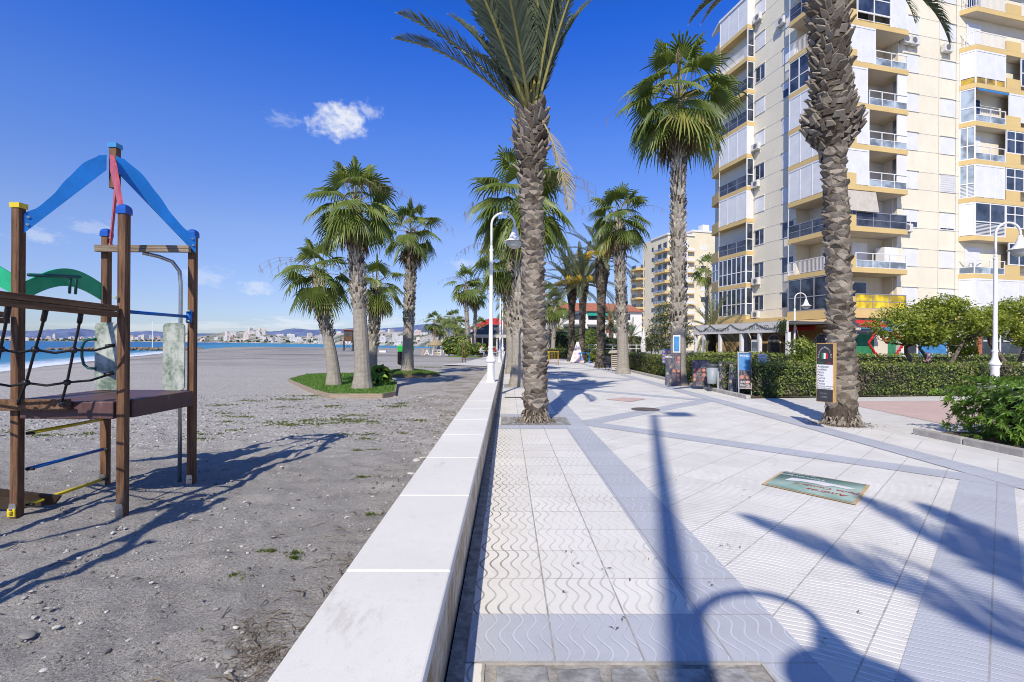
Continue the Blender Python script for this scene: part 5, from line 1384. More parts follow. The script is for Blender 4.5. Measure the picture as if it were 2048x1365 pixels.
b=MB(); t=empty('menu_case',LB(PU+.1,2.75),BROT,'white wall menu case on a pergola post','menu case'); b.box(-.12,.12,-.35,.35,1.05,1.95); b.build('case',M['frame'],t); b=MB(); b.box(-.135,-.121,-.28,.28,1.2,1.8); b.build('pane',M['railglass'],t); b=MB(); b.box(-.05,.05,-.05,.05,0,1.05); b.build('leg',M['frame'],t)
b=MB()
# heart frame of red flowers in front of the shop
hp=[]; ho=LB(1.35,-1.7,0)
heart=empty('heart_frame',ho,BROT,'large red heart outline standing before the shop mural','heart sculpture')
hp=[(0,.15),(-1.45,1.75),(-.72,2.55),(0,1.78),(.72,2.55),(1.45,1.75)]
b=MB(); rr=random.Random(2)
for i in range(6):
    p=Vector((hp[i][0],0,hp[i][1])); q=Vector((hp[(i+1)%6][0],0,hp[(i+1)%6][1])); n=int((q-p).length/.085)
    b.tube([p,q],.05,6)
    for k in range(n):
        c=p.lerp(q,k/n); s=.075*rr.uniform(.8,1.25); b.lathe([(.01,-s),(s*.8,-s*.5),(s,.1*s),(s*.6,s*.8),(.01,s)],7,c+Vector((rr.uniform(-.02,.02),rr.uniform(-.03,.03),rr.uniform(-.02,.02))))
b.build('red_outline',M['red'],heart)
b=MB()
for x in (-.5,.5): b.tube([(x,.1,0),(x,.1,.8)],.025,6)
b.build('stand',M['frame'],heart)
# ------------------------------------------------------------------ hedges, bushes, trees
def leafquad(b,p,n,size,rr,m,sh,asp=.5):
    n=n.normalized(); t=n.cross(Vector((rr.gauss(0,1),rr.gauss(0,1),rr.gauss(0,1))))
    if t.length<1e-3: t=Vector((1,0,0))
    t.normalize(); s=t.cross(n)
    a=p-t*size*.5; c=p+t*size*.5; w=size*asp*.5
    b.add([a,p+s*w+n*size*.08-t*size*.06,c,p-s*w+n*size*.08-t*size*.06],[(0,1,2,3)],m,sh)
def hedge(x0,x1,y0,y1,h,dens,seed,label,size=.06,ang=0,origin=(0,0),dry=.12,zb_=0):
    root=empty('hedge',(origin[0],origin[1],zb_),ang,label,'hedge','clipped hedges')
    rr=random.Random(seed); b=MB()
    c=MB(); i=.09; c.box(x0+i,x1-i,y0+i,y1-i,0,h-i); c.build('shade_core',M['hedgecore'],root)  # solid dark box painting the shade behind the leaves, no stems modelled
    faces=[((x0,y0,0),(x1-x0,0,0),(0,0,h),(0,-1,0)),((x0,y1,0),(x1-x0,0,0),(0,0,h),(0,1,0)),((x0,y0,0),(0,y1-y0,0),(0,0,h),(-1,0,0)),((x1,y0,0),(0,y1-y0,0),(0,0,h),(1,0,0)),((x0,y0,h),(x1-x0,0,0),(0,y1-y0,0),(0,0,1))]
    for o,e,f,n in faces:
        o=Vector(o);e=Vector(e);f=Vector(f);n=Vector(n); cnt=int(e.length*f.length*dens)
        if n.y>0 or n.x>0: cnt=int(cnt*.35)
        for k in range(cnt):
            p=o+e*rr.random()+f*rr.random(); w=noise.noise(p*1.3+Vector((seed,0,0)))
            p=p+n*(rr.gauss(-.02,.045)+w*.07)
            if n.z<.5 and p.z<.12 and rr.random()<.5: continue
            dryness=noise.noise(p*.9+Vector((0,seed,5)))
            m=1 if rr.random()<dry+max(0,dryness-.15)*1.6 else 0
            nn=(n*1.0+Vector((rr.gauss(0,.6),rr.gauss(0,.6),rr.gauss(.25,.6))))
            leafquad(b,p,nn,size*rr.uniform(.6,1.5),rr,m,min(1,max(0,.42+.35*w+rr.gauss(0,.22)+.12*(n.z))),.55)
    for k in range(int((x1-x0+y1-y0)*12)):   # shoots standing above the cut
        p=Vector((rr.uniform(x0,x1),rr.uniform(y0,y1),h+rr.uniform(0,.08))); leafquad(b,p,Vector((rr.gauss(0,1),rr.gauss(0,1),.3)),size*1.3,rr,0,rr.uniform(.5,1),.4)
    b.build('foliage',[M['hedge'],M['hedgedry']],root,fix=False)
    return root
hedge(0,.72,0,19,1.02,330,1,'hedge along the kerb behind the bin and menu boards',.07,0,(7.58,15.0))
hedge(0,.8,0,14,1.0,90,2,'hedge along the kerb beyond the tall fan palm',.11,0,(7.55,36.0))
hedge(0,9.6,0,.8,1.0,480,3,'sunlit hedge running right from the kerb corner behind the menu sign palm',.064,R(8),(8.02,15.0),dry=.16)
hedge(0,17,0,.9,1.12,110,4,'shaded hedge before the shop front behind the spreading trees',.11,R(4),(9.6,24.3))
hedge(0,5.5,0,.8,1.12,120,6,'short hedge before the restaurant pergola',.11,R(20),(9.9,26.5))
hedge(0,4.2,0,1.2,1.05,90,7,'rounded light green hedge behind the yellow barrier',.12,0,(3.0,52))
def bush(label,loc,size,n,leaf,seed,m='bush',core=True,asp=.34,group=None,clusters=True,name='bush',boxy=.34):
    root=empty(name,loc,0,label,'bush',group); rr=random.Random(seed); b=MB(); sx,sy,sz=size
    if core:
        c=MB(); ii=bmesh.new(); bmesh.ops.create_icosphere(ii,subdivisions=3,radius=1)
        c.add([(v.co.x*sx*.78,v.co.y*sy*.78,sz*.52+v.co.z*sz*.42) for v in ii.verts],[tuple(v.index for v in f.verts) for f in ii.faces]); ii.free(); c.build('shade_core',M['hedgecore'],root)  # dark rounded body painted as the shade deep in the bush
    k=0
    while k<n:
        d=Vector((rr.gauss(0,1),rr.gauss(0,1),rr.gauss(0,1))).normalized()
        # rounded box
        q=Vector((d.x,d.y,d.z)); mx=max(abs(d.x),abs(d.y),abs(d.z)); q=d*((1-boxy)*.85+boxy/mx)
        w=noise.noise(Vector((q.x*sx,q.y*sy,q.z*sz))*1.5+Vector((seed,seed,0)))
        rad=.90+.16*w-abs(rr.gauss(0,.07))
        p=Vector((q.x*sx*rad,q.y*sy*rad,sz*.5+q.z*sz*.5*rad))
        if p.z<.03: k+=1; continue
        if clusters:
            ax=(d+Vector((rr.gauss(0,.4),rr.gauss(0,.4),.55+rr.gauss(0,.3)))).normalized(); s1=ax.cross(Vector((.3,.5,.8))).normalized(); s2=ax.cross(s1); base=.35+.4*w+rr.gauss(0,.15); nl=rr.randint(5,8)
            for j in range(nl):
                an=6.283*j/nl+rr.uniform(-.3,.3); o=(s1*math.cos(an)+s2*math.sin(an)); L=leaf*rr.uniform(.7,1.3); t=(ax*rr.uniform(.25,.9)+o).normalized(); nn=(ax-t*ax.dot(t)).normalized(); sd=t.cross(nn); wv=L*asp*.5
                a=p+t*.008; mid=p+t*L*.45+nn*L*.04; e=p+t*L-Vector((0,0,L*.18)); sh=min(1,max(0,base+rr.gauss(0,.12)))
                b.add([a,mid+sd*wv+nn*.006,e,mid-sd*wv+nn*.006,mid-nn*.004],[(0,4,2,1),(0,3,2,4)],0,sh)
            k+=nl
        else:
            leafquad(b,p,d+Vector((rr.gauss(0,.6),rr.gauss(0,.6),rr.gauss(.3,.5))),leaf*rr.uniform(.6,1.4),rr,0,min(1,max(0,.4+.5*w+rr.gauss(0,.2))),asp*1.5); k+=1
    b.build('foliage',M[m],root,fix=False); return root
bush('big bush of glossy bright green leaves at the right edge beside the kerb',(9.35,8.05,0),(1.62,1.40,1.10),12500,.10,31,boxy=.80)
bush('glossy green bush continuing behind the right edge of the frame',(10.9,5.4,0),(2.2,1.5,1.06),4500,.11,32,boxy=.8)
p=at(1640,795); bush('small leafy weed at the hedge foot left of the menu sign palm',(p.x-.1,p.y+.15,0),(.22,.2,.16),260,.06,33,core=False)
p=at(1775,792); bush('low green plant at the hedge foot right of the menu sign palm',(p.x-.4,p.y+.3,0),(.35,.25,.26),420,.07,34,core=False)
p=at(1942,884); bush('tiny weed growing over the kerb below the big bush',(p.x,p.y,0.05),(.16,.14,.07),160,.035,35,core=False)
p=dp(1520,HORIZ,17.0); bush('bright green shrub filling the corner between the hedges',(p.x+.6,p.y,0),(1.5,1.0,1.12),2600,.075,36,clusters=False,asp=.5)
p=dp(1800,HORIZ,19.0); bush('pale yellow green shrub under the spreading trees',(p.x+.3,p.y,0),(.9,.6,1.05),1400,.08,37,clusters=False,asp=.5)
p=dp(1350,HORIZ,30); bush('low green mound at the hedge foot under the food photo board',(7.9,23.5,0),(.5,1.4,.55),1300,.09,38,clusters=False)
p=at(757,768,.17); bush('broad leaved green plant between the lawn palms',(p.x,p.y,.15),(.42,.36,.66),420,.20,39,asp=.5)
for px,Z,sx,sz,lab,sd in [(1120,66,3.5,3.4,'dark rounded shrub left of the pink pyramid sign',41),(1178,62,3.2,3.2,'dark shrub mass behind the blue table',42),(1100,80,4.0,4.2,'dark tree mass beyond the yellow barrier',43),(1265,75,3.4,3.0,'dark shrub by the white parasols',44),(1150,95,7,5,'dark foliage mass before the red roofed house',47)]:
    q=dp(px,HORIZ,Z); bush(lab,(q.x,q.y,0),(sx,sx*.8,sz),1500,.34,sd,m='darkleaf',clusters=False,asp=.6,group='dark shrubs beyond the walkway')
q=dp(1184,HORIZ,58); bush('spiky bright green yucca behind the blue table',(q.x,q.y,0),(1.3,1.2,3.4),500,.85,45,m='hedge',asp=.10,core=False)
q=dp(1218,HORIZ,52); bush('grey green round shrub by the white railing',(q.x,q.y,0),(1.5,1.2,2.4),1300,.2,46,m='olive',clusters=False,asp=.6)
q=dp(1195,HORIZ,44); bush('yellowish garden plants round the white railing',(q.x,q.y,0),(2.2,1.0,.9),900,.2,48,m='treeleaf',core=False,asp=.5,clusters=False)
for px,Z,w,h,lab,sd in ((905,60,1.5,2.6,'leafy shrub at the left of the beach bar lawn',51),(925,58,1.1,1.8,'leafy shrub at the foot of the tall beach bar palms',52),(955,62,1.4,1.7,'dark shrub beside the beach bar terrace',53)):
    q=dp(px,HORIZ,Z); bush(lab,(q.x,q.y,0),(w,w,h),700,.28,sd,m='hedge',clusters=False,asp=.6,group='shrubs by the beach bar')
def tree(label,loc,trunks,blobs,n,leaf,seed,m,asp=.5,th=.16,name='tree',pale=True):
    root=empty(name,loc,0,label,'tree'); rr=random.Random(seed); b=MB()
    for pts,r in trunks:
        P=[Vector(p) for p in pts]; Q=[]; Rr=[]
        for i in range(len(P)-1):
            for k in range(5): 
                t=(i+k/5)/(len(P)-1); Q.append(P[i].lerp(P[i+1],k/5)+Vector((rr.gauss(0,.012),rr.gauss(0,.012),0))); Rr.append(r*(1-.65*t)+(.05*math.exp(-t*8) if i==0 else 0))
        Q.append(P[-1]); Rr.append(r*.3); b.tube(Q,Rr,8)
        e=P[-1]
        for k in range(7):
            d=Vector((rr.gauss(0,1),rr.gauss(0,1),rr.uniform(.1,.9))).normalized(); s=P[-2].lerp(e,rr.uniform(.3,1)); b.tube([s,s+d*.5,s+d*1.0+Vector((0,0,.1))],[r*.3,r*.18,.006],5)
    b.build('trunk',M['bark'],root,smooth=True,fix=False)
    g=MB(); k=0
    while k<n:
        c,(sx,sy,sz)=blobs[rr.randrange(len(blobs))]; d=Vector((rr.gauss(0,1),rr.gauss(0,1),rr.gauss(0,1))).normalized()
        w=noise.noise(Vector(c)+d*1.6+Vector((seed,0,0))); w2=noise.noise((Vector(c)+Vector((d.x*sx,d.y*sy,d.z*sz)))*2.2)
        rad=(.80+.35*w)*(1-abs(rr.gauss(0,.16)))
        if w2<-.22 and rr.random()<.8: k+=1; continue
        p=Vector((c[0]+d.x*sx*rad,c[1]+d.y*sy*rad,c[2]+d.z*sz*rad))
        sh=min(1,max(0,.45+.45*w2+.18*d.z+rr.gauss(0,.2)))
        for j in range(3):
            q=p+Vector((rr.gauss(0,1),rr.gauss(0,1),rr.gauss(0,1)))*leaf*.7
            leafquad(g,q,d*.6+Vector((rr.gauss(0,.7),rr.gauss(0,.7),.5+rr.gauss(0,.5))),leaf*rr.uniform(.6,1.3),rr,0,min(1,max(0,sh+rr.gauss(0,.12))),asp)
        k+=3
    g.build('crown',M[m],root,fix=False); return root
q=dp(1860,HORIZ,19.6)
tree('spreading yellow green tree with two pale curved trunks between the hedges',(q.x,q.y,0),
  [([(-.35,0,0),(-.55,0,.7),(-.85,.1,1.3),(-1.0,.1,2.0)],.13),([(-.30,.1,0),(.15,.1,.8),(-.3,.1,1.5),(.0,0,2.1)],.09),([(.75,0,0),(.55,0,.55),(1.0,0,1.2),(1.5,.1,2.0)],.12)],
  [((-1.2,0,2.35),(1.3,1.1,.75)),((-.3,.2,2.75),(1.3,1.2,.75)),((.7,0,2.45),(1.4,1.2,.8)),((1.8,0,2.55),(1.3,1.1,.7)),((-.6,-.5,2.0),(1.0,.8,.45)),((.5,0,3.15),(1.0,1,.45))],15000,.105,71,'treeleaf',.6)
q=dp(2035,HORIZ,20.5)
tree('yellow green tree with dark leaning trunk at the right edge behind the lamp',(q.x,q.y,0),[([(-.3,0,0),(-.5,0,.9),(-1.1,0,1.7),(-1.3,0,2.4)],.14),([(-.1,.2,0),(.4,.2,1.2),(.8,.2,2.2)],.12)],
  [((-1.2,0,2.5),(1.2,1.1,.7)),((-.1,.1,2.75),(1.4,1.2,.85)),((1.2,0,2.6),(1.4,1.2,.85)),((.4,-.4,2.0),(1.3,.9,.5)),((.3,0,3.2),(1.2,1,.45)),((-2.0,.3,1.6),(.6,.5,.5))],14000,.105,72,'treeleaf',.6)
q=dp(1612,HORIZ,18.2)
tree('small round orange tree behind the hedge left of the menu sign palm',(q.x,q.y,0),[([(.1,0,0),(.05,0,.6),(-.1,0,1.1),(-.05,0,1.5)],.05)],[((-.15,0,1.45),(.55,.5,.5)),((.3,.1,1.2),(.5,.5,.45)),((-.1,0,1.0),(.5,.45,.3))],3600,.085,73,'hedge',.6)
q=dp(1334,HORIZ,35)
tree('dense grey green tree left of the tall fan palm, before the far block',(q.x,q.y,0),[([(0,0,0),(.1,0,.9),(-.3,0,1.8),(-.5,0,2.6)],.14),([(.2,0,0),(.5,0,1.0),(.9,0,2.0),(1.0,0,2.8)],.12)],
  [((-.5,0,2.6),(1.1,1,1.1)),((.6,0,2.9),(1.2,1,1.2)),((.1,0,3.8),(1.2,1,1.0)),((-.9,0,1.7),(.7,.7,.7)),((1.1,0,1.9),(.8,.7,.7)),((.2,-.3,1.5),(.9,.6,.6))],6500,.15,74,'olive',.45)
q=dp(1850,HORIZ,18.2); b=MB(); rr=random.Random(3)
fl=empty('pink_flower',(q.x+.15,q.y,.0),0,'pink blossoms on a bare stem between the tree trunks','flower'); b.tube([(0,0,0),(.02,0,.6),(-.03,0,1.25)],.012,5); b.build('stem',M['hedgedry'],fl)
b=MB()
for c in ((-.03,0,1.3),(.03,0,1.18),(-.08,0,1.08)):
    for k in range(14): leafquad(b,Vector(c)+Vector((rr.gauss(0,.04),rr.gauss(0,.04),rr.gauss(0,.035))),Vector((rr.gauss(0,1),rr.gauss(0,1),rr.gauss(0,1))),.07,rr,0,.5,.8)
b.build('blossom',M['pinkprint'],fl)

# ------------------------------------------------------------------ lawn island with timber edging
poly=[(577,765),(628,788),(660,797),(690,797),(765,797),(790,792),(793,772),(766,760),(720,752),(668,752),(615,754)]
LP=[at(x,y) for x,y in poly]
isl=empty('lawn_island',tuple(sum(LP,Vector())/len(LP)),0,'patch of bright artificial turf edged with pale timber around the fan palms','lawn')
io=isl.location.copy()
b=MB(); L=[p-io for p in LP]
b.prism([(p.x*.985,p.y*.985,-.05) for p in L],(0,0,.17)); b.build('turf_mat',M['turfbase'],isl)
b=MB()
for i in range(len(L)):
    p,q=L[i],L[(i+1)%len(L)]
    b.bar((p.x,p.y,.055),(q.x,q.y,.055),.045,.16)
b.build('timber_edging',M['edging'],isl)
def inside(x,y,P):
    c=False;j=len(P)-1
    for i in range(len(P)):
        if (P[i].y>y)!=(P[j].y>y) and x<(P[j].x-P[i].x)*(y-P[i].y)/(P[j].y-P[i].y)+P[i].x: c=not c
        j=i
    return c
def turf(P,z,n,seed,par,hf=None):
    b=MB(); rr=random.Random(seed); x0=min(p.x for p in P);x1=max(p.x for p in P);y0=min(p.y for p in P);y1=max(p.y for p in P); k=0
    while k<n:
        x,y=rr.uniform(x0,x1),rr.uniform(y0,y1)
        if not inside(x,y,P): continue
        a=rr.uniform(0,6.28); h=rr.uniform(.03,.07); w=.012; zz=z+(hf(x,y) if hf else 0)
        b.add([(x-w*math.cos(a),y-w*math.sin(a),zz),(x+w*math.cos(a),y+w*math.sin(a),zz),(x+rr.gauss(0,.03),y+rr.gauss(0,.03),zz+h)],[(0,1,2)],0,rr.random()); k+=1
    o=b.build('turf_blades',M['turf'],par,fix=False); tag(o,kind='stuff')
turf(L,.12,14000,3,isl)
mc=at(815,752); mound=empty('lawn_mound',(mc.x,mc.y,0),0,'low mound of turf with a worn dry slope round the binned palm','lawn')
def mh(x,y): return .30*max(0,1-(x/1.75)**2-(y/1.9)**2)
b=MB(); n=28; vs=[(0,0,mh(0,0))]; fs=[]
for rI in range(1,9):
    for j in range(n): a=6.283*j/n; x,y=1.75*rI/8*math.cos(a),1.9*rI/8*math.sin(a); vs.append((x,y,mh(x,y)-.06*(rI==8)))
for j in range(n): fs.append((0,1+j,1+(j+1)%n))
for rI in range(7):
    for j in range(n): j2=(j+1)%n; fs.append((1+rI*n+j,1+(rI+1)*n+j,1+(rI+1)*n+j2,1+rI*n+j2))
b.add(vs,fs); b.build('mound_base',M['litter'],mound,smooth=True)
Pm=[Vector((1.6*math.cos(6.283*j/24)-.1,1.7*math.sin(6.283*j/24)+.25,0)) for j in range(24)]
turf(Pm,.0,9000,4,mound,mh)
# distant lawn by the beach bar
q=at(930,714); L2=[Vector((q.x+dx,q.y+dy,0)) for dx,dy in ((-1.8,-.6),(-.6,-1.3),(1.6,-1.0),(2.0,.8),(.5,1.6),(-1.2,1.2))]
b=MB(); b.prism([(p.x,p.y,-.02) for p in L2],(0,0,.10)); o=b.build('lawn_island',M['turfbase']); tag(o,'small distant turf patch under the tall beach bar palms','lawn')

# ------------------------------------------------------------------ things along the right kerb
def board(name,label,base,rz,w,h,tilt,m,frame='bindark',cat='menu board',group=None,legs=.0,z0=.0,th=.03):
    r=empty(name,base,rz,label,cat,group); ct,st=math.cos(tilt),math.sin(tilt)
    def T(x,y,z): return (x,y*ct+z*st,z0+z*ct-y*st)
    b=MB(); t=.03
    for x0,x1,za,zc in ((-w/2,w/2,legs,legs+t),(-w/2,w/2,h-t,h),(-w/2,-w/2+t,legs+t,h-t),(w/2-t,w/2,legs+t,h-t)):
        vs=[T(x,y,z) for z in (za,zc) for x,y in ((x0,-th/2),(x1,-th/2),(x1,th/2),(x0,th/2))]; b.add(vs,[(0,3,2,1),(4,5,6,7),(0,1,5,4),(1,2,6,5),(2,3,7,6),(3,0,4,7)])
    if legs:
        for x in (-w/2+.02,w/2-.02): b.bar(T(x,0,0),T(x,0,legs),.03,.03); b.bar(T(x,.05,h-.05),(x,.55,z0),.03,.025)
    b.build('board_frame',M[frame],r)
    b=MB(); vs=[T(x,y,z) for z in (legs+t,h-t) for x,y in ((-w/2+t,-th/2+.006),(w/2-t,-th/2+.006),(w/2-t,th/2-.006),(-w/2+t,th/2-.006))]; b.add(vs,[(0,3,2,1),(4,5,6,7),(0,1,5,4),(1,2,6,5),(2,3,7,6),(3,0,4,7)]); b.build('printed_panel',M[m],r)
    return r,T
rows='menu boards along the hedge'
p=at(1338,772); r1,T=board('menu_board','left dark menu board leaning against the tall fan palm',(p.x,p.y,0),R(-28),.30,1.25,R(8),'menuboard',group=rows)
text('lettering','MENU',.12,M['signwhite'],r1,(0,-.03,1.10),(R(82),0,0))
p=at(1352,773); r2,T=board('menu_board','red edged menu board leaning on the tall fan palm, taller strip above',(p.x,p.y,0),R(-24),.34,1.28,R(6),'menured','bindark',group=rows); b=MB(); b.box(-.13,.13,.16,.18,1.28,1.95); b.build('top_strip',M['frame'],r2); b=MB(); b.box(-.10,.10,.150,.158,1.33,1.90); b.build('strip_poster',M['bluesign'],r2)
p=dp(1315,733,21.6); r3,T=board('food_photo_board','blue board of food photographs hung on the hedge',(7.50,22.6,.72),R(-62),1.25,.66,R(0),'foodboard','bluesign','photo board',None)
p=at(1452,783); b_,T=board('menu_board','wide dark menu board leaning on the hedge, left half',(p.x+.10,p.y+.30,.02),R(-38),.52,1.0,R(10),'menuboard',group=rows)
p=at(1472,787); b_,T=board('menu_board','wide dark menu board leaning on the hedge, right half beside the tall stand',(p.x+.10,p.y+.20,.02),R(-38),.52,1.0,R(10),'menuboard',group=rows)
p=at(1490,792); b_,T=board('menu_stand','tall folding menu stand with blue top beside the hedge corner',(p.x-.02,p.y-.05,0),R(-18),.40,1.38,R(9),'menured','greyframe',group=rows,legs=.22)
b=MB(); vs=[T(x,y,z) for z in (.80,1.33) for x,y in ((-.165,-.022),(.165,-.022),(.165,-.016),(-.165,-.016))]; b.add(vs,[(0,3,2,1),(4,5,6,7),(0,1,5,4),(1,2,6,5),(2,3,7,6),(3,0,4,7)]); b.build('top_poster',M['bluesign'],b_); text('lettering','FAVOR',.09,M['signwhite'],b_,(0,.015,.32),(R(81),0,0)); text('lettering','TAPAS',.09,M['signwhite'],b_,(0,.03,.43),(R(81),0,0)); text('lettering','MENU',.10,M['signwhite'],b_,(0,.165,1.24),(R(81),0,0))
p=at(1416,782); b_,T=board('menu_board','red photo menu board half hidden behind the grey litter bin',(p.x-.02,p.y+.5,.1),R(-10),.62,.95,R(10),'menured','bindark',group=rows)
p=dp(1531,HORIZ,16.2); sg=empty('hedge_notice',(p.x-.1,p.y,0),R(-10),'small white notice board sticking out of the hedge top','notice'); b=MB(); b.box(-.13,.13,-.01,.01,.98,1.30); b.build('panel',M['signwhite'],sg); b=MB(); b.box(-.02,.02,.011,.03,.3,1.1); b.build('stake',M['greyframe'],sg)
for i,s in enumerate(('AVISO','PERROS','NO')): text('lettering',s,.075,M['textdark'],sg,(0,-.013,1.23-.085*i),(R(90),0,0))
# litter bin
p=at(1424,783); bn=empty('litter_bin',(p.x,p.y,0),R(-12),'grey hanging litter bin on two posts at the kerb','litter bin')
b=MB(); b.lathe([(.145,.26),(.155,.28),(.195,.82)],20); b.build('bucket',M['bingrey'],bn,smooth=True)
b=MB(); b.lathe([(.200,.82),(.212,.83),(.212,.93),(.19,.94),(.17,.90)],20); b.build('rim',M['bindark'],bn,smooth=True)
for x in (-.0,):
    b=MB(); b.box(.13,.19,-.19,-.13,0,.70); b.box(.10,.23,-.25,-.10,0,.015); b.build('post',M['bingrey'],bn)
    b=MB(); b.box(-.12,-.06,-.03,.03,0,.30); b.box(-.17,-.02,-.10,.08,0,.015); b.build('post',M['bindark'],bn)
# menu sign on the big palm
sgn=empty('menu_sign',tuple(dp(1650,HORIZ,9.30))[:2]+(0,),R(-60),'tall dark and white restaurant sign with Italian flag fixed to the big palm','menu sign')
W,Z0,Z1=.31,.54,1.64
b=MB(); b.box(-W/2,W/2,0,.10,Z0,Z1); b.build('board',M['pine'],sgn,bevel=.004)
for za,zc in ((Z0+.012,Z0+.24),(1.24,Z1-.014)): b=MB(); b.box(-W/2+.012,W/2-.012,-.006,.002,za,zc); b.build('dark_panel',M['signdark'],sgn)
b=MB(); b.box(-W/2+.012,W/2-.012,-.005,.002,Z0+.242,1.238); b.build('white_panel',M['signwhite'],sgn)
for i,(m,x) in enumerate((('flag_green',-.055),('signwhite',-.018),('flag_red',.019))):
    b=MB(); b.box(x,x+.036,-.0095,-.0065,1.345,1.455); o=b.build('flag_stripe',M[m],sgn)
word='Ristorante Pizzeria Bar'
for i,ch in enumerate(word):
    a=math.pi*(1-(i+.5)/len(word)); 
    if ch!=' ': text('lettering',ch,.038,M['signwhite'],sgn,(.115*math.cos(a),-.0075,1.36+.20*math.sin(a)),(R(90),R(90)-a,0))
text('lettering','Dolce',.050,M['flag_green'],sgn,(-.07,-.008,1.275),(R(90),0,0),xs=.9); text('lettering','Vita',.050,M['flag_red'],sgn,(.075,-.008,1.275),(R(90),0,0))
for i,s in enumerate(('Antipasti','Insalata','Pasta','Pizza','Carne','Pesce','Dolce')): text('lettering',s,.056,M['textdark'],sgn,(-.13,-.008,1.20-.053*i),(R(90),0,0),align='LEFT')
for i,s in enumerate(('Benvenuti, welcome','Bienvenidos, salut')): text('lettering',s,.036,M['textdark'],sgn,(-.138,-.008,.838-.036*i),(R(90),0,0),align='LEFT')
for i,s in enumerate(('952 541','TORRE')): text('lettering',s,.040,M['railglass'],sgn,(-.01,-.008,.70-.065*i),(R(90),0,0))
# floor sticker
cs=[at(1523,971),at(1566,944),at(1741,973),at(1712,1013)]
st=empty('floor_sticker',((cs[0]+cs[2])/2),0,'green advertising sticker taped on the paving, read from the far side','floor sticker'); so=st.location.copy()
b=MB(); b.add([(c.x-so.x,c.y-so.y,.014) for c in cs],[(0,1,2,3)]); b.build('tape_border',M['tan'],st,fix=False)
ctr=sum(cs,Vector())/4
def stickmat():
    m,t=mat('green_printed_sticker'); v=t.obj(); n=t.noise(v,1.6,3); x,y,z=t.sep(v)
    c=t.mix(n.ramp(.3,.7),(.16,.32,.27),(.46,.60,.54)); c=t.mix((y*.9+x*.3+n*.4).ramp(.1,.5),c,(.045,.12,.12)); t.out(c,.4); return m
b=MB(); b.add([((c.x-ctr.x)*.93+ctr.x-so.x,(c.y-ctr.y)*.93+ctr.y-so.y,.018) for c in cs],[(0,1,2,3)]); b.build('printed_sheet',stickmat(),st,fix=False)
e=(cs[2]-cs[1]); e.z=0; ea=math.atan2(e.y,e.x)+math.pi
ex=e.normalized(); ey=(cs[1]-cs[0]); ey.z=0
def sp(u,v): q=cs[0]+e*u+ey*v; return (q.x-so.x,q.y-so.y,.022)
text('lettering','Andrés',.12,M['red'],st,sp(.68,.17),(0,0,ea),shear=.2,xs=1.1); text('lettering','Peña Cambril',.105,M['red'],st,sp(.64,.36),(0,0,ea),shear=.2,xs=1.1)
text('lettering','Torrevigia',.11,M['signwhite'],st,sp(.30,.76),(0,0,ea),shear=.2,xs=1.1); text('lettering','Inmobiliaria',.075,M['signwhite'],st,sp(.22,.90),(0,0,ea),shear=.2,xs=1.1)
b=MB(); b.add([sp(.16,.44),sp(.20,.42),sp(.32,.50),sp(.52,.50),sp(.60,.46),sp(.68,.54),sp(.84,.50),sp(.90,.62),sp(.5,.68),sp(.2,.62)],[tuple(range(10))]); b.build('white_swoosh',M['signwhite'],st,fix=False)
# covers set in the paving
p=at(1291,820); b=MB(); b.lathe([(.34,.006),(.34,.016),(.31,.018),(.01,.018)],32); o=b.build('manhole_cover',M['cover'],loc=(p.x,p.y,0)); tag(o,'round iron manhole cover at the tip of the long pole shadow','manhole cover')
cs2=[at(1212,800),at(1245,796),at(1292,799),at(1262,805)]; c=sum(cs2,Vector())/4; b=MB(); b.prism([(q.x-c.x,q.y-c.y,.013) for q in cs2],(0,0,.003)); b.prism([((q.x-c.x)*.86,(q.y-c.y)*.86,.0165) for q in cs2],(0,0,.003)); o=b.build('utility_cover',M['pink'],loc=(c.x,c.y,0)); tag(o,'pinkish tiled utility cover flush in the white paving','utility cover')
p=at(1035,796); b=MB(); b.box(-.36,.36,-.07,.07,.006,.02); o=b.build('drain_grate',M['iron'],loc=(p.x-.02,p.y,0)); tag(o,'dark slot drain behind the nearest palm','drain grate')
# pallet counter, bench, table, pyramid, barrier
p=at(1241,744); pc=empty('pallet_counter',(p.x-.05,p.y+.1,0),R(-20),'counter knocked together from pale pallet slats against a fan palm','counter')
b=MB()
for i in range(9): b.box(-.42,.36,-.02,.0,.08+i*.115,.155+i*.115)
b.build('front_slats',M['pallet'],pc); b=MB(); b.box(.36,.46,-.03,.03,0,1.12); b.box(-.46,-.421,-.03,.03,0,1.1); b.box(.36,.44,.4,.46,0,1.05); b.build('uprights',M['edging'],pc); b=MB(); b.obox((.0,.2,1.17),(.60,0,.04),(0,.34,.05),(0,0,.03)); b.build('top',M['pallet'],pc)
p=at(1219,741); bc=empty('bench',(p.x-.1,p.y+.2,0),R(-72),'dark cast iron bench between the dark date palm and the pallet counter','bench')
b=MB()
for i in range(4): b.box(-.75,.75,-.22+i*.11,-.13+i*.11,.43,.46)
b.build('seat',M['bindark'],bc); b=MB()
for i in range(3): b.obox((0,.26+.02*i,.56+.11*i),(.75,0,0),(0,.012,0),(0,0,.04))
b.build('backrest',M['bindark'],bc)
for x in (-.62,.62):
    b=MB(); b.tube([(x,-.25,0),(x,-.2,.25),(x,-.22,.42)],.025,6); b.tube([(x,.22,0),(x,.18,.25),(x,.2,.45),(x,.32,.85)],.025,6); b.bar((x,-.2,.40),(x,.2,.40),.04,.03); b.build('leg',M['iron'],bc)
p=at(1170,727); tb=empty('blue_table',(p.x,p.y,0),R(-8),'small bright blue table right of the pink pyramid sign','table')
b=MB(); b.box(-.48,.42,-.25,.25,.83,.88); b.build('table_top',M['bluepaint'],tb)
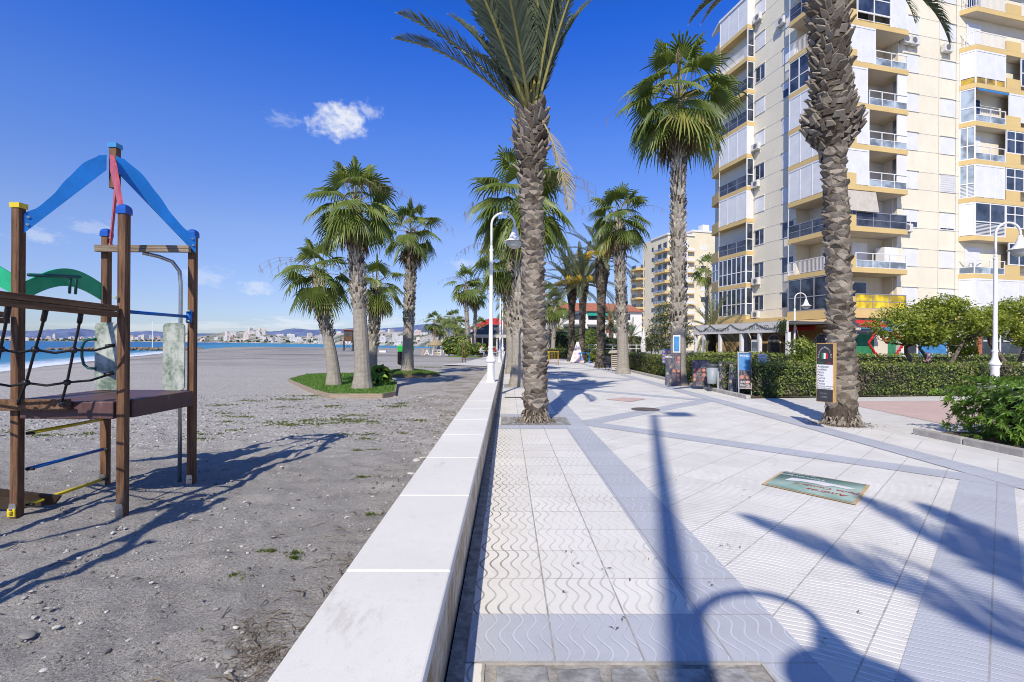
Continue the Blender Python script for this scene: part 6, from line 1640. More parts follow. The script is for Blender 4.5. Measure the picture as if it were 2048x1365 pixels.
for x in (-.40,.34):
    for y in (-.2,.2): b=MB(); b.box(x-.045,x+.045,y-.045,y+.045,0,.828); b.build('leg',M['bluepaint'],tb)
p=at(1156,727); py_=empty('pyramid_sign',(p.x,p.y+.3,0),R(-14),'tall white and pink pyramid price sign on the walkway','price sign')
b=MB(); b.add([(-.55,-.40,.06),(.55,-.40,.06),(.55,.4,.06),(-.55,.4,.06),(-.05,-.05,1.75),(.05,-.05,1.75),(.05,.05,1.75),(-.05,.05,1.75)],[(0,1,5,4),(1,2,6,5),(2,3,7,6),(3,0,4,7),(4,5,6,7)]); b.build('printed_faces',M['icepyramid'],py_); b=MB(); b.box(-.57,.57,-.42,.42,0,.058); b.build('base',M['darkwood'],py_)
b=MB()
for q in ((-.55,-.4),(.55,-.4),(.55,.4),(-.55,.4)): b.tube([(q[0],q[1],.06),(q[0]*.09,q[1]*.1,1.75)],.03,6)
b.build('edge_trim',M['frame'],py_)
p=at(1100,731); br=empty('crowd_barrier',(p.x+.1,p.y+.1,0),R(4),'yellow orange steel crowd barrier across the walkway behind the nearest palm','barrier')
b=MB(); b.tube([(-.9,0,.0),(-.9,0,1.02),(.55,0,1.02),(.55,0,.0)],.022,8); b.tube([(-.9,0,.22),(.55,0,.22)],.018,6); b.tube([(-.2,0,.22),(-.2,0,1.02)],.02,6); b.build('frame',M['orange'],br,smooth=True)
b=MB()
for i in range(12): x=-.85+i*.12; b.tube([(x,0,.22),(x,0,1.0)],.008,5)
b.build('bars',M['orange'],br)
for x in (-.7,.4): b=MB(); b.box(x-.03,x+.03,-.3,.3,0,.05); b.build('foot',M['orange'],br)
# white railing and parasols behind
q=dp(1215,HORIZ,47); fn=empty('white_railing',(q.x,q.y,0),0,'white tubular railing of the terrace behind the dark date palm','railing'); b=MB()
for x in [-1.8+.75*i for i in range(8)]: b.tube([(x,0,0),(x,0,1.55)],.035,6)
for z in (.75,1.15,1.5): b.tube([(-1.8,0,z),(3.4,0,z)],.03,6)
b.build('tubes',M['whitepaint'],fn)
for px,Z,lab in ((1287,44,'closed white parasol between the far fan palms'),(1252,48,'closed white parasol beside the pallet counter palm')):
    q=dp(px,HORIZ,Z); pa=empty('closed_parasol',(q.x,q.y,0),0,lab,'parasol','closed parasols'); b=MB(); b.tube([(0,0,0),(0,0,2.9)],.03,8); b.build('pole',M['whitepaint'],pa); b=MB(); b.lathe([(.03,2.95),(.12,2.5),(.28,1.4),(.22,.9),(.10,.88)],12); b.build('canopy',M['whitewall'],pa)
# ------------------------------------------------------------------ second apartment block, farther along
Q0=dp(1332,HORIZ,128); FR=R(13.5)
blk=empty('apartment_block',(Q0.x,Q0.y,0),FR,'distant cream and ochre apartment block left of the main one','apartment block')
N2=12; F2=2.75; Z2=3.6
def fz(k): return Z2+F2*k
ZT=fz(9)+2.9
b=MB(); b.box(.9,9.0,.9,14,0,ZT-1.2); b.box(8.6,30,1.6,16,0,ZT); b.box(1.2,12,13,22,0,fz(7)+1.2)
b.build('wall',M['cream2'],blk)
b=MB(); b.box(8.4,30.2,1.4,16.2,ZT,ZT+.5); b.box(.6,8.6,.6,9,ZT-1.4,ZT-.95); b.box(14,16,5,7,ZT,ZT+3); b.box(20,24,5,9,ZT,ZT+1.5); b.build('roof_parapet',M['whitewall'],blk)
for k in range(9):
    z=fz(k)
    b=MB(); b.prism([(0,.7,z),(.7,0,z),(8.2,0,z),(8.2,1.2,z),(1,1.2,z),(1,6.5,z),(0,6.5,z)],(0,0,.75)); o=b.build('balcony',M['ochre'] if k%2==0 else M['ochre'],blk)
    b=MB(); b.box(2.2,8.2,-.02,.05,z+.3,z+1.05); b.build('railing',M['whitewall'],o)
    b=MB(); b.box(-.02,.03,1.0,6.4,z+.5,z+1.05); b.build('railing',M['railglass'],o)
    if k in (5,6,7,8):
        b=MB(); b.box(3.4 if k%2 else 1,6.2,.05,.2,z+1.05,z+2.7); b.build('shutter',M['shutter'],o)
    for bb_ in ((.85,.895,1.4,3.0,z+.78,z+2.5),(.85,.895,4.0,5.6,z+.78,z+2.5),(2.0,3.6,.85,.895,z+.78,z+2.5),(5.6,6.8,.85,.895,z+1.2,z+2.3)): b=MB(); b.box(*bb_); b.build('window',M['glass'],o)
    for xx in (11.2,15.6): b=MB(); b.box(xx,xx+1.6,1.55,1.595,z+1.0,z+2.3); b.build('window',M['shutter'] if k%3 else M['glass'],blk)
    b=MB(); b.box(.85,.9,8.0,8.9,z+1.2,z+2.3); b.build('window',M['glass'],blk)
    if k<8:
        b=MB(); b.prism([(-.2,13.2,z-.3),(1.6,12.9,z-.3),(1.6,19,z-.3),(-.2,19,z-.3),(-.9,17,z-.3),(-.9,14.5,z-.3)],(0,0,.55)); o=b.build('balcony',M['ochre'],blk)
        b=MB(); b.box(-.92,-.88,14.5,17,z+.25,z+1.1); b.build('railing',M['darkrail'],o); b=MB(); b.box(-.2,1.2,13.0,13.05,z+.25,z+1.1); b.build('railing',M['darkrail'],o)
        b=MB(); b.box(.6,1.4,12.92,12.99,z+.25,z+2.4); b.build('glazed_screen',M['frame'],o)
        b=MB(); b.box(.7,1.3,12.90,12.95,z+.35,z+2.3); b.build('pane',M['glass'],o)
    b=MB(); b.prism([(19,1.6,z),(19.6,.6,z),(25,.6,z),(25,1.6,z)],(0,0,.5)); o=b.build('balcony',M['ochre'],blk)
    b=MB(); b.box(19.6,25,.56,.62,z+.5,z+(1.1 if k%3 else 2.6)); b.build('railing',M['whitewall'] if k%2 else M['shutter'],o)
    b=MB(); b.box(19.8,24,1.55,1.595,z+.5,z+2.4); b.build('window',M['glass'],o)
for k in (3,6,8):
    b=MB(); b.box(5.9,6.8,.45,.8,fz(k)+1.9,fz(k)+2.6); b.build('air_conditioner',M['acwhite'],blk)
# red roofed house
H0=dp(1195,HORIZ,105)
hs=empty('terraced_house',(H0.x,H0.y,0),R(4),'low white apartment house with terracotta roof and green awnings behind the date palms','house')
b=MB(); b.box(-8.5,9.5,0,12,0,8.4); b.build('wall',M['whitewall'],hs)
b=MB(); b.add([(-9,-.6,8.4),(10,-.6,8.4),(10,12.5,8.4),(-9,12.5,8.4),(-7,5.9,10.6),(8,5.9,10.6)],[(0,1,5,4),(1,2,5),(2,3,4,5),(3,0,4)]); b.build('roof',M['redroof'],hs)
for k in range(3):
    z=.3+2.7*k
    for j,u in enumerate((-7.2,-2.0,3.4)):
        b=MB(); b.box(u,u+3.6,-.02,.05,z+.4,z+2.2); b.build('window',M['glass'],hs)
        b=MB(); b.box(u-.3,u+4,-1.2,-.01,z-.1,z+.05); b.box(u-.3,u+4,-1.2,-1.1,z+.05,z+.85); o=b.build('balcony',M['whitewall'],hs)
        if (j+k)%3==0: b=MB(); b.add([(u-.3,-.03,z+2.5),(u+4,-.03,z+2.5),(u+4,-1.3,z+1.7),(u-.3,-1.3,z+1.7)],[(0,1,2,3)]); b.build('awning',M['greenawning'],hs)
b=MB(); b.box(1.8,3.0,-.06,-.005,0,8.3); b.build('brick_pier',M['redroof'],hs)

# ------------------------------------------------------------------ beach bar
B0_=dp(985,HORIZ,72)
bar=empty('beach_bar',(B0_.x,B0_.y,0),0,'beach bar pavilion with grey hipped roof and pale eaves behind the wall lamps','beach bar')
b=MB(); b.add([(-3.6,-3,2.75),(4.2,-3,2.75),(4.2,4,2.75),(-3.6,4,2.75),(-.6,.2,4.3),(1.4,.2,4.3)],[(0,1,5,4),(1,2,5),(2,3,4,5),(3,0,4),(3,2,1,0)]); b.build('roof',M['greyroof'],bar)
b=MB(); b.box(-3.7,4.3,-3.1,-2.95,2.35,2.78); b.box(-3.7,-3.55,-2.95,4,2.35,2.78); b.build('eaves',M['canvas'],bar)
for x in (-3.3,-1.3,.7,2.6,4.0): b=MB(); b.box(x-.07,x+.07,-2.9,-2.76,0,2.34); b.build('post',M['frame'],bar)
b=MB(); b.box(-3.0,3.9,.5,3.8,0,2.6); b.build('wall',M['ochrewall'],bar); b=MB(); b.box(-2.8,3.7,.42,.49,.9,2.3); b.build('window',M['glass'],bar)
q=dp(985,HORIZ,100); rr_=empty('red_roof_pavilion',(q.x,q.y,0),0,'small pavilion with faded red hipped roof beyond the beach bar','pavilion')
b=MB(); b.add([(-4.5,-3,4.6),(4.5,-3,4.6),(4.5,4,4.6),(-4.5,4,4.6),(-.6,.2,6.6),(1.6,.2,6.6)],[(0,1,5,4),(1,2,5),(2,3,4,5),(3,0,4)]); b.build('roof',M['redawning'],rr_); b=MB(); b.box(-4.2,4.2,-2.6,3.6,0,4.59); b.build('wall',M['town3'],rr_)
# wooden decking ramp of pale paving joining the wall
sheet('side_path',[(-.82,33.2),(-4.6,35.2),(-3.6,38),(-.82,38.0)],.06,M['side']); sheet('side_path',[(-.82,38),(-3.6,38),(-2.2,60),(-.82,60)],.05,M['side'])
# thatched parasol
for px,Z,lab,w in ((872,88,'round straw thatched beach parasol by the big letters',1.5),):
    q=dp(px,HORIZ,Z); th=empty('thatched_parasol',(q.x,q.y,0),0,lab,'parasol'); b=MB()
    for x in (-.9,0,.9): b=MB(); b.tube([(x,0,0),(x,0,1.7)],.05,6); b.build('post',M['darkwood'],th)
    b=MB(); b.lathe([(1.30,1.05),(1.38,1.2),(1.05,1.75),(.5,2.1),(.05,2.2)],20,sh=.5); rr=random.Random(1)
    for i in range(500): a=rr.uniform(0,6.28); t=rr.random(); r=1.36-.9*t; z=1.15+.95*t**.8; b.add([(r*math.cos(a-.03),r*math.sin(a-.03),z),(r*math.cos(a+.03),r*math.sin(a+.03),z),((r+.12)*math.cos(a),(r+.12)*math.sin(a),z-.25)],[(0,1,2)],0,rr.random())
    b.build('thatch',M['thatch'],th,fix=False)
q=dp(896,HORIZ,80); fr=empty('open_pergola',(q.x,q.y,0),0,'dark timber pergola frame right of the thatched parasol','pergola'); b=MB()
for x in (-.7,.7):
    for y in (0,2): b.box(x-.06,x+.06,y-.06,y+.06,0,2.5)
b.box(-.9,.9,-.1,2.1,2.5,2.6); b.build('frame',M['darkwood'],fr)
for px,Z,h in ((924.5,46,1.0),(930,48,.95)):
    q=dp(px,HORIZ,38); 
q=at(925,727); pt=empty('timber_stake',(q.x,q.y,0),0,'pair of brown timber stakes standing in the sand by the wall','stakes'); b=MB(); b.tube([(0,0,-.1),(0,0,1.75)],.045,8); b.build('stake',M['post'],pt); b=MB(); b.tube([(.18,.3,-.1),(.18,.3,1.55)],.035,8); b.build('stake',M['post'],pt)
q=at(922,722); bush('tall leafy shrub tied to the timber stakes',(q.x+.1,q.y+2.5,0),(.8,.7,2.6),600,.2,58,m='hedge',core=False,clusters=False,asp=.6)
# big standing letters seen from behind
chars=[('S','tan'),('A','w'),('L','w'),('E','tan'),('E','w'),('P','w'),('E','w'),('M','w'),('I','tan')]
pxs=[846,854,864,873,880,890,896,904,912]
for (ch,c),px in zip(chars,pxs):
    q=dp(px,HORIZ,62); o=text('standing_letter',ch,1.05,M['tan'] if c=='tan' else M['signwhite'],None,(q.x,q.y,.36),(R(90),0,R(180)),ext=.10)
    names={'tan':'tan painted','w':'white'}
    tag(o,f'{names[c]} standing letter {ch} seen from behind, '+{846:'first from the left of the row',854:'second in the row on the beach',864:'third in the row on the beach',873:'fourth, between two white ones',880:'fifth, right of the tan middle one',890:'sixth in the row on the beach',896:'seventh in the row on the beach',904:'eighth in the row, widest of all',912:'last of the row by the shrub'}[px],'letter','big letters standing on the beach')
# lifeguard tower
q=dp(697,HORIZ,92); lg=empty('lifeguard_tower',(q.x,q.y,-.2),R(10),'dark timber lifeguard tower with red roof on the beach between palm trunks','lifeguard tower')
for x in (-.75,.75):
    for y in (-.75,.75): b=MB(); b.tube([(x*1.1,y*1.1,0),(x,y,2.0)],.07,6); b.build('leg',M['darkwood'],lg)
b=MB(); b.bar((-.8,-.8,.3),(.8,-.8,1.9),.06,.06); b.bar((.8,-.8,.3),(-.8,-.8,1.9),.06,.06); b.build('brace',M['darkwood'],lg)
b=MB(); b.box(-1.35,1.35,-1.2,1.2,2.0,2.1); b.build('deck',M['darkwood'],lg); b=MB(); b.box(-.75,.75,-.7,.8,2.1,4.0); b.build('cabin',M['post'],lg); b=MB(); b.box(-.55,.55,-.72,-.705,2.9,3.7); b.build('window',M['glass'],lg)
b=MB(); b.box(-1.0,1.0,-.95,1.05,4.0,4.14); b.build('roof',M['redroof'],lg)
b=MB()
for z in (2.5,2.95): b.tube([(-.76,-1.15,z),(-1.3,-1.15,z),(-1.3,1.15,z)],.03,5); b.tube([(.76,-1.15,z),(1.3,-1.15,z),(1.3,1.15,z)],.03,5)
for s in (-1.3,1.3): b.tube([(s,-1.15,2.1),(s,-1.15,2.95)],.03,5)
b.build('railing',M['darkwood'],lg)
# green container and white box
q=dp(812,HORIZ,60); gd=empty('waste_container',(q.x,q.y,.0),R(6),'bright green wheeled container standing on the beach behind a palm trunk','container')
b=MB(); b.add([(-.85,-.45,.35),(.85,-.45,.35),(.85,.45,.35),(-.85,.45,.35),(-.95,-.55,1.05),(.95,-.55,1.05),(.95,.55,1.05),(-.95,.55,1.05)],[(0,3,2,1),(4,5,6,7),(0,1,5,4),(1,2,6,5),(2,3,7,6),(3,0,4,7)]); b.build('body',M['dumpster'],gd,bevel=.03); b=MB(); b.prism([(-.97,-.58,1.06),(-.97,.58,1.06),(-.97,.3,1.25),(-.97,-.3,1.25)],(1.94,0,0)); b.build('lid',M['dumpster'],gd)
for x in (-.6,.6): b=MB(); b.tube([(x,-.42,.17),(x,-.36,.17)],.17,12); b.tube([(x,.36,.17),(x,.42,.17)],.17,12); b.build('wheel',M['bindark'],gd)
q=dp(766,HORIZ,80); b=MB(); b.box(-.55,.55,-.3,.3,0,.32); b.box(-.5,.5,-.25,.25,.321,.36); o=b.build('concrete_block',M['whitewall'],loc=(q.x,q.y,-.05)); tag(o,'low white block lying on the far sand left of the container','block')
# brown bin on the mound palm
q=dp(806,HORIZ,25.5); bb=empty('litter_bin',(q.x-.08,q.y,0),R(12),'brown timber litter bin fixed to the palm on the mound','litter bin')
b=MB()
for i in range(9):
    a=6.283*i/9; b.obox((.17*math.cos(a),.17*math.sin(a),.82),(.055*-math.sin(a),.055*math.cos(a),0),(.012*math.cos(a),.012*math.sin(a),0),(0,0,.32))
b.build('slats',M['binbrown'],bb); b=MB(); b.lathe([(.02,.44),(.12,.46),(.16,.52),(.16,1.1),(.15,1.12)],16); b.build('liner',M['bingrey'],bb)
# rock groin and white mast at the water
rr=random.Random(4)
gr=empty('rock_groin',(-120,152,-1.2),0,'low breakwater of brown boulders running into the sea','breakwater')
b=MB()
for i in range(260):
    x=rr.uniform(-16,26); w=2.2 if x>-4 else 1.3; stone(b,x,rr.gauss(0,w),rr.uniform(-.2,.55)*(1.0 if x>-6 else .5),rr.uniform(.6,1.15),rr,.7,rr.random())
tag(b.build('boulders',M['rock'],gr,fix=False),kind='stuff')
q=dp(305,HORIZ,150); ms=empty('beacon_mast',(q.x,q.y,-1.2),0,'thin white beacon mast rising from the breakwater','mast'); b=MB(); b.tube([(0,0,0),(0,0,8.2)],[.16,.07],8); b.build('pole',M['whitepaint'],ms); b=MB(); b.lathe([(.09,8.2),(.14,8.3),(.1,8.5),(.01,8.6)],8); b.build('light',M['whitepaint'],ms)
rk=MB()
for i in range(300):
    x=rr.uniform(-95,-22); y=173+rr.gauss(0,1.4)+(x+60)*.04; stone(rk,x,y,-1.2+rr.uniform(-.1,.35),rr.uniform(.35,.8),rr,.6,.25+.6*rr.random())
tag(rk.build('shore_rocks',M['pebble'],fix=False),'belt of pale rocks along the far water edge','rocks',kind='stuff')
# ------------------------------------------------------------------ people
def skinmesh(name,nodes,edges,m,parent):
    me=bpy.data.meshes.new(name); ids={k:i for i,k in enumerate(nodes)}
    me.from_pydata([v[0] for v in nodes.values()],[(ids[a],ids[b_]) for a,b_ in edges],[]); o=bpy.data.objects.new(name+'_tmp',me); COL.objects.link(o)
    sk=o.modifiers.new('s','SKIN'); sk.use_smooth_shade=True
    for i,v in enumerate(nodes.values()):
        r=v[1]; r=(r,r) if not isinstance(r,tuple) else r; me.skin_vertices[0].data[i].radius=r
    me.skin_vertices[0].data[0].use_root=True
    sb=o.modifiers.new('b','SUBSURF'); sb.levels=2
    dg=bpy.context.evaluated_depsgraph_get(); nm=bpy.data.meshes.new_from_object(o.evaluated_get(dg)); nm.name=name; bpy.data.objects.remove(o)
    nm.materials.clear(); nm.materials.append(M[m]); q=bpy.data.objects.new(name,nm); COL.objects.link(q); q.parent=parent; return q
def person(loc,rz,label,top,legs,pose='walk',group=None,scale=1.0):
    r=empty('person',loc,rz,label,'person',group,scale)
    if pose=='walk':   # walking away, leaning forward a little (y is forward)
        hip=(0,0,.92); ch=(0,.07,1.30); nk=(0,.12,1.47); hd=(0,.16,1.62)
        L=[(.10,.02,.88),(.11,.16,.50),(.11,.05,.09),(.12,.18,.03)]; Rr=[(-.10,0,.88),(-.11,.05,.50),(-.11,-.22,.12),(-.12,-.12,.03)]
        aL=[(.19,.08,1.40),(.25,.0,1.14),(.24,.16,.92)]; aR=[(-.19,.08,1.40),(-.26,.10,1.14),(-.22,.26,.98)]
    else:
        hip=(0,0,.50); ch=(0,.05,.88); nk=(0,.08,1.05); hd=(0,.11,1.20)
        L=[(.10,.02,.50),(.13,.42,.50),(.13,.40,.09),(.13,.54,.04)]; Rr=[(-.10,.02,.50),(-.13,.42,.50),(-.13,.42,.09),(-.13,.56,.04)]
        aL=[(.19,.06,.98),(.25,.10,.74),(.18,.32,.70)]; aR=[(-.19,.06,.98),(-.25,.12,.74),(-.18,.34,.72)]
    V=Vector
    def lift(a,b_,t): return tuple(V(a).lerp(V(b_),t))
    body={'hip':(hip,(.13,.10)),'ch':(ch,(.15,.10)),'nk':(nk,.05),'hd':(hd,(.085,.10)),'cr':(tuple(V(hd)+V((0,.0,.10))),(.06,.07)),
      'nose':(tuple(V(hd)+V((0,.115,.0))),.018)}
    ed=[('hip','ch'),('ch','nk'),('nk','hd'),('hd','cr'),('hd','nose')]
    for s,A in (('l',aL),('r',aR)):
        body['s'+s]=(A[0],.055); body['e'+s]=(A[1],.042); body['w'+s]=(A[2],.028); h=V(A[2])+(V(A[2])-V(A[1])).normalized()*.09; body['h'+s]=(tuple(h),(.035,.018)); ed+=[('ch','s'+s),('s'+s,'e'+s),('e'+s,'w'+s),('w'+s,'h'+s)]
        d=(V(A[2])-V(A[1])).normalized()
        for j,(ox,ln) in enumerate(((-.028,.07),(-.010,.082),(.010,.078),(.028,.06))): body[f'f{s}{j}']=(tuple(h+d*ln+V((ox,.012,0))),.008); ed.append(('h'+s,f'f{s}{j}'))
        body['t'+s]=(tuple(V(A[2])+d*.07+V((.0,.045,0))),.010); ed.append(('w'+s,'t'+s))
    for s,A in (('l',L),('r',Rr)):
        body['a'+s]=(A[0],.075); body['k'+s]=(A[1],.055); body['n'+s]=(A[2],.036); body['o'+s]=(A[3],.034); ed+=[('hip','a'+s),('a'+s,'k'+s),('k'+s,'n'+s),('n'+s,'o'+s)]
    skinmesh('body',body,ed,'skin',r)
    jk={'hip':(tuple(V(hip)+V((0,0,.03))),(.155,.125)),'ch':(ch,(.175,.135)),'nk':(tuple(V(nk)-V((0,0,.03))),.065)}; e2=[('hip','ch'),('ch','nk')]
    for s,A in (('l',aL),('r',aR)): jk['s'+s]=(A[0],.075); jk['e'+s]=(A[1],.058); jk['w'+s]=(lift(A[1],A[2],.85),.044); e2+=[('ch','s'+s),('s'+s,'e'+s),('e'+s,'w'+s)]
    skinmesh('jacket',jk,e2,top,r)
    tr={'hip':(hip,(.15,.12))}; e3=[]
    for s,A in (('l',L),('r',Rr)): tr['a'+s]=(A[0],.095); tr['k'+s]=(A[1],.072); tr['n'+s]=(lift(A[1],A[2],.92),.055); e3+=[('hip','a'+s),('a'+s,'k'+s),('k'+s,'n'+s)]
    skinmesh('trousers',tr,e3,legs,r)
    hr={'a':(tuple(V(hd)+V((0,-.02,.06))),(.095,.10)),'b':(tuple(V(hd)+V((0,-.055,-.01))),(.08,.06))}; skinmesh('hair',hr,[('a','b')],'hair',r)
    for A in (L,Rr): q=V(A[2]); t=V(A[3]); skinmesh('shoe',{'a':(tuple(q-V((0,.02,.03))),.05),'b':(tuple(t),(.045,.032))},[('a','b')],'shoe',r)
p=at(1015,724); person((p.x+.06,p.y,.01),R(6),'person in navy jacket and pale jeans walking away beside the wall','jacket','denim')
for px,Z,lab,tp,pose in ((969,62,'person in red seated at the beach bar left of the lamp','redshirt','sit'),(962,60,'person in pale shirt seated low at the left bar table','whiteshirt','sit'),(992,58,'person in dark red seated right of the nearest lamp','redshirt','sit'),(955,66,'person in dark clothes standing under the bar eaves','jacket','walk')):
    q=dp(px,HORIZ,Z); person((q.x,q.y,0),R(px*7),lab,tp,'shoe' if tp=='jacket' else 'denim',pose,'people at the beach bar')
for px,Z,lab in ((958,61,'low round bar table at the left of the beach bar'),(975,59,'low round bar table behind the nearest lamp')):
    q=dp(px,HORIZ,Z); tb=empty('bar_table',(q.x+.4,q.y-.5,0),0,lab,'table','beach bar tables'); b=MB(); b.lathe([(.45,.70),(.45,.74),(.02,.75)],16); b.build('table_top',M['whitewall'],tb); b=MB(); b.tube([(0,0,0),(0,0,.7)],.04,8); b.build('leg',M['iron'],tb)
for px,Z in ((969,62),(962,60),(992,58)):
    q=dp(px,HORIZ,Z); st_=empty('stool',(q.x,q.y,0),0,{969:'dark stool under the person in red at the bar',962:'dark stool under the person in pale shirt',992:'dark stool under the person right of the lamp'}[px],'stool','beach bar stools'); b=MB(); b.lathe([(.2,.36),(.2,.40),(.02,.41)],12); b.build('seat',M['darkwood'],st_); b=MB(); b.tube([(0,0,0),(0,0,.36)],.05,8); b.build('leg',M['iron'],st_)
# ------------------------------------------------------------------ far shore: land, town, hills
def polar(px,Z,z): q=dp(px,HORIZ,Z); return Vector((q.x,q.y,z))
def shoreZ(px):   # distance of the far water line for each sight line
    pts=[(-900,2400),(0,1900),(300,1500),(430,1250),(520,1000),(600,760),(700,560),(800,430),(870,330),(1000,240)]
    for (a,za),(b_,zb_) in zip(pts,pts[1:]):
        if a<=px<=b_: return za+(zb_-za)*(px-a)/(b_-a)
    return pts[0][1] if px<pts[0][0] else pts[-1][1]
def townrise(px,f):   # height of the land behind the water line
    hill=26*math.exp(-((px-470)/75)**2)+8*math.exp(-((px-250)/120)**2)+10*math.exp(-((px-720)/160)**2)
    return 1.0+ (hill+5)*min(1,max(0,(f-1.02)/.28))
cols=list(range(-900,1061,14)); fr_=[.992,1.0,1.02,1.06,1.12,1.2,1.32,1.6,2.2,3.5]
vs=[];fs=[]
for px in cols:
    for f in fr_: vs.append(polar(px,shoreZ(px)*f,-2.2 if f<1 else (-1.0 if f==1.0 else townrise(px,f))))
nf=len(fr_)
for i in range(len(cols)-1):
    for j in range(nf-1): fs.append((i*nf+j,(i+1)*nf+j,(i+1)*nf+j+1,i*nf+j+1))
b=MB(); b.add(vs,fs); tag(b.build('far_shore',M['coastland'],smooth=True,fix=False),kind='structure')
ridge=[(-900,640),(-300,652),(-50,660),(60,662),(110,659),(150,657),(210,662),(262,664),(300,662),(340,666),(395,667),(430,667),(480,665),(505,661),(545,663),(590,657),(625,660),(680,658),(715,656),(760,657),(800,655),(835,650),(862,647),(890,652),(930,657),(980,655),(1060,661)]
def ridge_y(px):
    for (a,ya),(b_,yb) in zip(ridge,ridge[1:]):
        if a<=px<=b_: t=(px-a)/(b_-a); t=t*t*(3-2*t); return ya+(yb-ya)*t
    return 665
def roll_off(px): return (px-1024)*math.tan(ROLL)
vs=[];fs=[]; cols=list(range(-900,1400,6)); rows=[0,.12,.25,.4,.55,.7,.82,.92,1.0,1.12]
for px in cols:
    yy=ridge_y(px) if px<1060 else 668
    top=(HORIZ-yy+roll_off(px)*1.0)/F
    for r_ in rows:
        Z=4200+3200*r_; s=min(1,r_); n_=noise.fractal(Vector((px*.020,r_*3.0,2)),1.0,2.0,5)
        z=top*7400*(s**1.15 if r_<=1 else .7)+n_*70*math.sin(math.pi*min(1,r_))+ (noise.noise(Vector((px*.09,7,0)))*9 if r_==1.0 else 0)
        vs.append(polar(px,Z,max(z,2)))
nr=len(rows)
for i in range(len(cols)-1):
    for j in range(nr-1): fs.append((i*nr+j,(i+1)*nr+j,(i+1)*nr+j+1,i*nr+j+1))
b=MB(); b.add(vs,fs); tag(b.build('hills',M['hill'],smooth=True,fix=False),kind='structure')
# town: every building its own object, sharing a few meshes
def tb_mesh(w,d,h,m,fl,step=False):
    b=MB(); b.box(-w/2,w/2,-d/2,d/2,-6,h)
    if step: b.box(-w*.3,w*.1,-d*.3,d*.3,h,h*1.18)
    else: b.box(-w*.15,w*.2,-d*.2,d*.2,h,h+1.6)
    for k in range(fl):
        z=h*(k+.35)/fl; dz=h/fl*.38
        nb=max(2,int(w/4)); 
        for i in range(nb): x=-w/2+w*(i+.2)/nb; b.box(x,x+w/nb*.6,-d/2-.12,-d/2-.02,z,z+dz,1)
    o=b.build('far_building',[m,M['townwin']],fix=False); me=o.data; bpy.data.objects.remove(o); return me
TM=[tb_mesh(16,10,20,M['town1'],6),tb_mesh(12,12,30,M['town1'],9,True),tb_mesh(22,10,14,M['town1'],4),tb_mesh(12,10,9,M['town2'],3),tb_mesh(18,12,24,M['town2'],8,True),tb_mesh(14,10,16,M['town3'],5),tb_mesh(26,10,7,M['town1'],2),tb_mesh(9,9,6,M['town1'],2)]
TL=['white apartment block in the far town across the bay','white stepped tower block in the far town across the bay','long white block in the far town across the bay','low cream house in the far town across the bay','cream stepped block in the far town across the bay','pinkish block in the far town across the bay','long low white shed by the far harbour','small white house on the far shore or hillside']
rr=random.Random(99)
def tbuild(px,f,kind,s,hs=1.0):
    Z=shoreZ(px)*f; p=polar(px,Z,townrise(px,f)); o=bpy.data.objects.new('far_building',TM[kind]); COL.objects.link(o); o.location=p; o.rotation_euler=(0,0,math.atan2(-p.x,p.y)*0+ R(rr.uniform(-35,60))); o.scale=(s,s,s*hs)
    tag(o,TL[kind],'building','buildings of the far town, '+TL[kind])
for i in range(96):
    px=rr.uniform(-30,530); f=rr.choice((1.03,1.05,1.08,1.12,1.17,1.24)); base=shoreZ(px)/1500
    k=rr.choices(range(6),(5,1,5,4,2,4))[0]
    tbuild(px,f,k,rr.uniform(.75,1.15)*(.60 if px>430 else .8),rr.uniform(.6,1.0))
for i in range(6):  tbuild(rr.uniform(500,528),rr.choice((1.16,1.2,1.24)),rr.choice((0,4,1)),.55,1.0)
for i in range(78):
    px=rr.uniform(515,900); f=rr.choice((1.02,1.05,1.1,1.16,1.24,1.32)); k=rr.choices((2,3,6,7,5,0),(3,3,4,6,1,1))[0]
    tbuild(px,f,k,rr.uniform(.35,.6)*shoreZ(px)/700,rr.uniform(.7,1.0))
for i in range(46):     # villas scattered over the lower slopes
    px=rr.uniform(480,900); Z=rr.uniform(4300,5300); s=(Z-4200)/3200; top=(HORIZ-ridge_y(px)+roll_off(px))/F
    p=polar(px,Z,top*7400*s**1.15+18); o=bpy.data.objects.new('far_building',TM[7]); COL.objects.link(o); o.location=p; k=rr.uniform(1.6,2.6); o.scale=(k*1.5,k,k); tag(o,TL[7],'building','buildings of the far town, '+TL[7])
tg=MB()
for i in range(300):
    px=rr.uniform(-30,880); f=rr.choice((1.015,1.03,1.06,1.1,1.2)); p=polar(px,shoreZ(px)*f,townrise(px,f)); s=rr.uniform(2.0,5.0)*shoreZ(px)/1300
    stone(tg,p.x,p.y,p.z+s*.4,s,rr,.7,rr.random())
tag(tg.build('coastal_trees',M['darkleaf'],fix=False),'dark clumps of trees among the houses of the far town','trees',kind='stuff')
# lettering curves become plain meshes
bpy.context.view_layer.update()
_dg=bpy.context.evaluated_depsgraph_get()
for o in [x for x in scene.objects if x.type=='FONT']:
    me=bpy.data.meshes.new_from_object(o.evaluated_get(_dg)); nm=o.name
    q=bpy.data.objects.new('lettering_mesh',me); COL.objects.link(q); q.parent=o.parent; q.location=o.location; q.rotation_euler=o.rotation_euler; q.scale=o.scale
    if not me.materials: me.materials.append(o.data.materials[0])
    for k in ('label','category','group','kind'):
        if k in o: q[k]=o[k]
    cu=o.data; bpy.data.objects.remove(o); q.name=nm
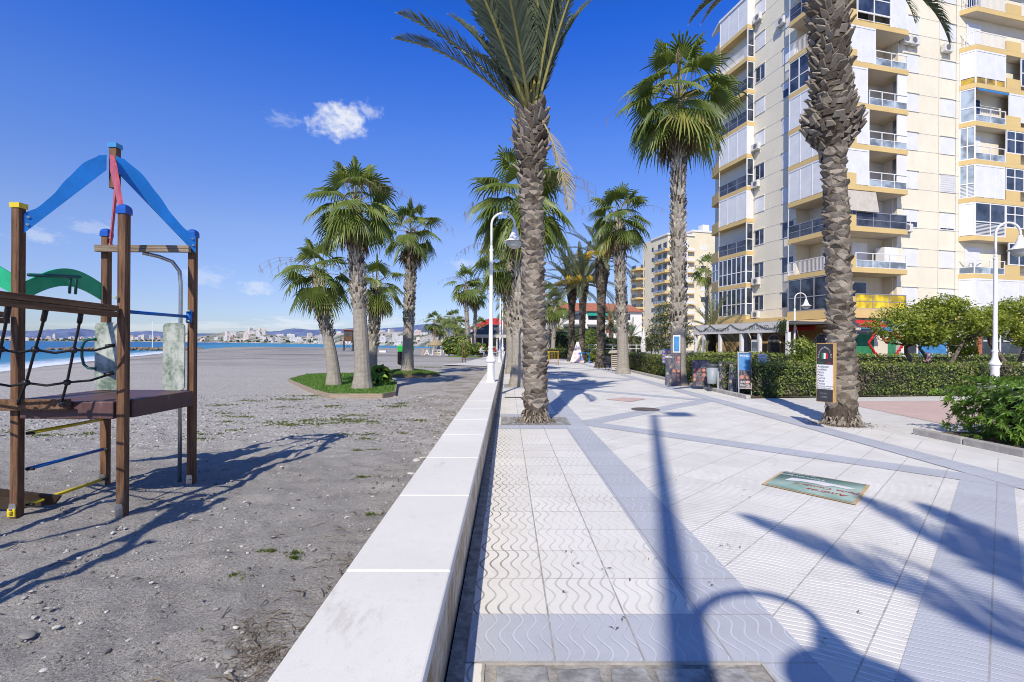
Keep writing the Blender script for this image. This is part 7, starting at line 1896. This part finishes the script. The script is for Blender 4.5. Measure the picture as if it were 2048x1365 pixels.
# ------------------------------------------------------------------ sky, sun, camera
SUN_EL,SUN_AZ=R(42.5),R(15.4)     # shadows fall 15.4 degrees right of straight ahead
sd=Vector((-math.sin(SUN_AZ)*math.cos(SUN_EL),-math.cos(SUN_AZ)*math.cos(SUN_EL),math.sin(SUN_EL)))
sl=bpy.data.lights.new('sun','SUN'); sl.energy=5.0; sl.angle=R(.53); sl.color=(1,.915,.77)
so_=bpy.data.objects.new('sun',sl); COL.objects.link(so_); so_.rotation_euler=sd.to_track_quat('Z','Y').to_euler(); so_.location=(0,0,30)
w=bpy.data.worlds.new('World'); scene.world=w; w.use_nodes=True
nt=w.node_tree; nt.nodes.clear(); t=NT.__new__(NT); t.nt=nt
sky=nt.nodes.new('ShaderNodeTexSky'); sky.sky_type='NISHITA'; sky.sun_disc=False; sky.sun_elevation=SUN_EL; sky.sun_rotation=math.atan2(sd.x,sd.y); sky.altitude=0; sky.air_density=1.0; sky.dust_density=.35; sky.ozone_density=2.2
hs=nt.nodes.new('ShaderNodeHueSaturation'); hs.inputs['Saturation'].default_value=1.18; hs.inputs['Value'].default_value=1.0; nt.links.new(sky.outputs[0],hs.inputs['Color'])
tc=nt.nodes.new('ShaderNodeTexCoord'); d=tc.outputs['Generated']
x,y,z=t.sep(d)
cr=nt.nodes.new('ShaderNodeValToRGB'); nt.links.new(z.s,cr.inputs[0])
stops=[(0.0,(.75,.92,1.42)),(.073,(.92,.93,1.34)),(.203,(1.36,1.18,1.50)),(.369,(1.00,1.18,1.95)),(.541,(.32,.94,2.30)),(.66,(.42,.78,1.30)),(.85,(.55,.75,1.0))]
while len(cr.color_ramp.elements)<len(stops): cr.color_ramp.elements.new(.5)
for e,(q,c) in zip(cr.color_ramp.elements,stops): e.position=q; e.color=tuple(v/2.5 for v in c)+(1,)
base=t.mix(1.0,t.mix(1.0,hs.outputs[0],cr.outputs[0],'MULTIPLY'),(2.5,2.5,2.5),'MULTIPLY')
def cloud_dir(px,py): return ray(px,py).normalized()
def cloud(px,py,rx,ry,seed,sc,amp=1.0):
    c=cloud_dir(px,py); s=c.cross(Vector((0,0,1))).normalized(); u=s.cross(c)
    k=1/F*(1/math.sqrt(1+((px-1024)/F)**2+((HORIZ-py)/F)**2))
    def dot(v):
        return x*v.x+y*v.y+z*v.z
    a=(dot(s))*(1/(rx*k)); b_=(dot(u))*(1/(ry*k))
    n=t.noise(t.comb(a+seed,b_*.8+seed,0.0),sc,7,.62)
    r=(a*a+b_*b_).sqrt()
    m=(n*1.7-.18+ (r*-.66)).ramp(.06,.60)*amp
    return m*dot(c).gt(0)
ms=[cloud(680,246,64,44,3,1.6,.92),cloud(735,222,30,22,8,1.6,.45),cloud(565,240,40,18,5,2.0,.22),cloud(75,472,55,22,1,1.8,.35),cloud(185,455,55,20,12,2.0,.25),cloud(410,555,60,24,2,2.0,.30),cloud(515,575,36,20,9,1.8,.45),cloud(600,650,110,20,4,2.5,.55),cloud(420,652,120,14,6,2.6,.4),cloud(760,640,90,18,7,2.6,.4),cloud(300,655,200,14,11,3,.35),cloud(930,530,40,16,14,2,.35)]
cm=ms[0]
for q in ms[1:]: cm=cm.max(q)
col=t.mix(cm,base,(8.6,8.9,9.6))
bg=nt.nodes.new('ShaderNodeBackground'); bg.inputs[1].default_value=.10; nt.links.new(col,bg.inputs[0])
ow=nt.nodes.new('ShaderNodeOutputWorld'); nt.links.new(bg.outputs[0],ow.inputs[0])
cam=bpy.data.cameras.new('camera'); co=bpy.data.objects.new('camera',cam); COL.objects.link(co)
cam.sensor_width=36; cam.lens=36*F/2048; cam.clip_start=.05; cam.clip_end=20000; cam.shift_y=(HORIZ-682.5)/2048
co.matrix_world=Matrix.Translation((0,0,EYE))@CAMM
scene.camera=co
scene.render.resolution_x=1024; scene.render.resolution_y=682
scene.view_settings.view_transform='Standard'; scene.view_settings.look='None'; scene.view_settings.exposure=0; scene.view_settings.gamma=1
scene.cycles.use_denoising=True; scene.cycles.filter_width=1.0
scene.cycles.max_bounces=6; scene.cycles.diffuse_bounces=3; scene.cycles.glossy_bounces=3; scene.cycles.transmission_bounces=4; scene.cycles.transparent_max_bounces=6
scene.cycles.caustics_reflective=False; scene.cycles.caustics_refractive=False
